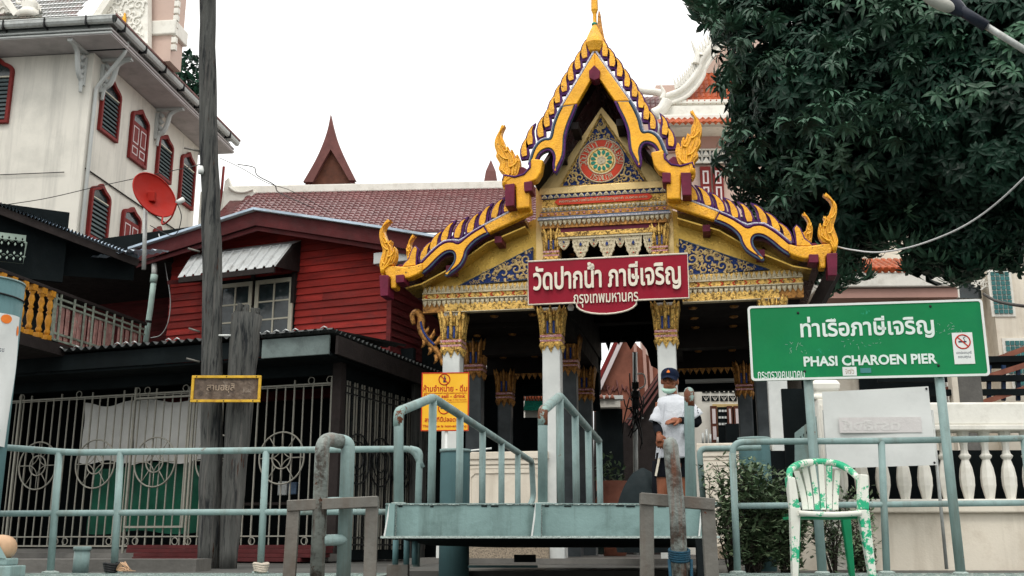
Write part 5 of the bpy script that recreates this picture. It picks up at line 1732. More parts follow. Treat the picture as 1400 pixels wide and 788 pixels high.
mb2 = leaf_tuft((.1, 0, tp.z - .7), .6, .6, 200, .32, 5); mb.add(mb2.v, mb2.f)
tag(mb.build('crown', M['leaf'], st), kind='stuff')

# ================================================================== long purple-tiled building
TF = Frame(500, 30, 3.5)
lb = fempty('monastery_hall', TF, 'long purple-tiled roof with a white ridge behind the red house', 'building')
zr_ = TF.p(500, 262).z
ua, ub = TF.p(334, 258).x, TF.p(780, 250).x
pitch = R(38)
MB().box(TF.p(318, 258).x, ub, -.18, .25, zr_ - .05, zr_ + .2).build('ridge', M['cream_white'], lb, bev=.03)
tile = MB()
tw_, thh = .172, .20
for j in range(17):
    for i in range(int((ub - ua) / tw_) + 3):
        u = ua + i * tw_ - (j * .045 if i == 0 else 0)
        y0_, z0_ = -.1 - thh * j * math.cos(pitch), zr_ - .02 - thh * j * math.sin(pitch)
        y1_, z1_ = y0_ - thh * 1.12 * math.cos(pitch), z0_ - thh * 1.12 * math.sin(pitch)
        if u < ua - .0: continue
        h = .042 + random.uniform(-.006, .006)
        if random.random() < .03: z1_ -= .03; y1_ -= .03
        e_ = .018
        tile.add([(u, y0_, z0_), (u + tw_ * .3, y0_ - .01, z0_ + h * .6), (u + tw_ * .7, y0_ - .01, z0_ + h * .6), (u + tw_ * .98, y0_, z0_),
                  (u, y1_, z1_ + e_), (u + tw_ * .3, y1_ - .012, z1_ + h + e_), (u + tw_ * .7, y1_ - .012, z1_ + h + e_), (u + tw_ * .98, y1_, z1_ + e_),
                  (u, y1_, z1_ - .02), (u + tw_ * .98, y1_, z1_ - .02)],
                 [(4, 5, 1, 0), (5, 6, 2, 1), (6, 7, 3, 2), (8, 9, 7, 6, 5, 4)])
tag(tile.build('roof_tiles', M['tile_purple'], lb), kind='stuff')
zd = zr_ - .02 - thh * 17 * math.sin(pitch); yd = -.1 - thh * 17 * math.cos(pitch)
MB().add([(ua - .3, 0, zr_ - .06), (ub, 0, zr_ - .06), (ub, yd, zd - .06), (ua - .3, yd, zd - .06)], [(3, 2, 1, 0)]).build('roof_base', M['tile_maroon'], lb)
MB().box(ua - .1, ub, yd + .5, 3, 0, zd).build('wall', M['white_wall'], lb)
# white curved gable end on the left
ge = [TF.p(x, y, -.3) for x, y in ((313, 243), (317, 256), (330, 263), (346, 261), (350, 264), (340, 275), (322, 290), (312, 310), (309, 340), (303, 340), (304, 300), (306, 262), (308, 248))]
MB().prism([(p.x, p.z) for p in ge], -.35, -.15).build('gable_end', M['cream_white'], lb, bev=.02)
c1 = smooth_path([TF.p(x, y, -.4) for x, y in ((313, 256), (322, 262), (334, 263), (346, 259))], 5)
MB().tube(c1, .04, 5).build('gable_scroll', M['cream_white'], lb)
MB().tube([TF.p(306, 228, -.3), TF.p(303, 262, -.3), TF.p(299, 290, -.3)], .04, 6).build('drainpipe', M['marron_frame'], lb)
MB().box(TF.p(272, 290, 2).x, TF.p(310, 290, 2).x, 2, 2.3, 3, TF.p(290, 262, 2).z).build('end_wall', M['cream_white'], lb)

# pointed gable roof standing behind
GF = Frame(456, 38, 4)
pg = fempty('pointed_gable', GF, 'steep brown concave gable rising behind the white ridge', 'roof')
out_r = [(457, 165), (461, 183), (467, 203), (477, 226), (491, 254)]
out_l = [(457, 165), (453, 185), (446, 206), (436, 228), (420, 256)]
inr = [(457, 213), (468, 230), (479, 254)]
P1 = [GF.q(x, y) for x, y in [tuple(p) for p in smooth_path(out_r, 4)] + [(482, 254)] + [(470, 233), (457, 212), (445, 233), (433, 256)] + [tuple(p) for p in smooth_path(out_l, 4)][::-1][:-1]]
MB().prism(P1, -.6, -.4).build('bargeboard', M['gable_brown'], pg)
P2 = [GF.q(x, y) for x, y in ((457, 190), (488, 258), (426, 258))]
MB().prism(P2, -.39, -.3).build('gable_boards', M['gable_wood'], pg)
for sgn, run in ((1, out_r), (-1, out_l)):
    P3 = [GF.q(x - sgn * 1.5, y + 3) for x, y in run[1:]]; 
    MB().prism(P3 + [(a - sgn * .12, b - .1) for a, b in P3][::-1], -.5, -.1).build('roof', M['tile_maroon'], pg)
MB().box(GF.q(425, 256)[0], GF.q(487, 256)[0], .1, .5, 0, GF.q(450, 258)[1]).build('wall', M['gable_wood'], pg)
sp_ = at(671, 248, 40)
sps = empty('spire', (sp_.x, sp_.y, 0), 0, 'small distant maroon spire tip above the white ridge', 'spire')
spz = at(671, 219, 40).z
MB().lathe([(.9, 0), (.9, sp_.z - 1.2), (.42, sp_.z - .3), (.28, sp_.z + (spz - sp_.z) * .4), (.1, sp_.z + (spz - sp_.z) * .8), (.01, spz)], 4, 0, rot=PI / 4, smooth=False).build('spire_roof', M['gable_brown'], sps)

# ================================================================== temple hall behind, right
RF = Frame(950, 32, 2)
rb = fempty('ordination_hall', RF, 'pink temple hall with tiers of orange tiles and white serpent gables', 'building')
def rz(y, x=930, v=0): return RF.p(x, y, v).z
def ru(x, v=0): return RF.p(x, 160, v).x
def tiles_plane(parent, poly_px, v, step=.2, rows=.2, slope=.8, mm='tile_orange'):
    """rows of rounded tiles inside an outline, each row stepping back as it rises"""
    P = [RF.q(x, y, v) for x, y in poly_px]
    x0, x1 = min(p[0] for p in P), max(p[0] for p in P)
    z0, z1 = min(p[1] for p in P), max(p[1] for p in P)
    mb = MB(); z_ = z0; j = 0
    while z_ < z1:
        u = x0
        while u < x1:
            if inside((u + step / 2, z_ + rows * .4), P):
                y = v + (z_ - z0) * slope
                mb.add([(u, y, z_), (u + step * .5, y - .07, z_ + .015), (u + step, y, z_), (u + step, y + rows * slope, z_ + rows), (u + step * .5, y - .05 + rows * slope, z_ + rows + .01), (u, y + rows * slope, z_ + rows), (u + step * .5, y - .0, z_ - .09)],
                       [(0, 1, 4, 5), (1, 2, 3, 4), (0, 6, 1), (1, 6, 2)])
            u += step
        z_ += rows; j += 1
    return tag(mb.build('roof_tiles', M[mm], parent), kind='stuff')
MB().box(ru(896), ru(1060), .3, 8, 0, rz(182)).build('wall', M['palepink'], rb)
MB().box(ru(896), ru(1060), .2, .3, rz(205), rz(182)).build('wall_band', M['pinkwall'], rb)
MB().box(ru(898), ru(1060), -.7, .3, rz(181), rz(168)).build('cornice', M['cream_white'], rb, bev=.04)
MB().box(ru(898), ru(1060), -.6, .3, rz(184), rz(181)).build('moulding', M['cream_white'], rb)
tiles_plane(rb, ((900, 166), (1060, 166), (1060, 153), (908, 153)), -.85, .19, .17, .9)
MB().box(ru(905), ru(1050), -.3, .3, rz(169), rz(150)).build('upper_wall', M['cream_white'], rb)
MB().box(ru(905), ru(1060), .0, 5, rz(156), rz(140)).build('cornice', M['cream_white'], rb, bev=.04)
MB().box(ru(903), ru(1060), -.15, .2, rz(144), rz(139)).build('moulding', M['cream_white'], rb, bev=.02)
tiles_plane(rb, ((911, 138), (1040, 138), (1040, 60), (975, 80), (958, 102)), -.1, .19, .19, .5)
lay = smooth_path([RF.p(x, y, -.2) for x, y in ((907, 133), (930, 124), (945, 110), (955, 95), (958, 84), (975, 60), (997, 32))], 5)
nl = len(lay)
MB().tube(lay, [.1] * nl, 6, flat=1.0).build('serpent_ridge', M['cream_white'], rb)
MB().tube([p + Vector((.16, .06, -.22)) for p in lay], [.07] * nl, 6).build('serpent_ridge', M['cream_white'], rb)
mb = MB(); mb.strip([p + Vector((.0, .0, 0)) for p in lay], [p + Vector((.17, .06, -.24)) for p in lay]); mb.build('ridge_face', M['cream_white'], rb)
mb = MB()
for i in range(4, nl - 1, 1):
    p = lay[i]; mb.prism([(p.x - .06, p.z + .1), (p.x + .06, p.z + .15), (p.x - .1, p.z + .5)], -.25, -.15)
mb.build('crocket', M['cream_white'], rb)
def hornw(x0, y0, x1, y1, w_):
    a, b = RF.p(x0, y0, -.25), RF.p(x1, y1, -.25)
    mid1 = a.lerp(b, .35) + Vector((w_ * .8, 0, 0)); mid2 = a.lerp(b, .7) + Vector((w_ * .3, 0, 0))
    MB().tube(smooth_path([a, mid1, mid2, b], 5), [w_ * (1 - i / 15.5) for i in range(16)], 6).build('horn_finial', M['cream_white'], rb)
hornw(951, 88, 944, 53, .13); hornw(905, 136, 902, 112, .11); hornw(958, 76, 948, 72, .09)
dm = [RF.p(x, y, .0) for x, y in ((952, 92), (940, 118), (950, 116), (961, 95), (1040, 20), (1040, 8))]
MB().box(ru(905), ru(1050), 1.5, 6, rz(140), rz(90)).build('upper_wall', M['palepink'], rb)
MB().prism([RF.q(x, y, .5) for x, y in ((955, 100), (1050, 100), (1050, -20), (1015, 12))], .5, .7).build('gable_wall', M['palepink'], rb)
# left purple wing
tiles_plane(rb, ((877, 152), (903, 152), (903, 128), (877, 128)), .6, .17, .17, .6, 'tile_purple')
MB().box(ru(860), ru(908), .5, 3, rz(180), rz(152)).build('wing_wall', M['palepink'], rb)
MB().tube(smooth_path([RF.p(x, y, .6) for x, y in ((860, 108), (866, 118), (877, 124), (895, 126), (905, 128))], 4), .12, 6).build('serpent_ridge', M['cream_white'], rb)
MB().tube(smooth_path([RF.p(x, y, -.4) for x, y in ((893, 157), (903, 152), (909, 144), (912, 138))], 4), .2, 6).build('serpent_ridge', M['cream_white'], rb)
# vent blocks and red window
for j in range(2):
    for i in range(6):
        a, b = ru(948 + i * 11.2), ru(957 + i * 11.2)
        z0_, z1_ = rz(211 + j * 9), rz(204 + j * 9)
        o = MB().prism([(a - .04, z0_ - .04), (b + .04, z0_ - .04), (b + .04, z1_ + .04), (a - .04, z1_ + .04)], .1, .2, holes=[[(a, z0_), (a, z1_), (b, z1_), (b, z0_)]]).build('vent_block', M['cream_white'], rb)
        MB().prism([(a, z0_), (b, z0_), ((a + b) / 2, z1_)], .13, .17).build('fan_tracery', M['cream_white'], o)
MB().box(ru(945), ru(1040), .19, .22, rz(222), rz(202)).build('vent_shadow', M['glass_dark'], rb)
for x0, x1 in ((955, 969), (972, 986)):
    o = MB().box(ru(x0), ru(x1), .15, .25, rz(290), rz(226)).build('shutter', M['marron_frame'], rb)
    for y0_, y1_ in ((232, 250), (254, 284)):
        a, b = ru(x0 + 3), ru(x1 - 3)
        MB().prism([(a, rz(y1_)), (b, rz(y1_)), (b, rz(y0_)), (a, rz(y0_))], .13, .149, holes=[[(a + .05, rz(y1_) + .05), (a + .05, rz(y0_) - .05), (b - .05, rz(y0_) - .05), (b - .05, rz(y1_) + .05)]]).build('panel_moulding', M['faint_pink'], o)

# ================================================================== lower building at far right
EF = Frame(1250, 26, 2)
eb = fempty('cream_building', EF, 'cream building with orange eave tiles and green glass block windows behind balustrade', 'building')
def eq(x, y, v=0): return EF.p(x, y, v)
ez = lambda y: EF.p(1280, y, 0).z
eu = lambda x, v=0: EF.p(x, 450, v).x
MB().box(eu(1090), eu(1420), .0, 6, 0, ez(250)).build('wall', M['cream'], eb)
MB().box(eu(1348), eu(1500), -.6, 6, 0, ez(200)).build('tower', M['cream'], eb)
MB().box(eu(1100), eu(1282), -1.6, .0, ez(412), ez(393)).build('canopy_fascia', M['cream_white'], eb, bev=.03)
MB().box(eu(1110), eu(1282), -1.5, .0, ez(425), ez(413)).build('canopy_soffit', M['pinkwall'], eb)
mb = MB()
for i in range(52):
    u = eu(1100, -1.6) + i * .155
    if u > eu(1280, -1.6): break
    for j in range(4):
        mb.tube([(u, -1.65 + j * .28, ez(391) + .0 + j * .13), (u, -1.33 + j * .28, ez(391) + .15 + j * .13)], .075, 6)
tag(mb.build('roof_tiles', M['tile_orange'], eb), kind='stuff')
def blockwin(x0, x1, y0, y1, nx_, nz2, v):
    a, b = eu(x0, v), eu(x1, v)
    z1_, z0_ = EF.p((x0 + x1) / 2, y0, v).z, EF.p((x0 + x1) / 2, y1, v).z
    o = MB().box(a - .06, b + .06, v - .03, v, z0_ - .06, z1_ + .06).build('window_frame', M['cream_white'], eb)
    pw_, ph_ = (b - a) / nx_, (z1_ - z0_) / nz2
    me = MB().box(0, pw_ * .8, -.03, .0, 0, ph_ * .8).mesh('glass_block', M['teal_glass'])
    for i in range(nx_):
        for j in range(nz2):
            q = bpy.data.objects.new('glass_block', me); COL.objects.link(q); q.parent = o
            q.location = (a + i * pw_ + pw_ * .1, v - .031, z0_ + j * ph_ + ph_ * .1)
blockwin(1361, 1387, 372, 430, 4, 9, -.6); blockwin(1371, 1397, 466, 512, 4, 6, -.6); blockwin(1378, 1398, 515, 535, 3, 3, -.6)
MB().box(eu(1292, -.3), eu(1347, -.3), -.3, -.05, ez(412), ez(384)).build('balcony_window', M['glass_dark'], eb)
MB().box(eu(1286, -.4), eu(1292, -.4), -.45, 0, ez(560), ez(378)).build('pilaster', M['cream_white'], eb)
MB().box(eu(1314, -.4), eu(1317, -.4), -.4, -.3, ez(412), ez(384)).build('mullion', M['cream_white'], eb)
for k in range(14):
    p = eq(1288 + k * 4.3, 376 + 3 * math.sin(k * .7) + (0 if k < 10 else (k - 9) * 3.0), -.5)
    o = bpy.data.objects.new('carved_scroll', SCW); COL.objects.link(o); o.parent = eb
    o.location = p; o.scale = (.09, .06, .09); o.rotation_euler = (0, k * 1.1, 0)
MB().box(eu(1170, -.1), eu(1290, -.1), -.1, -.0, ez(570), ez(430)).build('dark_opening', M['interior'], eb)
# stair flights with blue steel at the right
sf = fempty('outdoor_stair', EF, 'dark blue steel staircase with brown treads beside the cream building', 'staircase')
for (x0, y0_, x1, y1_, mm, v) in ((1285, 536, 1400, 500, 'brown_tile', -2.0), (1330, 555, 1420, 525, 'brown_tile', -2.2), (1340, 500, 1420, 470, 'brown_tile', -1.4)):
    MB().beam(eq(x0, y0_, v), eq(x1, y1_, v), .3, .12).build('stair_string', M[mm], sf)
for (y, v) in ((492, -1.9), (500, -1.8), (519, -2.1), (538, -2.3)):
    MB().beam(eq(1200 if y > 515 else 1350, y, v), eq(1440, y - 2, v), .12, .14).build('steel_beam', M['interior'], sf)
for x in (1352, 1392, 1372):
    MB().beam(eq(x, 548, -2), eq(x, 500, -2), .08, .08).build('blue_post', M['stair_blue'], sf)
MB().box(eu(1302, -2.4), eu(1334, -2.4), -2.4, -2.2, 0, EF.p(1315, 512, -2.4).z).build('stair_pier', M['concrete'], sf)
MB().box(eu(1293, -2.4), eu(1301, -2.4), -2.45, -2.2, 0, EF.p(1315, 512, -2.4).z).build('stair_pier', M['cream'], sf)
# ================================================================== things seen through the pavilion
MB().box(PF.p(560, 500, 4.9).x, PF.p(716, 500, 4.9).x, 4.85, 4.9, 0, zc).build('inner_shade', M['interior'], pav)  # flat dark sheet added as the shade behind the columns
MB().box(PF.p(930, 500, 4.9).x, PF.p(1060, 500, 4.9).x, 4.86, 4.9, PF.p(980, 519, 4.9).z, zc).build('upper_shade', M['interior'], pav)  # dark sheet hung in place of the shade under the ceiling
MB().box(PF.p(1010, 560, 4.9).x, PF.p(1130, 560, 4.9).x, 4.86, 4.9, 0, zc).build('inner_shade', M['interior'], pav)
MB().box(PF.p(715, 600, 4.85).x, PF.p(752, 600, 4.85).x, 4.85, 4.9, 0, PF.p(730, 571, 4.85).z).build('inner_shade', M['interior'], pav)
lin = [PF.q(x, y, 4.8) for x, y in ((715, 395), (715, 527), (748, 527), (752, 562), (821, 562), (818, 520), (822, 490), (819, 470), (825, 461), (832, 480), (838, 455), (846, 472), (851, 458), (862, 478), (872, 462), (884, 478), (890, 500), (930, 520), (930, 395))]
MB().prism(lin, 4.8, 4.84).build('upper_shade', M['interior'], pav)  # shade of the middle bay as a black cut-out with jagged foot
MB().box(ox0 - .1, ox1 + .1, .5, .55, Z(400), Z(300)).build('attic_shade', M['interior'], pav)  # dark panel added to give the gable opening its shade
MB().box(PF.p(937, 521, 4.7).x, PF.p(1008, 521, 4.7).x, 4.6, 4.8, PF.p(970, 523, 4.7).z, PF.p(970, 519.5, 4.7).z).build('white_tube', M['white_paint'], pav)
for v in (.9, 2.9):
    MB().box(cx0, uc0, v, v + .03, zc - .05, zc + .018).build('ceiling_rib', M['interior_ceiling'], pav)

KF = Frame(850, 27, 4)
kb = fempty('gable_building', KF, 'terracotta coloured gable building glimpsed between the two middle columns', 'building')
kq = lambda x, y, v=0: KF.q(x, y, v)
MB().prism([kq(815, 560), (kq(900, 560)[0], kq(815, 560)[1]), kq(900, 500), kq(853, 455), kq(815, 520)][::1], 0, .3).build('gable_wall', M['brown_tile'], kb)
MB().box(kq(812, 560)[0], kq(905, 560)[0], .0, .3, 0, kq(815, 559)[1]).build('wall', M['brown_tile'], kb)
for a, b, mm in (((856, 452), (812, 548), 'faint_pink'), ((850, 452), (806, 545), 'marron_frame')):
    p, q = KF.p(*a, -.1), KF.p(*b, -.1)
    MB().beam(p, q, .1, .16, up=(0, -1, 0)).build('raking_board', M[mm], kb)
for x in (868, 880, 888):
    MB().beam(KF.p(x, 470, -.1), KF.p(x + 4, 540, -.1), .1, .08).build('batten', M['pinkwall'], kb)
for i in range(7):
    MB().tube([KF.p(822 + i * 7, 520 + (i % 3) * 6, -.03), KF.p(826 + i * 7, 535 + (i % 2) * 8, -.03), KF.p(833 + i * 6, 528, -.03)], .02, 4).build('carved_scroll', M['gable_brown'], kb)
MB().prism([kq(815, 672, -2.3), kq(846, 655, -2.3), kq(846, 632, -2.3), kq(836, 620, -2.3), kq(826, 628, -2.3), kq(815, 655, -2.3)], -2.4, -2.3).build('low_gable', M['brown_tile'], kb)
# dark roof slope at the right, carried down as one flat dark plane
MB().prism([kq(x, y, -2) for x, y in ((812, 563), (846, 563), (852, 580), (904, 504), (920, 496), (925, 760), (812, 760))], -2, -1.9).build('dark_slope_plane', M['darkwood'], kb)
for dx in (0, 3.5, 8): MB().beam(KF.p(906 + dx, 505 + dx, -2.1), KF.p(856 + dx, 578 + dx, -2.1), .035, .05).build('verge_board', M['gable_brown'], kb)
# shelf with white offering box and terracotta cones
sh = fempty('offering_shelf', Frame(830, 23, 4), 'white shelf box with small terracotta cones seen between the middle columns', 'shelf')
SFm = Frame(830, 23, 4)
a, b = SFm.p(818, 560), SFm.p(848, 543)
MB().box(a.x, b.x, 0, .3, SFm.p(830, 557).z, SFm.p(830, 546).z).build('box', M['white_wall'], sh)
MB().box(a.x - .02, b.x + .06, -.03, .3, SFm.p(830, 546).z, SFm.p(830, 541).z).build('shelf_top', M['white_paint'], sh)
for x in (822, 830, 837): MB().lathe([(.06, 0), (.04, .06), (0, .12)], 10, 0, (SFm.p(x, 545).x, -.02, SFm.p(x, 546).z)).build('cone', M['brown_tile'], sh)
MB().box(a.x - .05, b.x + .05, .3, .4, 0, SFm.p(830, 557).z).build('leg_panel', M['interior'], sh)
# coloured little roof between columns
cr_ = fempty('small_shrine_roof', Frame(732, 22, 4), 'small red and green tiled shrine roof glimpsed beside the second column', 'shrine')
CF = Frame(732, 22, 4)
MB().prism([CF.q(718, 545), CF.q(746, 545), CF.q(742, 528), CF.q(722, 528)], 0, .2).build('roof', M['brown_tile'], cr_)
MB().prism([CF.q(716, 562), CF.q(748, 562), CF.q(746, 548), CF.q(718, 548)], -.1, .2).build('green_roof', M['green_inlay'], cr_)
MB().box(CF.q(718, 570)[0], CF.q(748, 570)[0], 0, .2, CF.q(730, 572)[1], CF.q(730, 562)[1]).build('wall', M['white_wall'], cr_)
for i in range(9):
    MB().tube([CF.p(716 + i * 4, 547, -.12), CF.p(716 + i * 4, 538, .05)], .03, 5).build('roof_tile', M['tile_orange'], cr_)
# white house with vent blocks and open brown shutters
VF = Frame(975, 25, 2)
vh = fempty('white_house', VF, 'small white house with fan vent blocks and open brown shutters behind the person', 'building')
vq = lambda x, y, v=0: VF.q(x, y, v)
MB().box(vq(930, 560)[0], vq(1060, 560)[0], 0, .3, 0, VF.p(975, 505).z).build('wall', M['white_wall'], vh)
for j in range(2):
    for i in range(6):
        a, z0_ = vq(960 + i * 12.3, 537 + j * 11.5); b, z1_ = vq(970 + i * 12.3, 530 + j * 11.5)
        o = MB().box(a, b, -.02, .0, z0_, z1_).build('vent_block', M['interior'], vh)
        for k in range(3):
            c = (a + b) / 2
            MB().beam((c, -.03, z0_), (c + (k - 1) * .06, -.03, z1_ - .02), .012, .012).build('fan_rib', M['white_wall'], o)
MB().box(vq(975, 580)[0], vq(1016, 580)[0], -.04, -.01, 0.1, vq(990, 553)[1]).build('door_surround', M['gold_pale'], vh)
MB().box(vq(981, 580)[0], vq(1012, 580)[0], -.045, -.02, 0.1, vq(990, 557)[1]).build('doorway', M['interior'], vh)
for x0, x1 in ((971, 980), (1003, 1013), (994, 1001)):
    o = MB().box(vq(x0, 580)[0], vq(x1, 580)[0], -.12, -.06, vq(990, 606)[1], vq(990, 556)[1]).build('shutter', M['shutter'], vh)
    for y0_, y1_ in ((560, 580), (584, 602)):
        MB().box(vq(x0 + 2.2, 580)[0], vq(x1 - 2.2, 580)[0], -.128, -.121, vq(990, y1_)[1], vq(990, y0_)[1]).build('shutter_panel', M['faint_pink'], o)
for i in range(9):
    x, y = 984 + (i % 3) * 4, 562 + (i // 3) * 9
    MB().cbox(VF.p(x, y, -.06), (.05, .02, .05)).build('pale_plaque', M['white_paint'], vh)
MB().box(vq(988, 600)[0], vq(1016, 600)[0], -.5, -.45, 0, vq(1000, 583)[1]).build('dark_screen', M['interior'], vh)
for x, h in ((961, 20), (966, 25), (971, 18), (981, 14)):
    MB().tube([VF.p(x, 612, -.6), VF.p(x, 612 - h, -.6)], .03, 6).build('candle_rod', M['galv'], vh)
MB().tube([VF.p(947, 523, -.1), VF.p(947, 560, -.1), VF.p(945, 610, -.1)], .04, 6).build('drainpipe', M['white_wall'], vh)
# concrete post with electric gear
ep = at(868, 690, 19)
ebx = empty('electric_post', (ep.x, ep.y, 0), 0, 'thin grey post tangled with black wires behind the person', 'utility post')
q = lambda x, y: at(x, y, 19) - Vector((ep.x, ep.y, 0))
MB().tube([(0, 0, 0), q(868, 482)], .045, 10).build('post', M['galv'], ebx)
rr = random.Random(3)
for i in range(16):
    a = q(868 + rr.uniform(-8, 6), 520 + rr.uniform(-10, 45)); b = q(868 + rr.uniform(-18, 12), 555 + rr.uniform(-20, 60))
    MB().tube(smooth_path([a, (a + b) / 2 + Vector((rr.uniform(-.15, .15), -.1, -.1)), b], 4), .012, 4).build('wire', M['cable'], ebx)
for y in (528, 540, 552): MB().cbox(q(868, y) + Vector((0, -.06, 0)), (.12, .1, .12)).build('junction_box', M['cable'], ebx, bev=.01)
MB().tube(smooth_path([q(868, 512), q(880, 512), q(882, 526), q(874, 532)], 4), .014, 5).build('bent_conduit', M['white_paint'], ebx)
MB().tube([q(858, 573), q(880, 572)], .012, 5).build('cross_wire', M['galv'], ebx)
# dark tarpaulin bundle and planter
bt = at(880, 690, 13.0)
tb = empty('tarpaulin_bundle', (bt.x, bt.y, .05), 0, 'rounded dark green tarpaulin bundle standing behind the person', 'tarpaulin')
def bump_fn(s, t):
    a = 2 * PI * s; z = t * 1.0
    r = .33 * math.sin(PI * min(1, .28 + .72 * t)) ** .6 + .02
    w_ = 1 + .07 * math.sin(5 * a + 3 * z) + .05 * math.sin(9 * a - 6 * z)
    return (r * w_ * math.cos(a), r * w_ * math.sin(a) * .7, .08 + 1.0 * z)
mb = MB(); mb.grid(bump_fn, 30, 16)
mb.build('tarpaulin_sheet', M['tarp_dark'], tb)
MB().tube([(.1, -.15, .3), (.12, -.2, 1.15)], .03, 6).build('tie_cord', M['black_cloth'], tb)
pl = at(838, 640, 17)
pp_ = empty('potted_plant', (pl.x, pl.y, 0), 0, 'leafy plant in a brown urn seen between the middle columns', 'plant')
MB().lathe([(.16, 0), (.24, .3), (.3, .9), (.2, 1.1), (.26, 1.2)], 12).build('urn', M['brown_tile'], pp_)
mb = leaf_tuft((-.05, 0, 1.35), .25, .3, 90, .12, 8)
tag(mb.build('leaves', M['leaf_shrub'], pp_), kind='stuff')
ip = at(700, 690, 15.5)

# ================================================================== pavilion side: the pale stone parapet with plaque behind green sign
# ================================================================== timber poles
wp = at(286, 780, 11.4)
wp.z = -.05
po = empty('utility_pole', wp, 0, 'tall weathered grey timber pole standing before the red house', 'pole')
top = at(287, -60, 11.4) - wp
path = [(0, 0, 0)]
rs = [.125]
rr = random.Random(5)
for i in range(1, 25):
    t = i / 24
    path.append((top.x * t + rr.uniform(-.008, .008) + .03 * math.sin(t * 5), rr.uniform(-.008, .008), top.z * t))
    rs.append(.122 - .028 * t + rr.uniform(-.004, .004))
MB().tube(path, rs, 18).build('pole_shaft', M['pole'], po)
def onpole(y): return at(286, y, 11.4) - wp
for (y, dx) in ((209, -.3), (346, -.22), (455, -.2), (496, -.24)):
    c = onpole(y)
    MB().tube([c + Vector((-.09, -.05, 0)), c + Vector((-.09 + dx * .6, -.06, .035))], .012, 6).build('climbing_peg', M['steel'], po)
c = onpole(238); 
MB().lathe([(.03, -.04), (.035, 0), (.02, .05)], 10, 0, tuple(c + Vector((-.06, -.12, 0)))).build('insulator', M['white_paint'], po)
MB().tube([onpole(460) + Vector((.1, -.05, 0)), onpole(460) + Vector((.27, -.05, 0))], .012, 6).build('climbing_peg', M['white_paint'], po)
sp2 = at(311, 780, 11.25); sp2.z = -.05
stp = empty('broken_stump', sp2, 0, 'short leaning split-topped timber post beside the tall pole', 'post')
tp2 = at(337, 432, 11.45) - sp2
path, rs = [], []
for i in range(15):
    t = i / 14
    path.append((tp2.x * t ** 1.15 + rr.uniform(-.006, .006), tp2.y * t, tp2.z * t)); rs.append(.085 + .085 * t ** .8 + rr.uniform(-.004, .004))
MB().tube(path, rs, 16, cap=True).build('stump_shaft', M['pole'], stp)
for i in range(9):
    a = 2 * PI * i / 9
    c = Vector(path[-1]) + Vector((.12 * math.cos(a), .12 * math.sin(a), -.05))
    MB().beam(c, c + Vector((rr.uniform(-.01, .01), 0, rr.uniform(.08, .17))), .06, .05).build('splinter', M['pole'], stp, bev=.01)
MB().tube([Vector(path[9]) + Vector((.1, -.1, 0)), Vector(path[9]) + Vector((.22, -.12, .03))], .01, 5).build('nail', M['steel'], stp)

# small framed board on the two poles
SBF = Frame(310, 11.08, 0)
sbd = fempty('nameplate_board', SBF, 'peeling brown board in a nailed yellow frame fixed to the timber poles', 'sign')
a, b = SBF.p(262, 532), SBF.p(357, 532)
z1, z0 = SBF.p(310, 514).z, SBF.p(310, 550.5).z
MB().box(a.x + .02, b.x - .02, -.005, .02, z0 + .02, z1 - .02).build('board', M['peeled'], sbd)
for (x0, x1, y0_, y1_) in ((a.x, b.x, z1 - .028, z1), (a.x, b.x, z0, z0 + .028), (a.x, a.x + .028, z0 + .029, z1 - .029), (b.x - .028, b.x, z0 + .029, z1 - .029)):
    MB().box(x0, x1, -.025, .0, y0_, y1_).build('frame_batten', M['yellow_frame'], sbd, bev=.003)
for (x, y) in ((.07, z1 - .014), (.5, z1 - .014), (.93, z1 - .014), (.1, z0 + .014), (.48, z0 + .014), (.9, z0 + .014)):
    MB().lathe([(.008, 0), (0, .005)], 6, M=Matrix.Translation((a.x + (b.x - a.x) * x, -.026, y)) @ Matrix.Rotation(R(90), 4, 'X')).build('nail', M['cable'], sbd)
text(sbd, 'สามอยุสิ', (a.x + (b.x - a.x) * .22, a.x + (b.x - a.x) * .62, z0 + .10, z0 + .20), -.006, M['letter_faded'], .003)

# ================================================================== railings of the pier
def railing(name, label, top_pts, mid_pts, posts, r=.024, rp=.03, Y=8.66, end_down=None, mats='teal'):
    o = empty(name, (0, 0, 0), 0, label, 'railing')
    T = [at(x, y, Y) for x, y in top_pts]
    if end_down: T = T + [at(end_down[0], end_down[1], Y)]
    if len(T) > 2: T = fillet(T, .10, 6)
    MB().tube(T, r * 1.1, 12).build('top_rail', M[mats], o)
    MB().tube([at(x, y, Y) for x, y in mid_pts], r, 12).build('mid_rail', M[mats], o)
    for (xt, yt, xb, yb) in posts:
        b = at(xb, yb, Y); b.z = 0.0; b.y = Y
        t = at(xt, yt, Y)
        p = MB().tube([b, t], rp * .95, 12).build('post', M[mats], o)
        MB().lathe([(.065, 0), (.065, .012), (.034, .02)], 14, 0, (b.x, b.y, 0.0)).build('base_flange', M['weld'], p)
    return o
rl = railing('pier_railing', 'pale teal tube railing in front of the black iron grille',
             [(-60, 606), (0, 611.5), (98, 619), (441, 615), (566, 614)], [(-60, 702), (0, 702.5), (275, 700.5), (566, 700)],
             [(81, 619, 69, 781), (165, 618, 156, 780), (364, 617, 356, 778)], end_down=(577, 640))
MB().tube(fillet([at(560, 614, 8.66), at(574, 617, 8.66), at(569, 775, 8.66)], .06), .028, 12).build('end_post', M['teal'], rl)
rr_l = railing('pier_railing', 'pale teal tube railing behind the paint-splashed chair and green sign posts',
               [(1003, 640), (1001, 605), (1040, 604), (1205, 603), (1480, 598)], [(1004, 692), (1480, 687)],
               [(1205, 604, 1212, 779), (1001.5, 620, 1008, 776), (1400, 601, 1420, 779)])
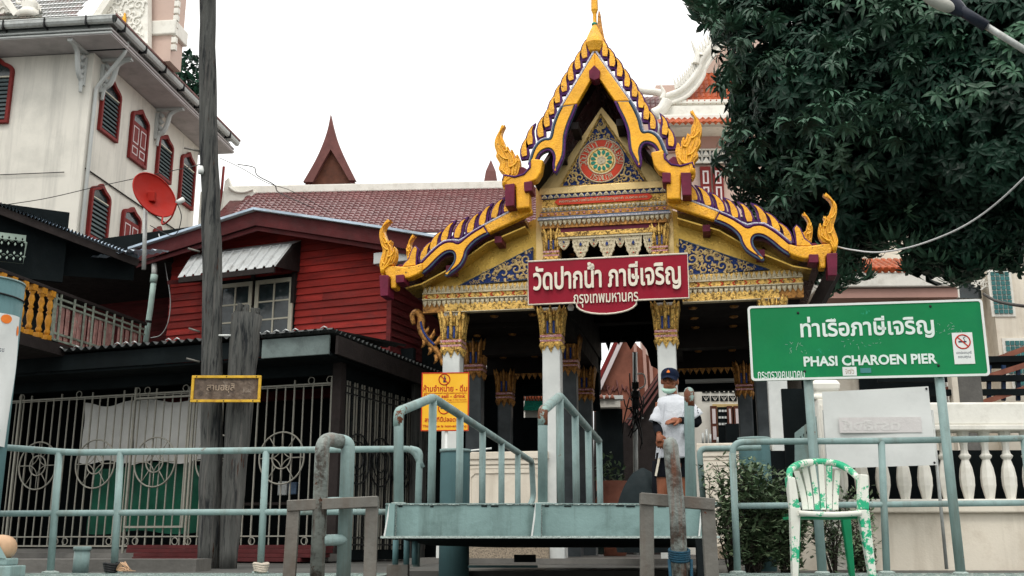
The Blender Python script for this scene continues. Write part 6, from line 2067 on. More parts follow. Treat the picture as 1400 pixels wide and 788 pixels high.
# rail running from the gangway corner behind
rk_ = empty('corner_handrail', (0, 0, 0), 0, 'short teal handrail between gangway and right-angled pier railing', 'railing')
MB().tube(fillet([at(962, 690, 9.6), at(956, 614, 9.6), at(1040, 612, 9.6)], .06), .027, 12).build('top_rail', M['teal'], rk_)
MB().tube([at(960, 690, 9.6), at(1040, 690, 9.6)], .024, 10).build('mid_rail', M['teal'], rk_)
# knotted rope ends on two post feet
for (x, y) in ((152, 776), (357, 768)):
    p = at(x, y, 8.6)
    k = empty('tied_rope', (p.x, p.y, 0.0), 0, 'frayed rope knotted round the foot of the ' + ('post left of the timber poles' if x < 200 else 'post just right of the poles'), 'rope')
    if x < 200: k['label'] = 'frayed orange rope knotted at the post foot before the green tarp'
    else: k['label'] = 'white rope coiled round the post foot beside the leaning stump'
    mb = MB()
    for j in range(4): mb.tube([(.045 * math.cos(a) * (1 + .1 * j % 2), .045 * math.sin(a), .02 + j * .017 + .006 * math.sin(a * 2)) for a in [2 * PI * i / 14 for i in range(14)]], .011, 5, 0, True)
    mb.build('coil', M['rope' if x > 200 else 'cable'], k)
    if x < 200:
        mb = MB()
        for j in range(14): mb.tube([(.05, -.02, .03), (.1 + random.uniform(-.02, .05), -.04, .05 + random.uniform(-.03, .04)), (.15 + random.uniform(-.03, .06), -.05 + random.uniform(-.04, .04), .02)], [.008, .006, .002], 4)
        mb.build('frayed_end', M['roller'], k)

# teal pipe stub on the deck, mooring roller
sb = at(110, 780, 8.9); sb.z = -.02
stub = empty('pipe_stub', sb, 0, 'short capped teal pipe standing at the deck edge beside a railing post', 'bollard')
hs_ = at(110, 748, 8.9).z + .02
MB().lathe([(.062, 0), (.062, hs_ - .03)], 18).build('stub_body', M['teal'], stub)
MB().lathe([(.07, hs_ - .03), (.07, hs_), (.06, hs_ + .004)], 18).build('cap_plate', M['teal'], stub)
wr = at(-6, 786, 7.6); wr.z = 0
wi_ = empty('mooring_roller', wr, 0, 'teal mooring fairlead with a pale roller at the deck corner', 'fairlead')
MB().box(-.25, .155, -.12, .12, 0, .08).build('base_plate', M['teal'], wi_, bev=.01)
MB().box(-.25, .11, -.09, .09, .08, .13).build('upper_plate', M['teal'], wi_, bev=.01)
MB().lathe([(.05, -.09), (.085, -.08), (.09, 0), (.085, .08), (.05, .09)], 18, M=Matrix.Translation((.01, 0, .20)) @ Matrix.Rotation(R(90), 4, 'X')).build('roller', M['roller'], wi_)
MB().add([(.0, -.1, .28), (.05, -.1, .22), (.11, -.1, .13), (-.1, -.1, .13)], [(3, 2, 1, 0)]).build('cheek_plate', M['teal'], wi_)

# guide piles
for (px_, xt, Y, r_, lab) in ((620, 616, 10.2, .142, 'thick teal steel pile below the yellow no-drinking sign'), (1034, 600, 10.2, .148, 'thick teal steel pile rising from the shrubs behind the handrail')):
    b = at(px_ + (2 if px_ > 700 else 1.5), 700, Y)
    o = empty('guide_pile', (b.x, Y, -.6), 0, lab, 'pile', 'teal steel guide piles')
    zt = at(px_, xt, Y).z + .6
    MB().lathe([(r_, 0), (r_, zt - .02), (r_ * .98, zt)], 28).build('pile_shaft', M['teal_dark'], o)
    MB().lathe([(r_ + .008, zt - .02), (r_ + .008, zt + .008), (r_ * .5, zt + .012)], 28).build('cap_plate', M['teal'], o)
# big banner-wrapped pile at the left edge
bp = at(-64, 780, 8.1)
o = empty('guide_pile', (bp.x, bp.y, -.6), 0, 'large teal pile at the picture edge half covered by a white banner', 'pile')
o['label'] = 'large teal pile with rope round its top and a white banner below'
zt = at(-18, 388, 8.1).z + .6
MB().lathe([(.27, 0), (.27, zt)], 32).build('pile_shaft', M['teal_dark'], o)
MB().lathe([(.275, zt), (.275, zt + .012), (.1, zt + .014)], 32).build('cap_plate', M['teal'], o)
MB().tube([(.275 * math.cos(a), .275 * math.sin(a), zt - .1 - .03 * math.cos(a)) for a in [2 * PI * i / 30 for i in range(30)]], .007, 5, 0, True).build('rope', M['cable'], o)
bn = empty('banner', (bp.x, bp.y, 0), 0, 'creased white banner with orange shapes hanging round the large pile', 'banner')
zb1, zb0 = at(15, 426, 7.95).z, at(5, 606, 7.95).z
def bfn(s, t):
    a = -PI * .86 + PI * .84 * s
    r = .285 + .010 * math.sin(11 * s + 5 * t) + .006 * math.sin(23 * s - 8 * t)
    xs = r * math.cos(a)
    return (xs + (.02 * (1 - t)), r * math.sin(a), zb1 + (zb0 - zb1) * t - .03 * (1 - s) * (1 - t) - .02 * s)
mb = MB(); mb.grid(bfn, 40, 40)
bo = mb.build('banner_sheet', M['banner'], bn)
def bpatch(cs, ct, rs_, rt, mm, nm, seg=12):
    mb = MB(); vs = [bfn(cs, ct)]
    for k in range(seg): vs.append(bfn(cs + rs_ * math.cos(2 * PI * k / seg), ct + rt * math.sin(2 * PI * k / seg)))
    vs = [(x * 1.012, y * 1.02, z_) for x, y, z_ in vs]
    mb.add(vs, [(0, (k + 1) % seg + 1, k + 1) for k in range(seg)]); mb.build(nm, M[mm], bo, recalc=True)
bpatch(.80, .04, .06, .035, 'orange', 'orange_print'); bpatch(.97, .11, .02, .04, 'orange', 'orange_print')
for s_, t_, txt in ((.77, .285, 'ขอเชิญร่วม'), (.86, .90, 'ทาง')):
    c = Vector(bfn(s_, t_))
    q = text(bo, txt, (-.11, .05, -.025, .025) if t_ < .5 else (-.05, .03, -.02, .02), 0, M['letter_dark' if t_ < .5 else 'green_inlay'], .004, mirror=True)
    if q:
        q.location = c * 1.0 + Vector((.0, -.03, 0)); q.rotation_euler = (0, 0, R(24))

# ================================================================== gangway platform
gw = empty('gangway', (0, 0, 0), 0, 'teal steel gangway platform with black underside and three tube handrails', 'gangway')
zT, zB = at(700, 689.5, 7.2).z, at(700, 733.5, 7.2).z
xl, xr = at(527, 700, 7.2).x, at(976, 700, 7.2).x
o = MB().box(xl, xr, 7.2, 7.215, zB, zT).build('front_plate', M['teal_plate'], gw)
MB().box(xl - .02, xr + .02, 7.13, 7.6, zB - .012, zB - .001).build('bottom_flange', M['hull'], gw)
fe = MB().box(xl - .02, xr + .02, 7.128, 7.134, zB - .013, zB + .002).build('flange_edge', M['weld'], gw)
MB().box(xl, xr, 7.19, 7.9, zT, zT + .006).build('top_plate', M['teal'], gw)
bead = MB()
k = xl
rr = random.Random(9)
while k < xr:
    L_ = rr.uniform(.01, .03)
    bead.tube([(k, 7.195, zT - .002), (k + L_, 7.193, zT - .001 + rr.uniform(-.003, .003))], rr.uniform(.003, .006), 5); k += L_
bead.build('weld_bead', M['weld'], gw)
dk = MB(); k = xl + .1
while k < xr - .1:
    if rr.random() < .5: dk.cbox((k, 7.197, zT - .012 - rr.uniform(0, .006)), (rr.uniform(.02, .06), .004, rr.uniform(.004, .012)))
    k += .07
dk.build('weld_scale', M['hull'], gw)
for px_ in (531, 731, 958):
    c = at(px_ + 3, 700, 7.15).x
    w_ = .035
    g_ = MB().prism([(c - w_ * 1.0, zB), (c + w_ * .7, zB), (c + w_ * .8, zT), (c + .0, zT), (c - w_ * .2, zT)], 7.135, 7.199).build('gusset', M['teal_plate'], gw)
    MB().beam((c - w_ * 1.0, 7.132, zB), (c - w_ * .15, 7.14, zT), .007, .01).build('gusset_edge', M['white_paint'], g_)
    if 1:
        bd2 = MB(); z_ = zB
        while z_ < zT: bd2.cbox((c + w_ * .9 + rr.uniform(-.002, .002), 7.198, z_), (.008, .006, .008)); z_ += .011
        bd2.build('weld_bead', M['weld'], g_)
# body: a shallow black hull under the deck, then the ramp going back
hull = MB()
sl = .155
def gx(x, Y): return x + sl * (Y - 8.2)
for (Y0, Y1, za0, za1, d0, d1) in ((7.216, 8.6, zT - .001, zT - .02, zB, zB - .06), (8.6, 11.8, zT - .02, .26, zB - .06, .19)):
    for (lo, hi) in ((-.72, 1.5),):
        vs = []
        for (Y, zt_, zb_) in ((Y0, za0, d0), (Y1, za1, d1)):
            l_, r_2 = (xl + .01, xr - .01) if Y < 7.5 else (gx(lo, Y), gx(hi, Y))
            vs += [(l_, Y, zb_), (r_2, Y, zb_), (r_2, Y, zt_), (l_, Y, zt_)]
        hull.add(vs, [(0, 1, 2, 3), (4, 7, 6, 5), (0, 4, 5, 1), (3, 2, 6, 7), (0, 3, 7, 4), (1, 5, 6, 2)])
hull.build('underbody', M['hull'], gw)
# handrails
def gang_rail(front_x, front_y, p2, pe, Ye, nb_, tail=True):
    a = at(front_x, front_y, 7.25)
    b = at(p2[0], p2[1], 8.2)
    e_ = at(pe[0], pe[1], Ye)
    foot = at(front_x + (2 if front_x > 900 else 0), 689, 7.25)
    pts = [Vector((foot.x, 7.25, zT)), a, b, e_]
    if tail: pts += [e_ + Vector((.02, .12, -.42)), e_ + Vector((-.16, -.2, -.82))]
    h = MB().tube(fillet(pts, .07, 6), .034, 14).build('handrail', M['teal'], gw)
    for k in range(nb_ + (0 if tail else 1)):
        t = k / nb_
        p = b.lerp(e_, t)
        MB().tube([Vector((p.x, p.y, zT - .30 * t - .05)), p], .031, 12).build('baluster', M['teal'], h)
    MB().tube([pts[0] + Vector((0, 0, -.0)), pts[0] + Vector((0, 0, .012))], .05, 12).build('weld_collar', M['weld'], h)
    d2 = (b - a).normalized()
    MB().tube(fillet([a + Vector((0, 0, -.10)), a, a + d2 * .10], .07, 6), .0353, 14).build('rusty_elbow', M['teal_rust'], h)
    return h
gang_rail(545, 563, (592, 544), (727, 631), 12.6, 5)
gang_rail(742, 562, (765, 542), (819, 603), 10.84, 3, False)
gang_rail(942, 536, (942, 543), (938, 629), 12.6, 5)
# hinge fittings under the platform's corner
ft = MB(); p = at(548, 768, 7.9)
MB().box(p.x - .09, p.x + .06, 7.8, 7.95, -.02, .08).build('hinge_box', M['steel'], gw)
for dx in (-.04, .04, .1): MB().tube([(p.x + dx, 7.9, .08), (p.x + dx, 7.9, zB - .02)], .022, 10).build('hinge_pin', M['teal_dark'], gw)
MB().box(at(640, 780, 9.8).x, at(735, 780, 9.8).x, 9.75, 9.85, .02, .04).build('cross_angle', M['teal_dark'], gw)
p = at(716, 765, 9.0)
MB().box(p.x - .08, p.x + .1, 8.95, 9.05, .08, .14).build('lug', M['hull'], gw)
p = at(968, 770, 6.9)
for dx in (-.14, -.03, .06): MB().box(p.x + dx - .02, p.x + dx + .02, 7.0, 7.05, -.05, zB - .02).build('hanger', M['hull'], gw)

# ================================================================== boarding frames in front
def frame_stand(nm, lab, grp, xa, xb, ya, yb, xb0, xb1, Y, pipe):
    o = empty(nm, (0, 0, 0), 0, lab, 'boarding post', grp)
    a, b = at(xa, ya, Y), at(xb, yb, Y)
    b0, b1 = at(xb0, 800, Y), at(xb1, 800, Y)
    for p in (b0, b1): p.y = Y
    b0.z = b1.z = -.28
    w_ = .06
    MB().beam(b0, a, .058, .03, up=(0, 1, 0)).build('leg', M['steel'], o, bev=.003)
    MB().beam(b1, b, .058, .03, up=(0, 1, 0)).build('leg', M['steel'], o, bev=.003)
    MB().beam(a - Vector((.028, 0, 0)), b + Vector((.028, 0, 0)), .06, .05).build('cross_bar', M['steel'], o, bev=.003)
    return o
f1 = frame_stand('boarding_frame', 'rusty angle frame carrying a worn teal hooped ladder', 'boarding frames at the boat side', 402, 509, 692, 686, 393, 505, 5.0, None)
P_ = lambda x, y, Y=5.0: at(x, y, Y)
hp = [P_(433, 802), P_(440, 603), P_(452, 592, 5.03), P_(474, 602, 5.1), P_(474, 625, 5.1), P_(469, 802, 5.1)]
q1 = MB().tube(fillet(hp[:1] + [P_(441, 598), P_(476, 607, 5.1)], .09, 8)[:-1] + [P_(470, 605, 5.1)], .034, 16).build('worn_pipe', M['rust_pipe'], f1)
MB().tube(fillet([P_(462, 603, 5.08), P_(476, 606, 5.1), P_(469, 802, 5.1)], .06), .034, 16).build('teal_pipe', M['teal'], f1)
for y in (688, 739):
    MB().tube([P_(440, y), P_(474, y - 1, 5.1)], .026, 12).build('rung', M['teal'], f1)
MB().tube([P_(472, 690, 5.1), P_(500, 686, 5.0)], .012, 8).build('stay', M['rust_pipe'], f1)
f2 = frame_stand('boarding_frame', 'rusty angle frame carrying a single round-topped worn pipe', 'boarding frames at the boat side', 884, 967, 682, 690, 882, 976, 4.6, None)
Q_ = lambda x, y: at(x, y, 4.45)
pts = [Q_(931, 802), Q_(926, 700), Q_(917, 610)]
pts[0].z = -.28
MB().tube(pts + [Q_(916, 602), Q_(916, 598)], [.034, .033, .032, .025, .01], 18).build('worn_pipe', M['rust_pipe'], f2)
mb = MB()
c0 = Q_(929, 765)
for j in range(5): mb.tube([(c0.x + .041 * math.cos(a), c0.y + .041 * math.sin(a), c0.z + j * .009 + .01 * math.sin(a)) for a in [2 * PI * i / 16 for i in range(16)]], .006, 5, 0, True)
for dx in (-.045, .045): mb.tube([(c0.x + dx, c0.y - .02, c0.z), (c0.x + dx * .9, c0.y - .03, c0.z - .14), (c0.x + dx * .3, c0.y - .03, c0.z - .2)], .007, 5)
rp_ = mb.build('mooring_rope', M['blue_rope'])
tag(rp_, 'blue rope looped round the foot of the single worn pipe', 'rope')

# ================================================================== green pier sign
GS = Frame(1185, 8.42, 8.5)
gs = fempty('pier_sign', GS, 'large green pier name sign on two teal posts', 'sign')
def gq(x, y): return GS.q(x, y)
x0, x1 = GS.p(1024.5, 470).x, GS.p(1348, 460).x
zt1, zt0 = (GS.p(1022, 421).z + GS.p(1341, 407).z) / 2, (GS.p(1028, 523).z + GS.p(1356, 512).z) / 2
def rrect(x0, x1, z0, z1, r, n=5):
    out = []
    for (cx_, cz_, a0) in ((x1 - r, z0 + r, -PI / 2), (x1 - r, z1 - r, 0), (x0 + r, z1 - r, PI / 2), (x0 + r, z0 + r, PI)):
        out += [(cx_ + r * math.cos(a0 + PI / 2 * k / n), cz_ + r * math.sin(a0 + PI / 2 * k / n)) for k in range(n + 1)]
    return out
MB().prism(rrect(x0, x1, zt0, zt1, .03), 0, .022).build('panel', M['sign_green'], gs)
MB().prism(rrect(x0, x1, zt0, zt1, .03), -.006, .003, holes=[rrect(x0 + .018, x1 - .018, zt0 + .018, zt1 - .018, .02)[::-1]]).build('white_border', M['white_paint'], gs)
def tb2(s, xa, xb, ytop, ybot, m_, th=.003, xm=None, **k):
    xm = xm or (xa + xb) / 2
    a, b = GS.p(xa, (ytop + ybot) / 2).x, GS.p(xb, (ytop + ybot) / 2).x
    return text(gs, s, (a, b, GS.p(xm, ybot).z, GS.p(xm, ytop).z), -.002, m_, th, **k)
tb2('ท่าเรือภาษีเจริญ', 1094, 1277, 431, 464.5, M['letter_pale'], bold=.022)
tb2('PHASI CHAROEN PIER', 1098.5, 1281, 485.5, 499.5, M['letter_pale'], bold=.032)
tb2('กระทรวงคมนาคม', 1036, 1100, 508, 518, M['letter_pale'], bold=.01)
for (xa, xb, ya, yb, mm) in ((1303, 1331, 455, 498, 'white_paint'), (1152, 1171, 502, 514, 'white_paint')):
    a, b = GS.p(xa, (ya + yb) / 2), GS.p(xb, (ya + yb) / 2)
    z1_, z0_ = GS.p((xa + xb) / 2, ya).z, GS.p((xa + xb) / 2, yb).z
    st_ = MB().box(a.x, b.x, -.005, -.001, z0_, z1_).build('sticker', M[mm], gs)
    if xa > 1300:
        c = ((a.x + b.x) / 2, z1_ - (b.x - a.x) * .48); r_ = (b.x - a.x) * .36
        rg = MB(); rg.tube([(c[0] + r_ * math.cos(2 * PI * k / 28), -.006, c[1] + r_ * math.sin(2 * PI * k / 28)) for k in range(28)], .0055, 4, 0, True)
        rg.beam((c[0] - r_ * .7, -.0065, c[1] + r_ * .7), (c[0] + r_ * .7, -.0065, c[1] - r_ * .7), .004, .009)
        rg.build('no_smoking_ring', M['letter_red'], st_)
        ci = MB().box(c[0] - r_ * .6, c[0] + r_ * .5, -.0065, -.005, c[1] - .006, c[1] + .006); ci.tube([(c[0] + r_ * .3, -.006, c[1] + .01), (c[0] + r_ * .1, -.006, c[1] + .03), (c[0] + r_ * .4, -.006, c[1] + .04)], .003, 4)
        ci.build('cigarette', M['letter_dark'], st_)
        text(st_, 'เขตปลอดบุหรี่', (a.x + .02, b.x - .02, z0_ + .075, z0_ + .105), -.005, M['letter_dark'], .001)
        text(st_, 'ขอบคุณ', (a.x + .03, b.x - .03, z0_ + .04, z0_ + .065), -.005, M['letter_dark'], .001)
    else: text(st_, 'จ๗๖', (a.x + .02, b.x - .02, z0_ + .015, z1_ - .015), -.005, M['letter_faded'], .001)
a, b = GS.p(1176, 507), GS.p(1191, 507)
MB().box(a.x, b.x, -.004, -.001, a.z - .02, a.z + .02).build('sticker_residue', M['teal_glass'], gs)
for (x, y) in ((1091, 428), (1272, 419), (1283, 500), (1100, 508)):
    p = GS.p(x, y)
    MB().lathe([(.011, 0), (.009, .006), (0, .008)], 10, M=Matrix.Translation((p.x, -.001, p.z)) @ Matrix.Rotation(R(90), 4, 'X')).build('bolt', M['cable'], gs)
rr = random.Random(21)
sc_ = MB()
for (cx_, cy_, n, sp2_) in ((1090, 478, 16, 14), (1180, 470, 14, 30), (1300, 450, 18, 22)):
    for i in range(n):
        p = GS.p(cx_ + rr.uniform(-sp2_, sp2_), cy_ + rr.uniform(-8, 8)); L_ = rr.uniform(.006, .025); an = rr.uniform(0, 3)
        sc_.beam((p.x, -.0008, p.z), (p.x + L_ * math.cos(an), -.0008, p.z + L_ * math.sin(an)), .002, .0018)
tag(sc_.build('scratches', M['pvc'], gs), kind='stuff')
for (xt, yt, xb, yb) in ((1101, 470, 1124, 781), (1279, 470, 1313, 781)):
    t = GS.loc(at(xt, yt, 8.42)); b = at(xb, yb, 8.42); b.z = 0
    t = GS.p(xt, yt, .055); b = GS.p(xb, yb - 2, .055)
    b.z = 0.0
    MB().tube([b, t], .037, 14).build('sign_post', M['teal'], gs)
    MB().lathe([(.06, 0), (.055, .015), (.04, .02)], 12, 0, tuple(b)).build('base_weld', M['weld'], gs)

# yellow notice
YS = Frame(608, 12.2, 3)
ys = fempty('notice_board', YS, 'yellow notice with red lettering forbidding selling drinking and smoking', 'sign')
xa, xb = YS.p(576, 550).x, YS.p(641, 548).x
z1_, z0_ = YS.p(608, 509.5).z, YS.p(608, 589.5).z
W_, H_ = xb - xa, z1_ - z0_
MB().box(xa, xb, 0, .02, z0_, z1_).build('board', M['sign_yellow'], ys)
MB().prism([(xa, z0_), (xb, z0_), (xb, z1_), (xa, z1_)], -.004, .001, holes=[[(xa + .012, z0_ + .012), (xa + .012, z1_ - .012), (xb - .012, z1_ - .012), (xb - .012, z0_ + .012)]]).build('red_border', M['letter_red'], ys)
def yt(s, fx0, fx1, fz0, fz1, bold=.02): text(ys, s, (xa + W_ * fx0, xa + W_ * fx1, z0_ + H_ * fz0, z0_ + H_ * fz1), -.001, M['letter_red'], .002, bold=bold)
yt('ห้ามจำหน่าย - ดื่ม', .04, .96, .67, .79); yt('เครื่องดื่มแอลกอฮอล์ และสิ่งเสพติดทุกชนิดในวัด', .05, .95, .625, .66, .0)
yt('Do not sell - drink', .05, .93, .56, .625); yt('alcoholic drinks or drugs in the temple', .1, .95, .515, .54, 0)
yt('สถานที่นี้ปลอดบุหรี่', .08, .92, .13, .245); yt('This place is non-smoking', .04, .96, .05, .105)
for fz in (.88, .385):
    c = (xa + W_ * .48, z0_ + H_ * fz); r_ = W_ * .115
    rg = MB(); rg.tube([(c[0] + r_ * math.cos(2 * PI * k / 24), -.003, c[1] + r_ * math.sin(2 * PI * k / 24)) for k in range(24)], .006, 4, 0, True)
    rg.beam((c[0] - r_ * .7, -.0035, c[1] + r_ * .7), (c[0] + r_ * .7, -.0035, c[1] - r_ * .7), .004, .01)
    rg.build('prohibition_ring', M['letter_red'], ys)
    if fz > .5: MB().box(c[0] - .012, c[0] + .018, -.003, -.001, c[1] - .035, c[1] + .02).box(c[0] - .003, c[0] + .009, -.003, -.001, c[1] + .02, c[1] + .045).build('bottle_mark', M['letter_dark'], ys)
    else: MB().box(c[0] - .04, c[0] + .03, -.003, -.001, c[1] - .006, c[1] + .006).build('cigarette_mark', M['letter_dark'], ys)
MB().box(xa + W_ * .03, xb - W_ * .03, -.003, -.001, z0_ + H_ * .49, z0_ + H_ * .495).build('divider', M['letter_red'], ys)
pz = YS.p(610, 590)
MB().tube([(pz.x, .03, .0), (pz.x, .03, z0_ + .3)], .02, 8).build('post', M['white_paint'], ys)
MB().tube([(pz.x, .02, YS.p(610, 620).z), (YS.p(672, 616).x, .02, YS.p(672, 613).z)], .012, 6).build('white_conduit', M['white_paint'], ys)

# ================================================================== plastic chair
CH = at(1132, 786, 7.62)
ch = empty('plastic_chair', (CH.x, 7.35, 0), R(3), 'white plastic armchair splashed with green paint on the pier deck', 'chair')
k_ = 7.55 / 1482 * 1.0
def cpx(x, y, d): return Vector(((at(x, y, 7.35 + d).x - CH.x), d, at(x, y, 7.35 + d).z))
# front legs: tapered channels
def leg(name, x_top0, x_top1, x_b0, x_b1, ytop, ybot, d, dep, mm, m2='chair_green'):
    t0, t1 = cpx(x_top0, ytop, d), cpx(x_top1, ytop, d)
    b0, b1 = cpx(x_b0, ybot, d), cpx(x_b1, ybot, d)
    b0.z = b1.z = 0.002
    mb = MB()
    dd = Vector((0, dep, 0))
    s_ = 1 if x_top0 < 1130 else -1
    mb.add([b0, b1, t1, t0, b0 + dd, b1 + dd, t1 + dd, t0 + dd], [(0, 1, 2, 3), (5, 4, 7, 6), (1, 5, 6, 2), (4, 0, 3, 7), (3, 2, 6, 7), (4, 5, 1, 0)])
    return mb.build(name, M[mm], ch, bev=.006)
leg('leg', 1080, 1094.5, 1083, 1091, 694, 785, .02, .05, 'chair')
leg('leg', 1174, 1190, 1191, 1200, 697, 787, .02, .05, 'chair')
leg('leg', 1094, 1100, 1091, 1096, 702, 783, .40, .04, 'chair_green')
leg('leg', 1155, 1168, 1167, 1174, 703, 782, .40, .04, 'chair_green')
se0, se1 = cpx(1093, 698, 0), cpx(1176, 700, 0)
zs = (se0.z + se1.z) / 2
sw = (se1.x - se0.x) / 2; sc0 = (se1.x + se0.x) / 2
def seatfn(s, t):
    x = sc0 + (s * 2 - 1) * (sw + .015) * (1 - .12 * t)
    y = -.0 + t * .42
    z_ = zs - .02 * math.sin(PI * s) * math.sin(PI * min(1, t * 1.1)) - .012 * t + (.012 * math.cos((s * 2 - 1) * PI) * 0)
    if t < .08: z_ -= (0.08 - t) * .35
    return (x, y, z_)
mb = MB(); mb.grid(seatfn, 16, 16); mb.grid(lambda s, t: (seatfn(s, 1 - t)[0], seatfn(s, 1 - t)[1], seatfn(s, 1 - t)[2] - .008), 16, 16)
mb.build('seat', M['chair'], ch)
MB().tube(smooth_path([(sc0 - sw - .01, .005, zs - .012), (sc0 - sw * .5, -.008, zs - .02), (sc0, -.012, zs - .023), (sc0 + sw * .5, -.008, zs - .02), (sc0 + sw + .01, .005, zs - .012)], 4), .018, 8).build('seat_lip', M['chair'], ch)
MB().box(sc0 - sw, sc0 + sw, .05, .4, zs - .05, zs - .03).build('seat_rib', M['chair_green'], ch)
# arms with back arch in one sweep
arch = [(1082, 662, .10), (1079.5, 648, .12), (1084, 641, .22), (1095, 635.5, .36), (1112, 632.5, .47), (1133, 632, .5), (1152, 635, .46), (1166, 643, .34), (1176, 654, .2), (1181, 662, .12)]
ap_ = smooth_path([cpx(x, y, d) for x, y, d in arch], 6)
MB().tube(ap_, [.019 + .008 * math.sin(PI * i / (len(ap_) - 1)) for i in range(len(ap_))], 10, flat=1.0).build('back_arch', M['chair'], ch)
for (xa_, xb_, xc_, xd_, y0_) in ((1077, 1087, 1080, 1094, 652), (1178, 1189, 1175, 1190, 648)):
    t0, t1, b0, b1 = cpx(xa_, y0_, .04), cpx(xb_, y0_ + 1, .04), cpx(xc_, 697, .02), cpx(xd_, 697, .02)
    dd = Vector((0, .045, 0))
    MB().add([b0, b1, t1, t0, b0 + dd, b1 + dd, t1 + dd * 2, t0 + dd * 2], [(0, 1, 2, 3), (5, 4, 7, 6), (1, 5, 6, 2), (4, 0, 3, 7), (3, 2, 6, 7), (4, 5, 1, 0)]).build('arm_upright', M['chair'], ch, bev=.008)
for (xt, yt_, xb_, w0, w1) in ((1093, 644, 1105, 8, 8), (1104, 637, 1113, 7.5, 7), (1115, 635, 1121.5, 7.5, 7), (1127, 635, 1130, 7.5, 7), (1139, 637, 1138.5, 8, 7), (1151, 643, 1147, 8, 7.5)):
    n = 8; A_, B_ = [], []
    for i in range(n + 1):
        t = i / n
        x = xt + (xb_ - xt) * (1 - (1 - t) ** 1.6); y = yt_ + (697 - yt_) * t; w_ = (w0 + (w1 - w0) * t) / 2
        d = .46 - .06 * t + .02 * math.sin(PI * t)
        A_.append(cpx(x - w_, y, d)); B_.append(cpx(x + w_, y, d))
    mb = MB(); mb.strip(B_, A_, 0, True); mb.strip([p + Vector((0, .012, 0)) for p in A_], [p + Vector((0, .012, 0)) for p in B_], 0, True)
    mb.strip([p + Vector((0, .012, 0)) for p in B_], B_); mb.strip(A_, [p + Vector((0, .012, 0)) for p in A_])
    mb.build('slat', M['chair'], ch)

# ================================================================== balustrade terrace at the right
BL = Frame(1240, 10.6, 1.5)
bl = fempty('balustrade', BL, 'cream balustrade terrace wall with square capped pillar and turned balusters', 'balustrade')
blx = lambda x, y=640: BL.p(x, y).x
blz = lambda y, x=1290: BL.p(x, y).z
MB().box(blx(1140), blx(1560), -.1, .16, blz(583), blz(552)).build('top_rail', M['cream_white'], bl, bev=.02)
MB().box(blx(1140), blx(1560), -.13, .19, blz(590), blz(583)).build('rail_moulding', M['cream_white'], bl, bev=.008)
MB().box(blx(1140), blx(1560), -.1, .16, blz(691), blz(683)).build('base_moulding', M['cream_white'], bl, bev=.01)
MB().box(blx(1140), blx(1560), -.16, .22, blz(702), blz(691)).build('plinth_cap', M['cream'], bl, bev=.015)
MB().box(blx(1060), blx(1560), -.1, .16, -.02, blz(702)).build('plinth_wall', M['cream'], bl)
MB().box(blx(1040), blx(1560), .5, .6, 0, blz(610)).build('inner_dark', M['interior'], bl)
Hb = blz(590) - blz(683)
bm_ = MB()
h = Hb; r4 = 1.16
prof8 = [(.034, .0), (.040, .05), (.046, .1), (.058, .2), (.060, .32), (.050, .46), (.034, .55), (.03, .58), (.046, .615), (.05, .64), (.034, .67), (.028, .72), (.03, .8), (.043, .9), (.05, 1.0)]
bm_.lathe([(r_ * 1.1 * Hb / .62, z_ * h) for r_, z_ in prof8], 8, smooth=False, rot=PI / 8)
bme = bm_.mesh('baluster', M['cream_white'])
for i in range(15):
    u = blx(1207 + 28.8 * (i - 2), 640)
    if u < blx(1146): continue
    o = bpy.data.objects.new('baluster', bme); COL.objects.link(o); o.parent = bl; o.location = (u, .03, blz(683)); o.rotation_euler = (0, 0, random.uniform(-.08, .08))
# pillar
px0, px1 = blx(1122), blx(1146)
pr_ = MB().box(px0 - .02, px1 + .02, -.14, .2, -.02, blz(548)).build('pillar', M['cream_white'], bl, bev=.008)
for k in range(4):
    u = px0 + .01 + (px1 - px0 - .02) * k / 3
    MB().box(u - .012, u + .012, -.155, -.141, .05, blz(556)).build('flute', M['cream_white'], pr_, bev=.004)
MB().lathe([(.17, 0), (.2, .03), (.17, .06), (.15, .075), (.19, .10), (.2, .16), (.17, .2), (.05, .215)], 4, 0, ((px0 + px1) / 2, .03, blz(548)), False, rot=PI / 4).build('pillar_cap', M['cream_white'], pr_, bev=.02)
# blue-grey gate panel beside the pillar
gp2 = empty('side_gate', BL.w(0, 0, 0), -BL.yaw, 'pale blue perforated metal gate leaf beside the balustrade pillar', 'gate')
pts = [BL.q(x, y, -.05) for x, y in ((1087, 640), (1120, 640), (1120, 566), (1087, 592))]
holes = []
for i in range(7):
    x = 1090 + i * 4; y = 600 - i * 3.4
    a = BL.q(x, y, -.05); b = BL.q(x + 1.8, y + 4, -.05)
    holes.append([(a[0], b[1]), (a[0], a[1]), (b[0], a[1]), (b[0], b[1])])
MB().prism(pts, -.05, -.03, holes=holes).build('gate_leaf', M['teal'], gp2)
MB().box(pts[0][0], pts[1][0], -.05, -.03, 0, pts[0][1] - .001).build('lower_leaf', M['rust_green'], gp2)
MB().box(blx(1085), blx(1125), .3, .35, 0, blz(525)).build('dark_gap', M['interior'], bl)
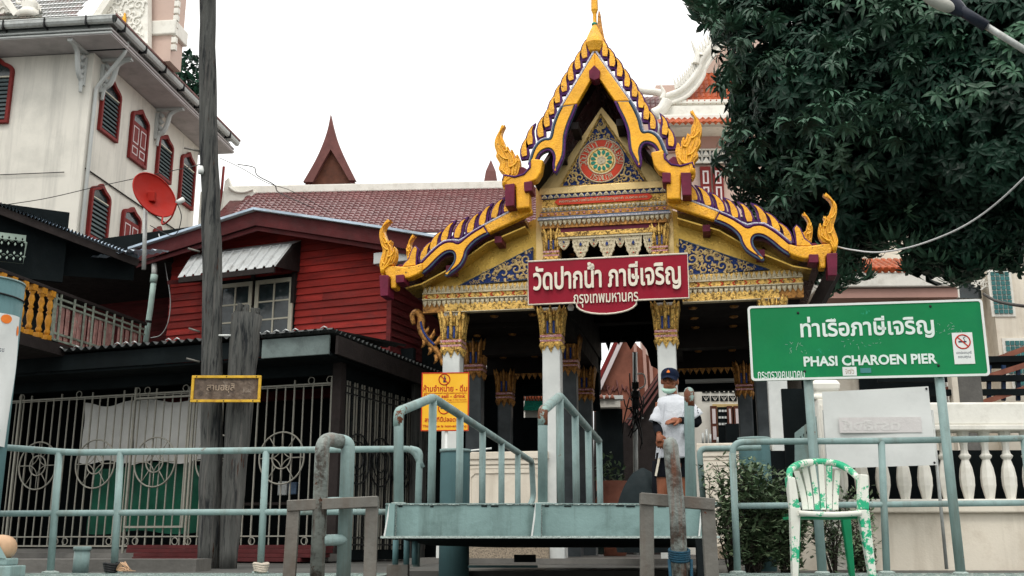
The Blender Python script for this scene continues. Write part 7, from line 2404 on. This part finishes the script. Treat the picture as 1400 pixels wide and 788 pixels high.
# faded white board
FB = Frame(1200, 10.1, 4)
fb2 = fempty('faded_board', FB, 'faded blank white vinyl board hung before the balustrade pillar', 'board')
P = [FB.q(x, y) for x, y in ((1124, 536), (1269, 528.5), (1281, 636), (1132, 641))]
mb = MB()
def ffn(s, t):
    a = Vector(P[0]).lerp(Vector(P[1]), s); b = Vector(P[3]).lerp(Vector(P[2]), s); c = a.lerp(b, t)
    return (c.x, .006 * math.sin(5 * s + 2 * t) + .004 * math.sin(9 * s * t), c.y)
mb.grid(ffn, 14, 10); mb.grid(lambda s, t: (ffn(1 - s, t)[0], ffn(1 - s, t)[1] + .008, ffn(1 - s, t)[2]), 14, 10)
fo = mb.build('vinyl_sheet', M['banner'], fb2)
a, b = FB.p(1147, 582), FB.p(1259, 577)
MB().box(a.x, b.x, -.016, -.012, FB.p(1200, 592).z, FB.p(1200, 571).z).build('pink_band', M['vinyl_pink'], fo)
text(fo, 'ตราสิงห์', (a.x + .03, b.x - .2, FB.p(1200, 589).z, FB.p(1200, 574).z), -.017, M['banner_letter'], .001, mirror=True, bold=.03)
for (x, y) in ((1266, 532), (1277, 633)):
    p = FB.p(x, y); MB().lathe([(.012, 0), (0, .004)], 8, M=Matrix.Translation((p.x, -.014, p.z)) @ Matrix.Rotation(R(90), 4, 'X')).build('grommet', M['cable'], fo)
for x in (1128, 1276):
    p = FB.p(x, 560); MB().tube([(p.x, .05, 0.0), (p.x, .05, p.z)], .016, 6).build('hanging_post', M['galv'], fb2)
# ================================================================== shrubs
def shrub(name, lab, px_, py_, Y, w_, h, n, stems, seed, mm='leaf_shrub', lsize=.07, up=.6):
    rr = random.Random(seed)
    b = at(px_, py_, Y); b.z = -.02
    o = empty(name, b, 0, lab, 'shrub')
    st = MB(); tips = []
    for i in range(stems):
        a = rr.uniform(0, 2 * PI); L_ = h * rr.uniform(.55, 1.05)
        p = Vector((rr.uniform(-.1, .1) * w_, rr.uniform(-.05, .05), 0))
        d = Vector((math.cos(a) * rr.uniform(.1, .5) * w_, math.sin(a) * .15, L_))
        path = [p, p + d * .4 + Vector((rr.uniform(-.04, .04), 0, 0)), p + d * .75 + Vector((rr.uniform(-.06, .06), 0, 0)), p + d]
        path = smooth_path(path, 4)
        st.tube(path, [.008 * (1 - .7 * k / (len(path) - 1)) for k in range(len(path))], 4)
        for k in range(2, len(path)):
            for _ in range(3):
                e = path[k] + Vector((rr.uniform(-.14, .14) * w_ * 1.6, rr.uniform(-.12, .12), rr.uniform(-.03, .12)))
                if rr.random() < .5: st.tube([path[k], e], [.004, .002], 3)
                tips.append(e)
            tips.append(path[k])
    st.build('stem', M['bark'], o)
    lf, lf2 = MB(), MB()
    for i in range(n):
        c = rr.choice(tips) + Vector((rr.uniform(-.045, .045), rr.uniform(-.05, .05), rr.uniform(-.04, .04)))
        if c.z < .01: c.z = abs(c.z) + .02
        az = rr.uniform(0, 2 * PI); el = rr.uniform(-.4, up + .5)
        d = Vector((math.cos(az) * math.cos(el), math.sin(az) * math.cos(el), math.sin(el)))
        s = d.cross(Vector((0, 0, 1))).normalized()
        nrm = s.cross(d)
        L_ = lsize * rr.uniform(.6, 1.25); w2 = L_ * .24
        T = lf if rr.random() < .7 else lf2
        T.add([c, c + d * L_ * .45 + s * w2 - nrm * w2 * .3, c + d * L_ - nrm * L_ * .12, c + d * L_ * .45 - s * w2 - nrm * w2 * .3, c + d * L_ * .5], [(0, 1, 4), (1, 2, 4), (2, 3, 4), (3, 0, 4)])
    tag(lf.build('foliage', M[mm], o), kind='stuff'); tag(lf2.build('foliage', M['leaf_shrub2'], o), kind='stuff')
    return o
shrub('shrub', 'dense leafy shrub growing round the thick teal pile', 1030, 778, 9.45, .62, .86, 4200, 22, 1)
shrub('shrub', 'bushy green shrub low behind the white chair back legs', 1075, 778, 9.5, .5, .6, 2400, 16, 2)
shrub('shrub', 'thin straggling shrub behind the curved handrail corner', 1003, 778, 9.3, .4, .85, 900, 12, 3)
shrub('shrub', 'sparse thin-stemmed shrub seen under the chair seat', 1140, 778, 9.6, .4, .62, 420, 9, 4)
shrub('shrub', 'low spreading seedling against the cream plinth wall', 1182, 778, 9.9, .36, .26, 420, 9, 5)
shrub('shrub', 'leafy sprig poking above the chair arm by the balusters', 1170, 700, 10.3, .3, .74, 300, 7, 6)

# ================================================================== great dark tree
trc_ = at(1230, 745, 18)
tree = empty('mango_tree', (trc_.x, 18, 0), 0, 'huge dark leafy tree filling the sky above the green sign', 'tree')
BO = Vector((trc_.x, 18, 0))
blobs = [(1010, 10, 17.5, 45), (1060, 60, 16.8, 85), (1034, 130, 17.2, 44), (1050, 215, 17, 58), (1075, 290, 17.4, 55), (1120, 130, 16.2, 100), (1150, 250, 16.5, 95), (1200, 40, 16, 110), (1240, 180, 15.6, 120), (1230, 262, 16.4, 58), (1300, 60, 15.4, 120), (1350, 180, 15, 120), (1320, 290, 15.8, 80), (1290, 332, 16.5, 40), (1400, 60, 14.6, 110), (1420, 240, 15, 80), (1180, 308, 17, 32), (1142, 335, 17.5, 40), (1300, -60, 15.5, 120), (1150, -60, 16.5, 120), (1055, -40, 17, 60), (1130, 340, 18, 40), (1368, 300, 15.4, 42), (975, 2, 17.5, 20), (1450, 130, 14.6, 110)]
def leaf_geo(mb, c, d, up, L_, w_, droop, mi=0):
    s = d.cross(up)
    if s.length < 1e-3: s = d.orthogonal()
    s.normalize(); nrm = s.cross(d).normalized()
    a = c + d * L_ * .35 ; b = c + d * L_ * .75 - Vector((0, 0, droop * L_ * .25)); e = c + d * L_ - Vector((0, 0, droop * L_ * .55))
    mb.add([c, a + s * w_ + nrm * w_ * .3, b + s * w_ * .8 + nrm * w_ * .25, e, b - s * w_ * .8 + nrm * w_ * .25, a - s * w_ + nrm * w_ * .3, a, b],
           [(0, 1, 6), (0, 6, 5), (1, 2, 7, 6), (6, 7, 4, 5), (2, 3, 7), (7, 3, 4)], mi, False)
def whorl(seed, n=9, L_=.215):
    rr = random.Random(seed); mb = MB()
    for i in range(n):
        az = 2 * PI * i / n + rr.uniform(-.25, .25); el = rr.uniform(-.35, .55)
        d = Vector((math.cos(az) * math.cos(el), math.sin(az) * math.cos(el), math.sin(el)))
        leaf_geo(mb, Vector((0, 0, 0)), d, Vector((0, 0, 1)), L_ * rr.uniform(.75, 1.15), L_ * .15, rr.uniform(.5, 1.4))
    return mb
WH = [whorl(i) for i in range(6)]
rr = random.Random(77)
crown = MB()
surf = []
def blob_pt(bl_, surface):
    x, y, Y, r_ = bl_
    c = at(x, y, Y); rad = r_ * Y / 1482
    while True:
        v = Vector((rr.gauss(0, 1), rr.gauss(0, 1), rr.gauss(0, 1))).normalized()
        if not surface or v.y < .35: break
    k = rr.uniform(.86, 1.06) if surface else rr.uniform(.1, .9) ** .5
    return c + v * rad * k * (1 if surface else 1), v
tot = sum(b[3] ** 2 for b in blobs)
def add_whorl(T, p, v, sc, mi=None):
    W = rr.choice(WH)
    q = v.to_track_quat('Z', 'Y')
    eu_ = (Euler((rr.uniform(-.4, .4), rr.uniform(-.4, .4), rr.uniform(0, 6.28))).to_matrix())
    m3 = (q.to_matrix() @ eu_) * sc
    n = len(T.v)
    p = p - BO
    T.v += [tuple(m3 @ Vector(a) + p) for a in W.v]
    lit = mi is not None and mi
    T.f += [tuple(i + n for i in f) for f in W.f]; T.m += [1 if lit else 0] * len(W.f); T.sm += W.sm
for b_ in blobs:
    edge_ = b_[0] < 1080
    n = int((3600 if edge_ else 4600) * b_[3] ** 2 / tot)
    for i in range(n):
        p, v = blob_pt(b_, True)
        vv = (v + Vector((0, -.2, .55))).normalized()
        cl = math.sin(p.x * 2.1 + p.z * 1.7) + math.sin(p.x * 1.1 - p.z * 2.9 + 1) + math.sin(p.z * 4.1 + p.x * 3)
        add_whorl(crown, p, vv, rr.uniform(.75, 1.15), cl + v.z * .9 > 1.25 and rr.random() < .75)  # upward-facing clumps take the paler leaf, light put into the colour
    for i in range(int((1100 if edge_ else 2500) * b_[3] ** 2 / tot)):
        p, v = blob_pt(b_, False)
        add_whorl(crown, p + Vector((0, .4, 0)), v, rr.uniform(1.5, 2.3))
for i in range(330):                         # loose sprays that break the outline
    b_ = rr.choice(blobs[:5] + blobs[15:19] + blobs[20:24] + [blobs[9], blobs[12]])
    c_ = at(b_[0], b_[1], b_[2]); rad = b_[3] * b_[2] / 1482
    a = rr.uniform(0, 2 * PI)
    v = Vector((math.cos(a), -.1, math.sin(a)))
    for k in range(3):
        add_whorl(crown, c_ + v * rad * (1.0 + .07 * k + rr.uniform(0, .10)) + Vector((rr.uniform(-.1, .1), rr.uniform(-.3, .3), rr.uniform(-.1, .1))), (v + Vector((0, 0, -.3))).normalized(), rr.uniform(.7, 1.1), rr.random() < .3)
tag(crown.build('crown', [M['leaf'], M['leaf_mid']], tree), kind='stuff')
# larger leaf whorls at the near face of the crown
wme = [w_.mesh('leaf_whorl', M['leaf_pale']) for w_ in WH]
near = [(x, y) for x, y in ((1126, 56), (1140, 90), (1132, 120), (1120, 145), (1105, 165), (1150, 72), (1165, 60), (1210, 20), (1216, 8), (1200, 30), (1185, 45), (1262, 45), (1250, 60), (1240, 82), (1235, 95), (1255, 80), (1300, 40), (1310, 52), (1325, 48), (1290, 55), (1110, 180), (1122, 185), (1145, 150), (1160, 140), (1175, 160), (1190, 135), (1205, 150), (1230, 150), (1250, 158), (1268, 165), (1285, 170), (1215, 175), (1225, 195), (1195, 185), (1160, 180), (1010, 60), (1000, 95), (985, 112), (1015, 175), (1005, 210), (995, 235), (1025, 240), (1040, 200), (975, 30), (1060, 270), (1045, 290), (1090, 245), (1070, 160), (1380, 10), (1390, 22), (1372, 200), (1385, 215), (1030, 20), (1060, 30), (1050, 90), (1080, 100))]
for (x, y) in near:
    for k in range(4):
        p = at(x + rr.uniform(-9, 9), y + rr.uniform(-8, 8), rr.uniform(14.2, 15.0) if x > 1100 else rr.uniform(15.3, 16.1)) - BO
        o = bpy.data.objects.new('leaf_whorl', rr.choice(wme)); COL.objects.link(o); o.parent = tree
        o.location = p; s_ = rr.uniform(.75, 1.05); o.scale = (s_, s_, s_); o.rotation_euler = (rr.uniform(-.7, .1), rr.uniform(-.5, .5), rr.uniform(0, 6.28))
# hanging sprays along the lower edge
hang = [(1135, 345), (1150, 352), (1150, 378), (1165, 340), (1190, 330), (1205, 335), (1225, 326), (1240, 338), (1255, 335), (1268, 362), (1285, 372), (1300, 380), (1320, 385), (1332, 375), (1345, 340), (1370, 330), (1355, 350), (1362, 372), (1385, 365), (1395, 320), (1180, 372), (1158, 385), (1142, 392), (975, 12), (955, 2), (1000, 30), (968, 26), (1310, 360), (1275, 350), (1240, 362), (1380, 350)]
for (x, y) in hang:
    for k in range(3):
        p = at(x + rr.uniform(-7, 7), y + rr.uniform(-7, 7), rr.uniform(15.5, 16.5)) - BO
        o = bpy.data.objects.new('leaf_whorl', rr.choice(dark_w) if 'dark_w' in globals() else None) if False else bpy.data.objects.new('leaf_whorl', rr.choice(wme)); COL.objects.link(o); o.parent = tree
        o.location = p; s_ = rr.uniform(.9, 1.3); o.scale = (s_, s_, s_); o.rotation_euler = (PI + rr.uniform(-.5, .5), rr.uniform(-.5, .5), rr.uniform(0, 6.28))
# trunk and limbs
TB0 = at(1092, 745, 18) - BO; TB0.z = -.1
MB().tube(smooth_path([TB0, TB0 + Vector((.05, 0, 1.6)), TB0 + Vector((-.05, 0, 3.2)), TB0 + Vector((.25, -.2, 5)), TB0 + Vector((.9, -.5, 6.5))], 5), [.36 - .2 * i / 20 for i in range(21)], 14).build('trunk', M['bark'], tree)
for (x, y, Y) in ((1060, 120, 17), (1150, 200, 16.6), (1300, 150, 15.6), (1230, 60, 16), (1350, 260, 15.6), (1200, 330, 17), (1390, 120, 15)):
    e = at(x, y, Y) - BO
    F0 = TB0 + Vector((.25, -.2, 5))
    MB().tube(smooth_path([F0, F0.lerp(e, .45) + Vector((0, 0, .5)), e], 6), [.2 - .17 * i / 12 for i in range(13)], 8).build('limb', M['bark'], tree)

# ================================================================== street lamp and cables
l0 = at(1284, 8, 9.0)
la_ = empty('street_lamp', (at(1660, 700, 9.0).x, 9.0, -.02), 0, 'grey arm street lamp with pale lens reaching over the tree', 'street lamp')
O_ = Vector(la_.location)
qa = lambda x, y, Y=9.0: at(x, y, Y) - O_
MB().tube([(0, 0, 0), (0, 0, qa(1560, 168).z)], .06, 10).build('pole', M['galv'], la_)
MB().tube([Vector((0, 0, qa(1560, 168).z - .05)), qa(1400, 68), qa(1342, 32)], .032, 10).build('arm', M['galv'], la_)
MB().tube([qa(1348, 36), qa(1310, 12)], [.055, .05], 10).build('lamp_neck', M['lamp_body'], la_)
hd = smooth_path([qa(1318, 18), qa(1300, 6), qa(1275, -6), qa(1250, -18)], 5)
MB().tube(hd, [.05, .06, .07, .08, .088, .095, .1, .1, .1, .1, .095, .09, .08, .065, .05, .03][:len(hd)], 12, flat=.7).build('lamp_housing', M['lamp_body'], la_)
ln_ = smooth_path([qa(1301, 13), qa(1288, 7), qa(1270, -1), qa(1252, -11)], 5)
MB().tube([p + Vector((0, -.05, -.03)) for p in ln_], [.01, .03, .045, .055, .06, .062, .064, .064, .062, .06, .056, .05, .045, .035, .02, .01][:len(ln_)], 10).build('lens', M['lamp_head'], la_)
def cable(name, lab, pts, r, mm='cable'):
    o = MB().tube(smooth_path(pts, 10), r, 5).build(name, M[mm])
    return tag(o, lab, 'cable')
cable('overhead_cable', 'thin white cable sagging from the gilded eave tip across the tree', [at(1138, 336, 13.2), at(1165, 342, 12.8), at(1205, 345, 12.3), at(1262, 333, 11.6), at(1330, 302, 10.9), at(1400, 243, 10.2), at(1500, 130, 9.5)], .011, 'cable_white')
cable('overhead_cable', 'thin wire crossing the white hall wall towards the red dish', [at(-20, 284, 20), at(60, 272, 20), at(130, 256, 20), at(200, 241, 20), at(262, 228, 18), at(280, 222, 12)], .008)
cable('overhead_cable', 'drooping wire between the hall eave and the purple roof', [at(325, 225, 24), at(347, 229, 23.5), at(352, 240, 23), at(375, 253, 23), at(384, 265, 24), at(430, 285, 28)], .012)
cable('overhead_cable', 'faint second wire drooping over the white ridge', [at(300, 216, 24), at(330, 230, 23.5), at(365, 250, 23), at(400, 262, 24), at(450, 290, 28)], .008)
cable('overhead_cable', 'black twisted service line at the cream building corner', [at(1345, 402, 22), at(1360, 411, 20), at(1380, 416, 18), at(1410, 420, 16)], .03)
# loop of line along the shop side
# ================================================================== person
PY = 10.4
PO = at(918, 739, PY); PO.z = .26
pe = empty('person', PO, 0, 'person in navy cap lowered mint mask white T-shirt and black sleeves standing on the gangway', 'person')
def pp(x, y, d=0.0):
    return at(x, y, PY + d) - PO
body = MB()
# torso, pelvis, legs
def seg(pts, rs, flat=1.0, n=12): body.tube(pts, rs, n, 0, flat=flat)
neck, ch0 = pp(919, 545), pp(917, 534)
seg([pp(920, 640), pp(920, 610), pp(921, 580), pp(921, 558), pp(920, 551), pp(919, 544), pp(918, 530)], [.12, .13, .12, .125, .08, .054, .05])
seg([pp(905, 553), pp(921, 551), pp(938, 553)], [.04, .05, .04])
for (xh, xk, xa_) in ((910, 906, 903), (930, 933, 935)):
    hip, kn, an = pp(xh, 636), pp(xk, 678, -.02), pp(xa_, 730, .02); an.z = .08
    seg([hip, hip.lerp(kn, .5), kn, kn.lerp(an, .35), an, Vector((an.x, an.y, .04))], [.085, .075, .052, .056, .038, .04])
    seg([Vector((an.x, .05, .045)), Vector((an.x, -.06, .04)), Vector((an.x + (-.01 if xh < 920 else .01), -.17, .03))], [.035, .04, .03])
# head
hc = pp(915.5, 521.5, -.01)
Hrot = Euler((R(6), R(5), R(-16))).to_matrix().to_4x4()
HM = Matrix.Translation(hc) @ Hrot
def ell(mb, c, r3, Mx, n=16, mi=0):
    prof = [(math.sin(PI * i / n), -math.cos(PI * i / n)) for i in range(n + 1)]
    prof[0] = (.001, -1); prof[-1] = (.001, 1)
    mb.lathe(prof, 20, mi, M=Mx @ Matrix.Translation(c) @ Matrix.Diagonal((r3[0], r3[1], r3[2], 1)))
ell(body, (0, .01, .02), (.076, .094, .1), HM)
ell(body, (0, -.03, -.045), (.056, .066, .072), HM)
ell(body, (0, -.065, -.085), (.028, .026, .02), HM)      # chin
body.tube([HM @ Vector((0, -.088, .03)), HM @ Vector((0, -.108, -.012)), HM @ Vector((0, -.1, -.022))], [.008, .015, .011], 8)
for s_ in (-1, 1):
    ell(body, (s_ * .012, -.096, -.018), (.009, .01, .008), HM, 8)
    ell(body, (s_ * .078, .01, -.005), (.012, .022, .034), HM, 10)
    body.tube([HM @ Vector((s_ * .012, -.09, .032)), HM @ Vector((s_ * .035, -.092, .036)), HM @ Vector((s_ * .055, -.078, .028))], [.006, .009, .005], 6)
    ell(body, (s_ * .042, -.07, -.015), (.022, .02, .02), HM, 10)
body.tube([HM @ Vector((-.024, -.088, -.048)), HM @ Vector((0, -.098, -.045)), HM @ Vector((.024, -.088, -.048))], [.004, .0075, .004], 6)
body.tube([HM @ Vector((-.02, -.086, -.057)), HM @ Vector((0, -.096, -.058)), HM @ Vector((.02, -.086, -.057))], [.004, .008, .004], 6)
# arms
ls, le, lw_ = pp(903, 551), pp(899, 581, .03), pp(901, 594, -.17)
rs_, re2, rw = pp(940, 550), pp(953, 577, .03), pp(929, 575, -.17)
seg([ls, ls.lerp(le, .5), le, le.lerp(lw_, .5), lw_], [.05, .044, .038, .038, .027])
seg([rs_, rs_.lerp(re2, .5), re2, re2.lerp(rw, .5), rw], [.05, .044, .038, .036, .026])
def hand(w_, dirv, upv, flip, curl, nm):
    """palm plus five separately bent fingers; dirv = towards the finger tips, upv = back of the hand"""
    d = dirv.normalized(); u = (upv - d * upv.dot(d)).normalized(); s = d.cross(u) * (1 if flip else -1)
    body.tube([w_, w_ + d * .03, w_ + d * .06, w_ + d * .082], [.024, .032, .036, .03], 10)
    for k in range(-1, 2): body.tube([w_ + d * .02 + s * k * .014, w_ + d * .085 + s * k * .024], [.017, .013], 8)
    L4 = (.066, .076, .071, .056)
    for k in range(4):
        b = w_ + d * .082 + s * (-.033 + .022 * k)
        a1, a2, a3 = curl * (.35 + .05 * k), curl * (.95 + .06 * k), curl * 1.5
        L_ = L4[k]
        def dr(a): return d * math.cos(a) - u * math.sin(a)
        p1 = b + dr(a1) * L_ * .45; p2 = p1 + dr(a2) * L_ * .32; p3 = p2 + dr(a3) * L_ * .23
        body.tube([b - d * .015, b, p1, p2, p3], [.0098, .0098, .009, .008, .006], 8)
    t0 = w_ + d * .022 - s * .026; t1 = t0 + (d * .6 - s * .65 - u * .2).normalized() * .036; t2 = t1 + (d * .9 - s * .2 - u * .35).normalized() * .03; t3 = t2 + (d * .95 - u * .4).normalized() * .018
    body.tube([t0, t1, t2, t3], [.014, .012, .0105, .007], 8)
hand(lw_, Vector((.05, -.25, -1)), Vector((-.5, -1, .2)), True, .75, 'l')
hand(rw, Vector((-1, -.25, -.12)), Vector((.1, -.45, 1)), True, .45, 'r')
bo_ = body.build('body', M['skin'], pe)
rmd = bo_.modifiers.new('remesh', 'REMESH'); rmd.mode = 'VOXEL'; rmd.voxel_size = .0052; rmd.use_smooth_shade = True
sm_ = bo_.modifiers.new('smooth', 'SMOOTH'); sm_.factor = .5; sm_.iterations = 2
# eyes, brows
for s_ in (-1, 1):
    mb = MB(); ell(mb, (s_ * .032, -.0795, .014), (.013, .008, .0045), HM, 8); e = mb.build('eye', M['eye_white'], pe)
    mb = MB(); ell(mb, (s_ * .032, -.0865, .014), (.0062, .004, .0048), HM, 8); mb.build('iris', M['hair'], e)
    MB().tube([HM @ Vector((s_ * .016, -.099, .034)), HM @ Vector((s_ * .036, -.1, .040)), HM @ Vector((s_ * .056, -.086, .034))], [.003, .004, .002], 5).build('eyebrow', M['hair'], pe)
# hair at the sides and back
mb = MB(); ell(mb, (0, .022, .022), (.082, .092, .096), HM)
mb.v = [tuple(v) for v in mb.v]
hr = mb.build('hair', M['hair'], pe)
# cap with brim
mb = MB()
prof = [(1.0, 0), (1.02, .1), (1.0, .35), (.9, .65), (.66, .9), (.35, 1.02), (.02, 1.06)]
mb.lathe([(r_ * .089, z_ * .088) for r_, z_ in prof], 28, M=HM @ Matrix.Translation((0, .008, .042)) @ Matrix.Rotation(R(-4), 4, 'X') @ Matrix.Diagonal((1, 1.14, 1, 1)))
cp = mb.build('cap', M['navy_cloth'], pe)
def brim(s, t):
    a = -PI / 2 + (s - .5) * 2.3
    r0 = .092; ext = t * .066 * math.cos((s - .5) * 2.3) ** .6
    x, y = r0 * math.cos(a), r0 * 1.1 * math.sin(a) - ext
    return tuple(HM @ Vector((x * (1 - .1 * t), y + .01, .058 - .022 * t - .02 * abs(s - .5) * 2 * (1 if t else 0) - .012 * (s * 2 - 1) ** 2)))
mb = MB(); mb.grid(brim, 16, 4); mb.grid(lambda s, t: tuple(Vector(brim(1 - s, t)) - Vector((0, 0, .004))), 16, 4)
mb.build('cap_brim', M['navy_cloth'], cp)
mb = MB(); mb.prism([(-.016, -.012), (.016, -.012), (.012, .006), (0, .016), (-.012, .006)], -.003, .0, M=HM @ Matrix.Translation((-.004, -.088, .093)) @ Matrix.Rotation(R(-16), 4, 'X'))
mb.build('cap_badge', M['orange'], cp)
# mask pulled under the chin
def maskf(s, t):
    a = -PI / 2 + (s - .5) * 2.6
    k = math.cos((s - .5) * 2.6)
    r0 = .060 + .010 * math.sin(PI * t)
    return tuple(HM @ Vector((r0 * 1.08 * math.cos(a), -.022 + r0 * 1.25 * math.sin(a), -.078 - .048 * t * (0.5 + .5 * k) + .016 * (1 - k) - .0)))
mb = MB(); mb.grid(maskf, 18, 6); mb.build('mask', M['mask_green'], pe)
for s_ in (-1, 1):
    MB().tube([HM @ Vector((s_ * .055, -.03, -.062)), HM @ Vector((s_ * .078, .0, -.03)), HM @ Vector((s_ * .082, .018, .0))], .002, 5).build('ear_loop', M['white_paint'], pe)
# T-shirt
rr = random.Random(12)
def shirt_fn(rings):
    def fn(s, t):
        i = t * (len(rings) - 1); k = min(int(i), len(rings) - 2); f = i - k
        f = f * f * (3 - 2 * f) if False else f
        A, B_ = rings[k], rings[k + 1]
        x, y, hw, dp, dd = [A[j] + (B_[j] - A[j]) * f for j in range(5)]
        a = 2 * PI * s
        c = pp(x, y, dd)
        fold = 1 + t * t * (.045 * math.sin(7 * a + 2.2 * t * 3) + .03 * math.sin(11 * a - 4 * t))
        ca, sa = math.cos(a), math.sin(a)
        return (c.x + hw * .00702 * abs(ca) ** .85 * (1 if ca > 0 else -1) * fold, c.y + dp * sa * fold, c.z + .006 * math.sin(5 * a) * t)
    return fn
tor = shirt_fn([(919, 541, 9.0, .068, .0), (919.5, 542.8, 14, .085, 0), (920, 545.5, 20.5, .105, 0), (920.5, 553, 23.5, .135, 0), (921, 565, 22.5, .15, 0), (921, 580, 22, .155, 0), (921, 597, 22, .16, 0), (920.5, 612, 22.5, .16, 0), (920.5, 628, 23.5, .165, 0)])
mb = MB(); mb.grid(tor, 48, 44)
def sleeve(a, b, r0, r1):
    a, b = Vector(a), Vector(b)
    d = (b - a)
    n = 8
    mb.tube([a + d * (i / n) for i in range(n + 1)], [r0 + (r1 - r0) * i / n + .004 * math.sin(i * 2.3) for i in range(n + 1)], 16, cap=False)
sleeve(pp(908, 552), pp(899, 579, .0), .062, .09)
sleeve(pp(936, 551), pp(951, 572, .0), .062, .092)
tsh = mb.build('t_shirt', M['tshirt'], pe)
sdm = tsh.modifiers.new('solid', 'SOLIDIFY'); sdm.thickness = .004; sdm.offset = 0
mb = MB(); mb.tube([tuple(Vector(tor(k / 24, 0))) for k in range(24)], .006, 6, 0, True); mb.build('collar', M['tshirt'], tsh)
fo_ = MB()
for (pts_, r_) in (([(908, 550), (906, 570), (909, 592)], .006), ([(934, 560), (930, 585), (932, 605)], .006), ([(915, 585), (921, 600), (919, 622)], .005), ([(928, 598), (926, 622)], .006), ([(912, 606), (909, 625)], .006)):
    fo_.tube(smooth_path([pp(x, y, -.157 + .0008 * abs(x - 921)) for x, y in pts_], 4), r_, 5)
fo_.build('fold', M['tshirt'], tsh)
mkx = pp(956, 556, -.07)
for k in range(3): MB().cbox(pp(953.3 + k * .6, 558 + k * 3.2, -.085), (.008, .004, .014)).build('sleeve_mark', M['letter_dark'], tsh)
# black under-sleeves
for nm, pts_, rs2 in (('l', [ls.lerp(le, .3), le, le.lerp(lw_, .5), lw_ + (lw_ - le) * -.02], [.056, .050, .046, .034]), ('r', [rs_.lerp(re2, .3), re2, re2.lerp(rw, .5), rw], [.056, .05, .044, .033])):
    MB().tube(smooth_path(pts_, 4), [rs2[min(3, int(i / 4))] + (rs2[min(3, int(i / 4) + 1)] - rs2[min(3, int(i / 4))]) * (i % 4) / 4 for i in range(13)], 14, cap=False).build('black_sleeve', M['black_cloth'], pe)
# shorts
mb = MB()
for (xt, xb2) in ((911, 908), (930, 932)):
    mb.tube([pp(xt, 620), pp(xt, 632), pp(xb2, 644), pp(xb2, 653)], [.10, .105, .10, .098], 16, cap=False)
mb.tube([pp(920, 612), pp(920, 634)], [.15, .155], 18, flat=.8)
shs = mb.build('shorts', M['black_cloth'], pe)
MB().beam(pp(901, 627, -.09), pp(896.5, 651, -.1), .02, .012, up=(0, 1, 0)).build('side_stripe', M['letter_cream'], shs)
for x in (903, 935):
    c = pp(x, 735); MB().box(c.x - .05, c.x + .05, -.19, .08, .0, .03).build('sandal', M['black_cloth'], pe, bev=.012)
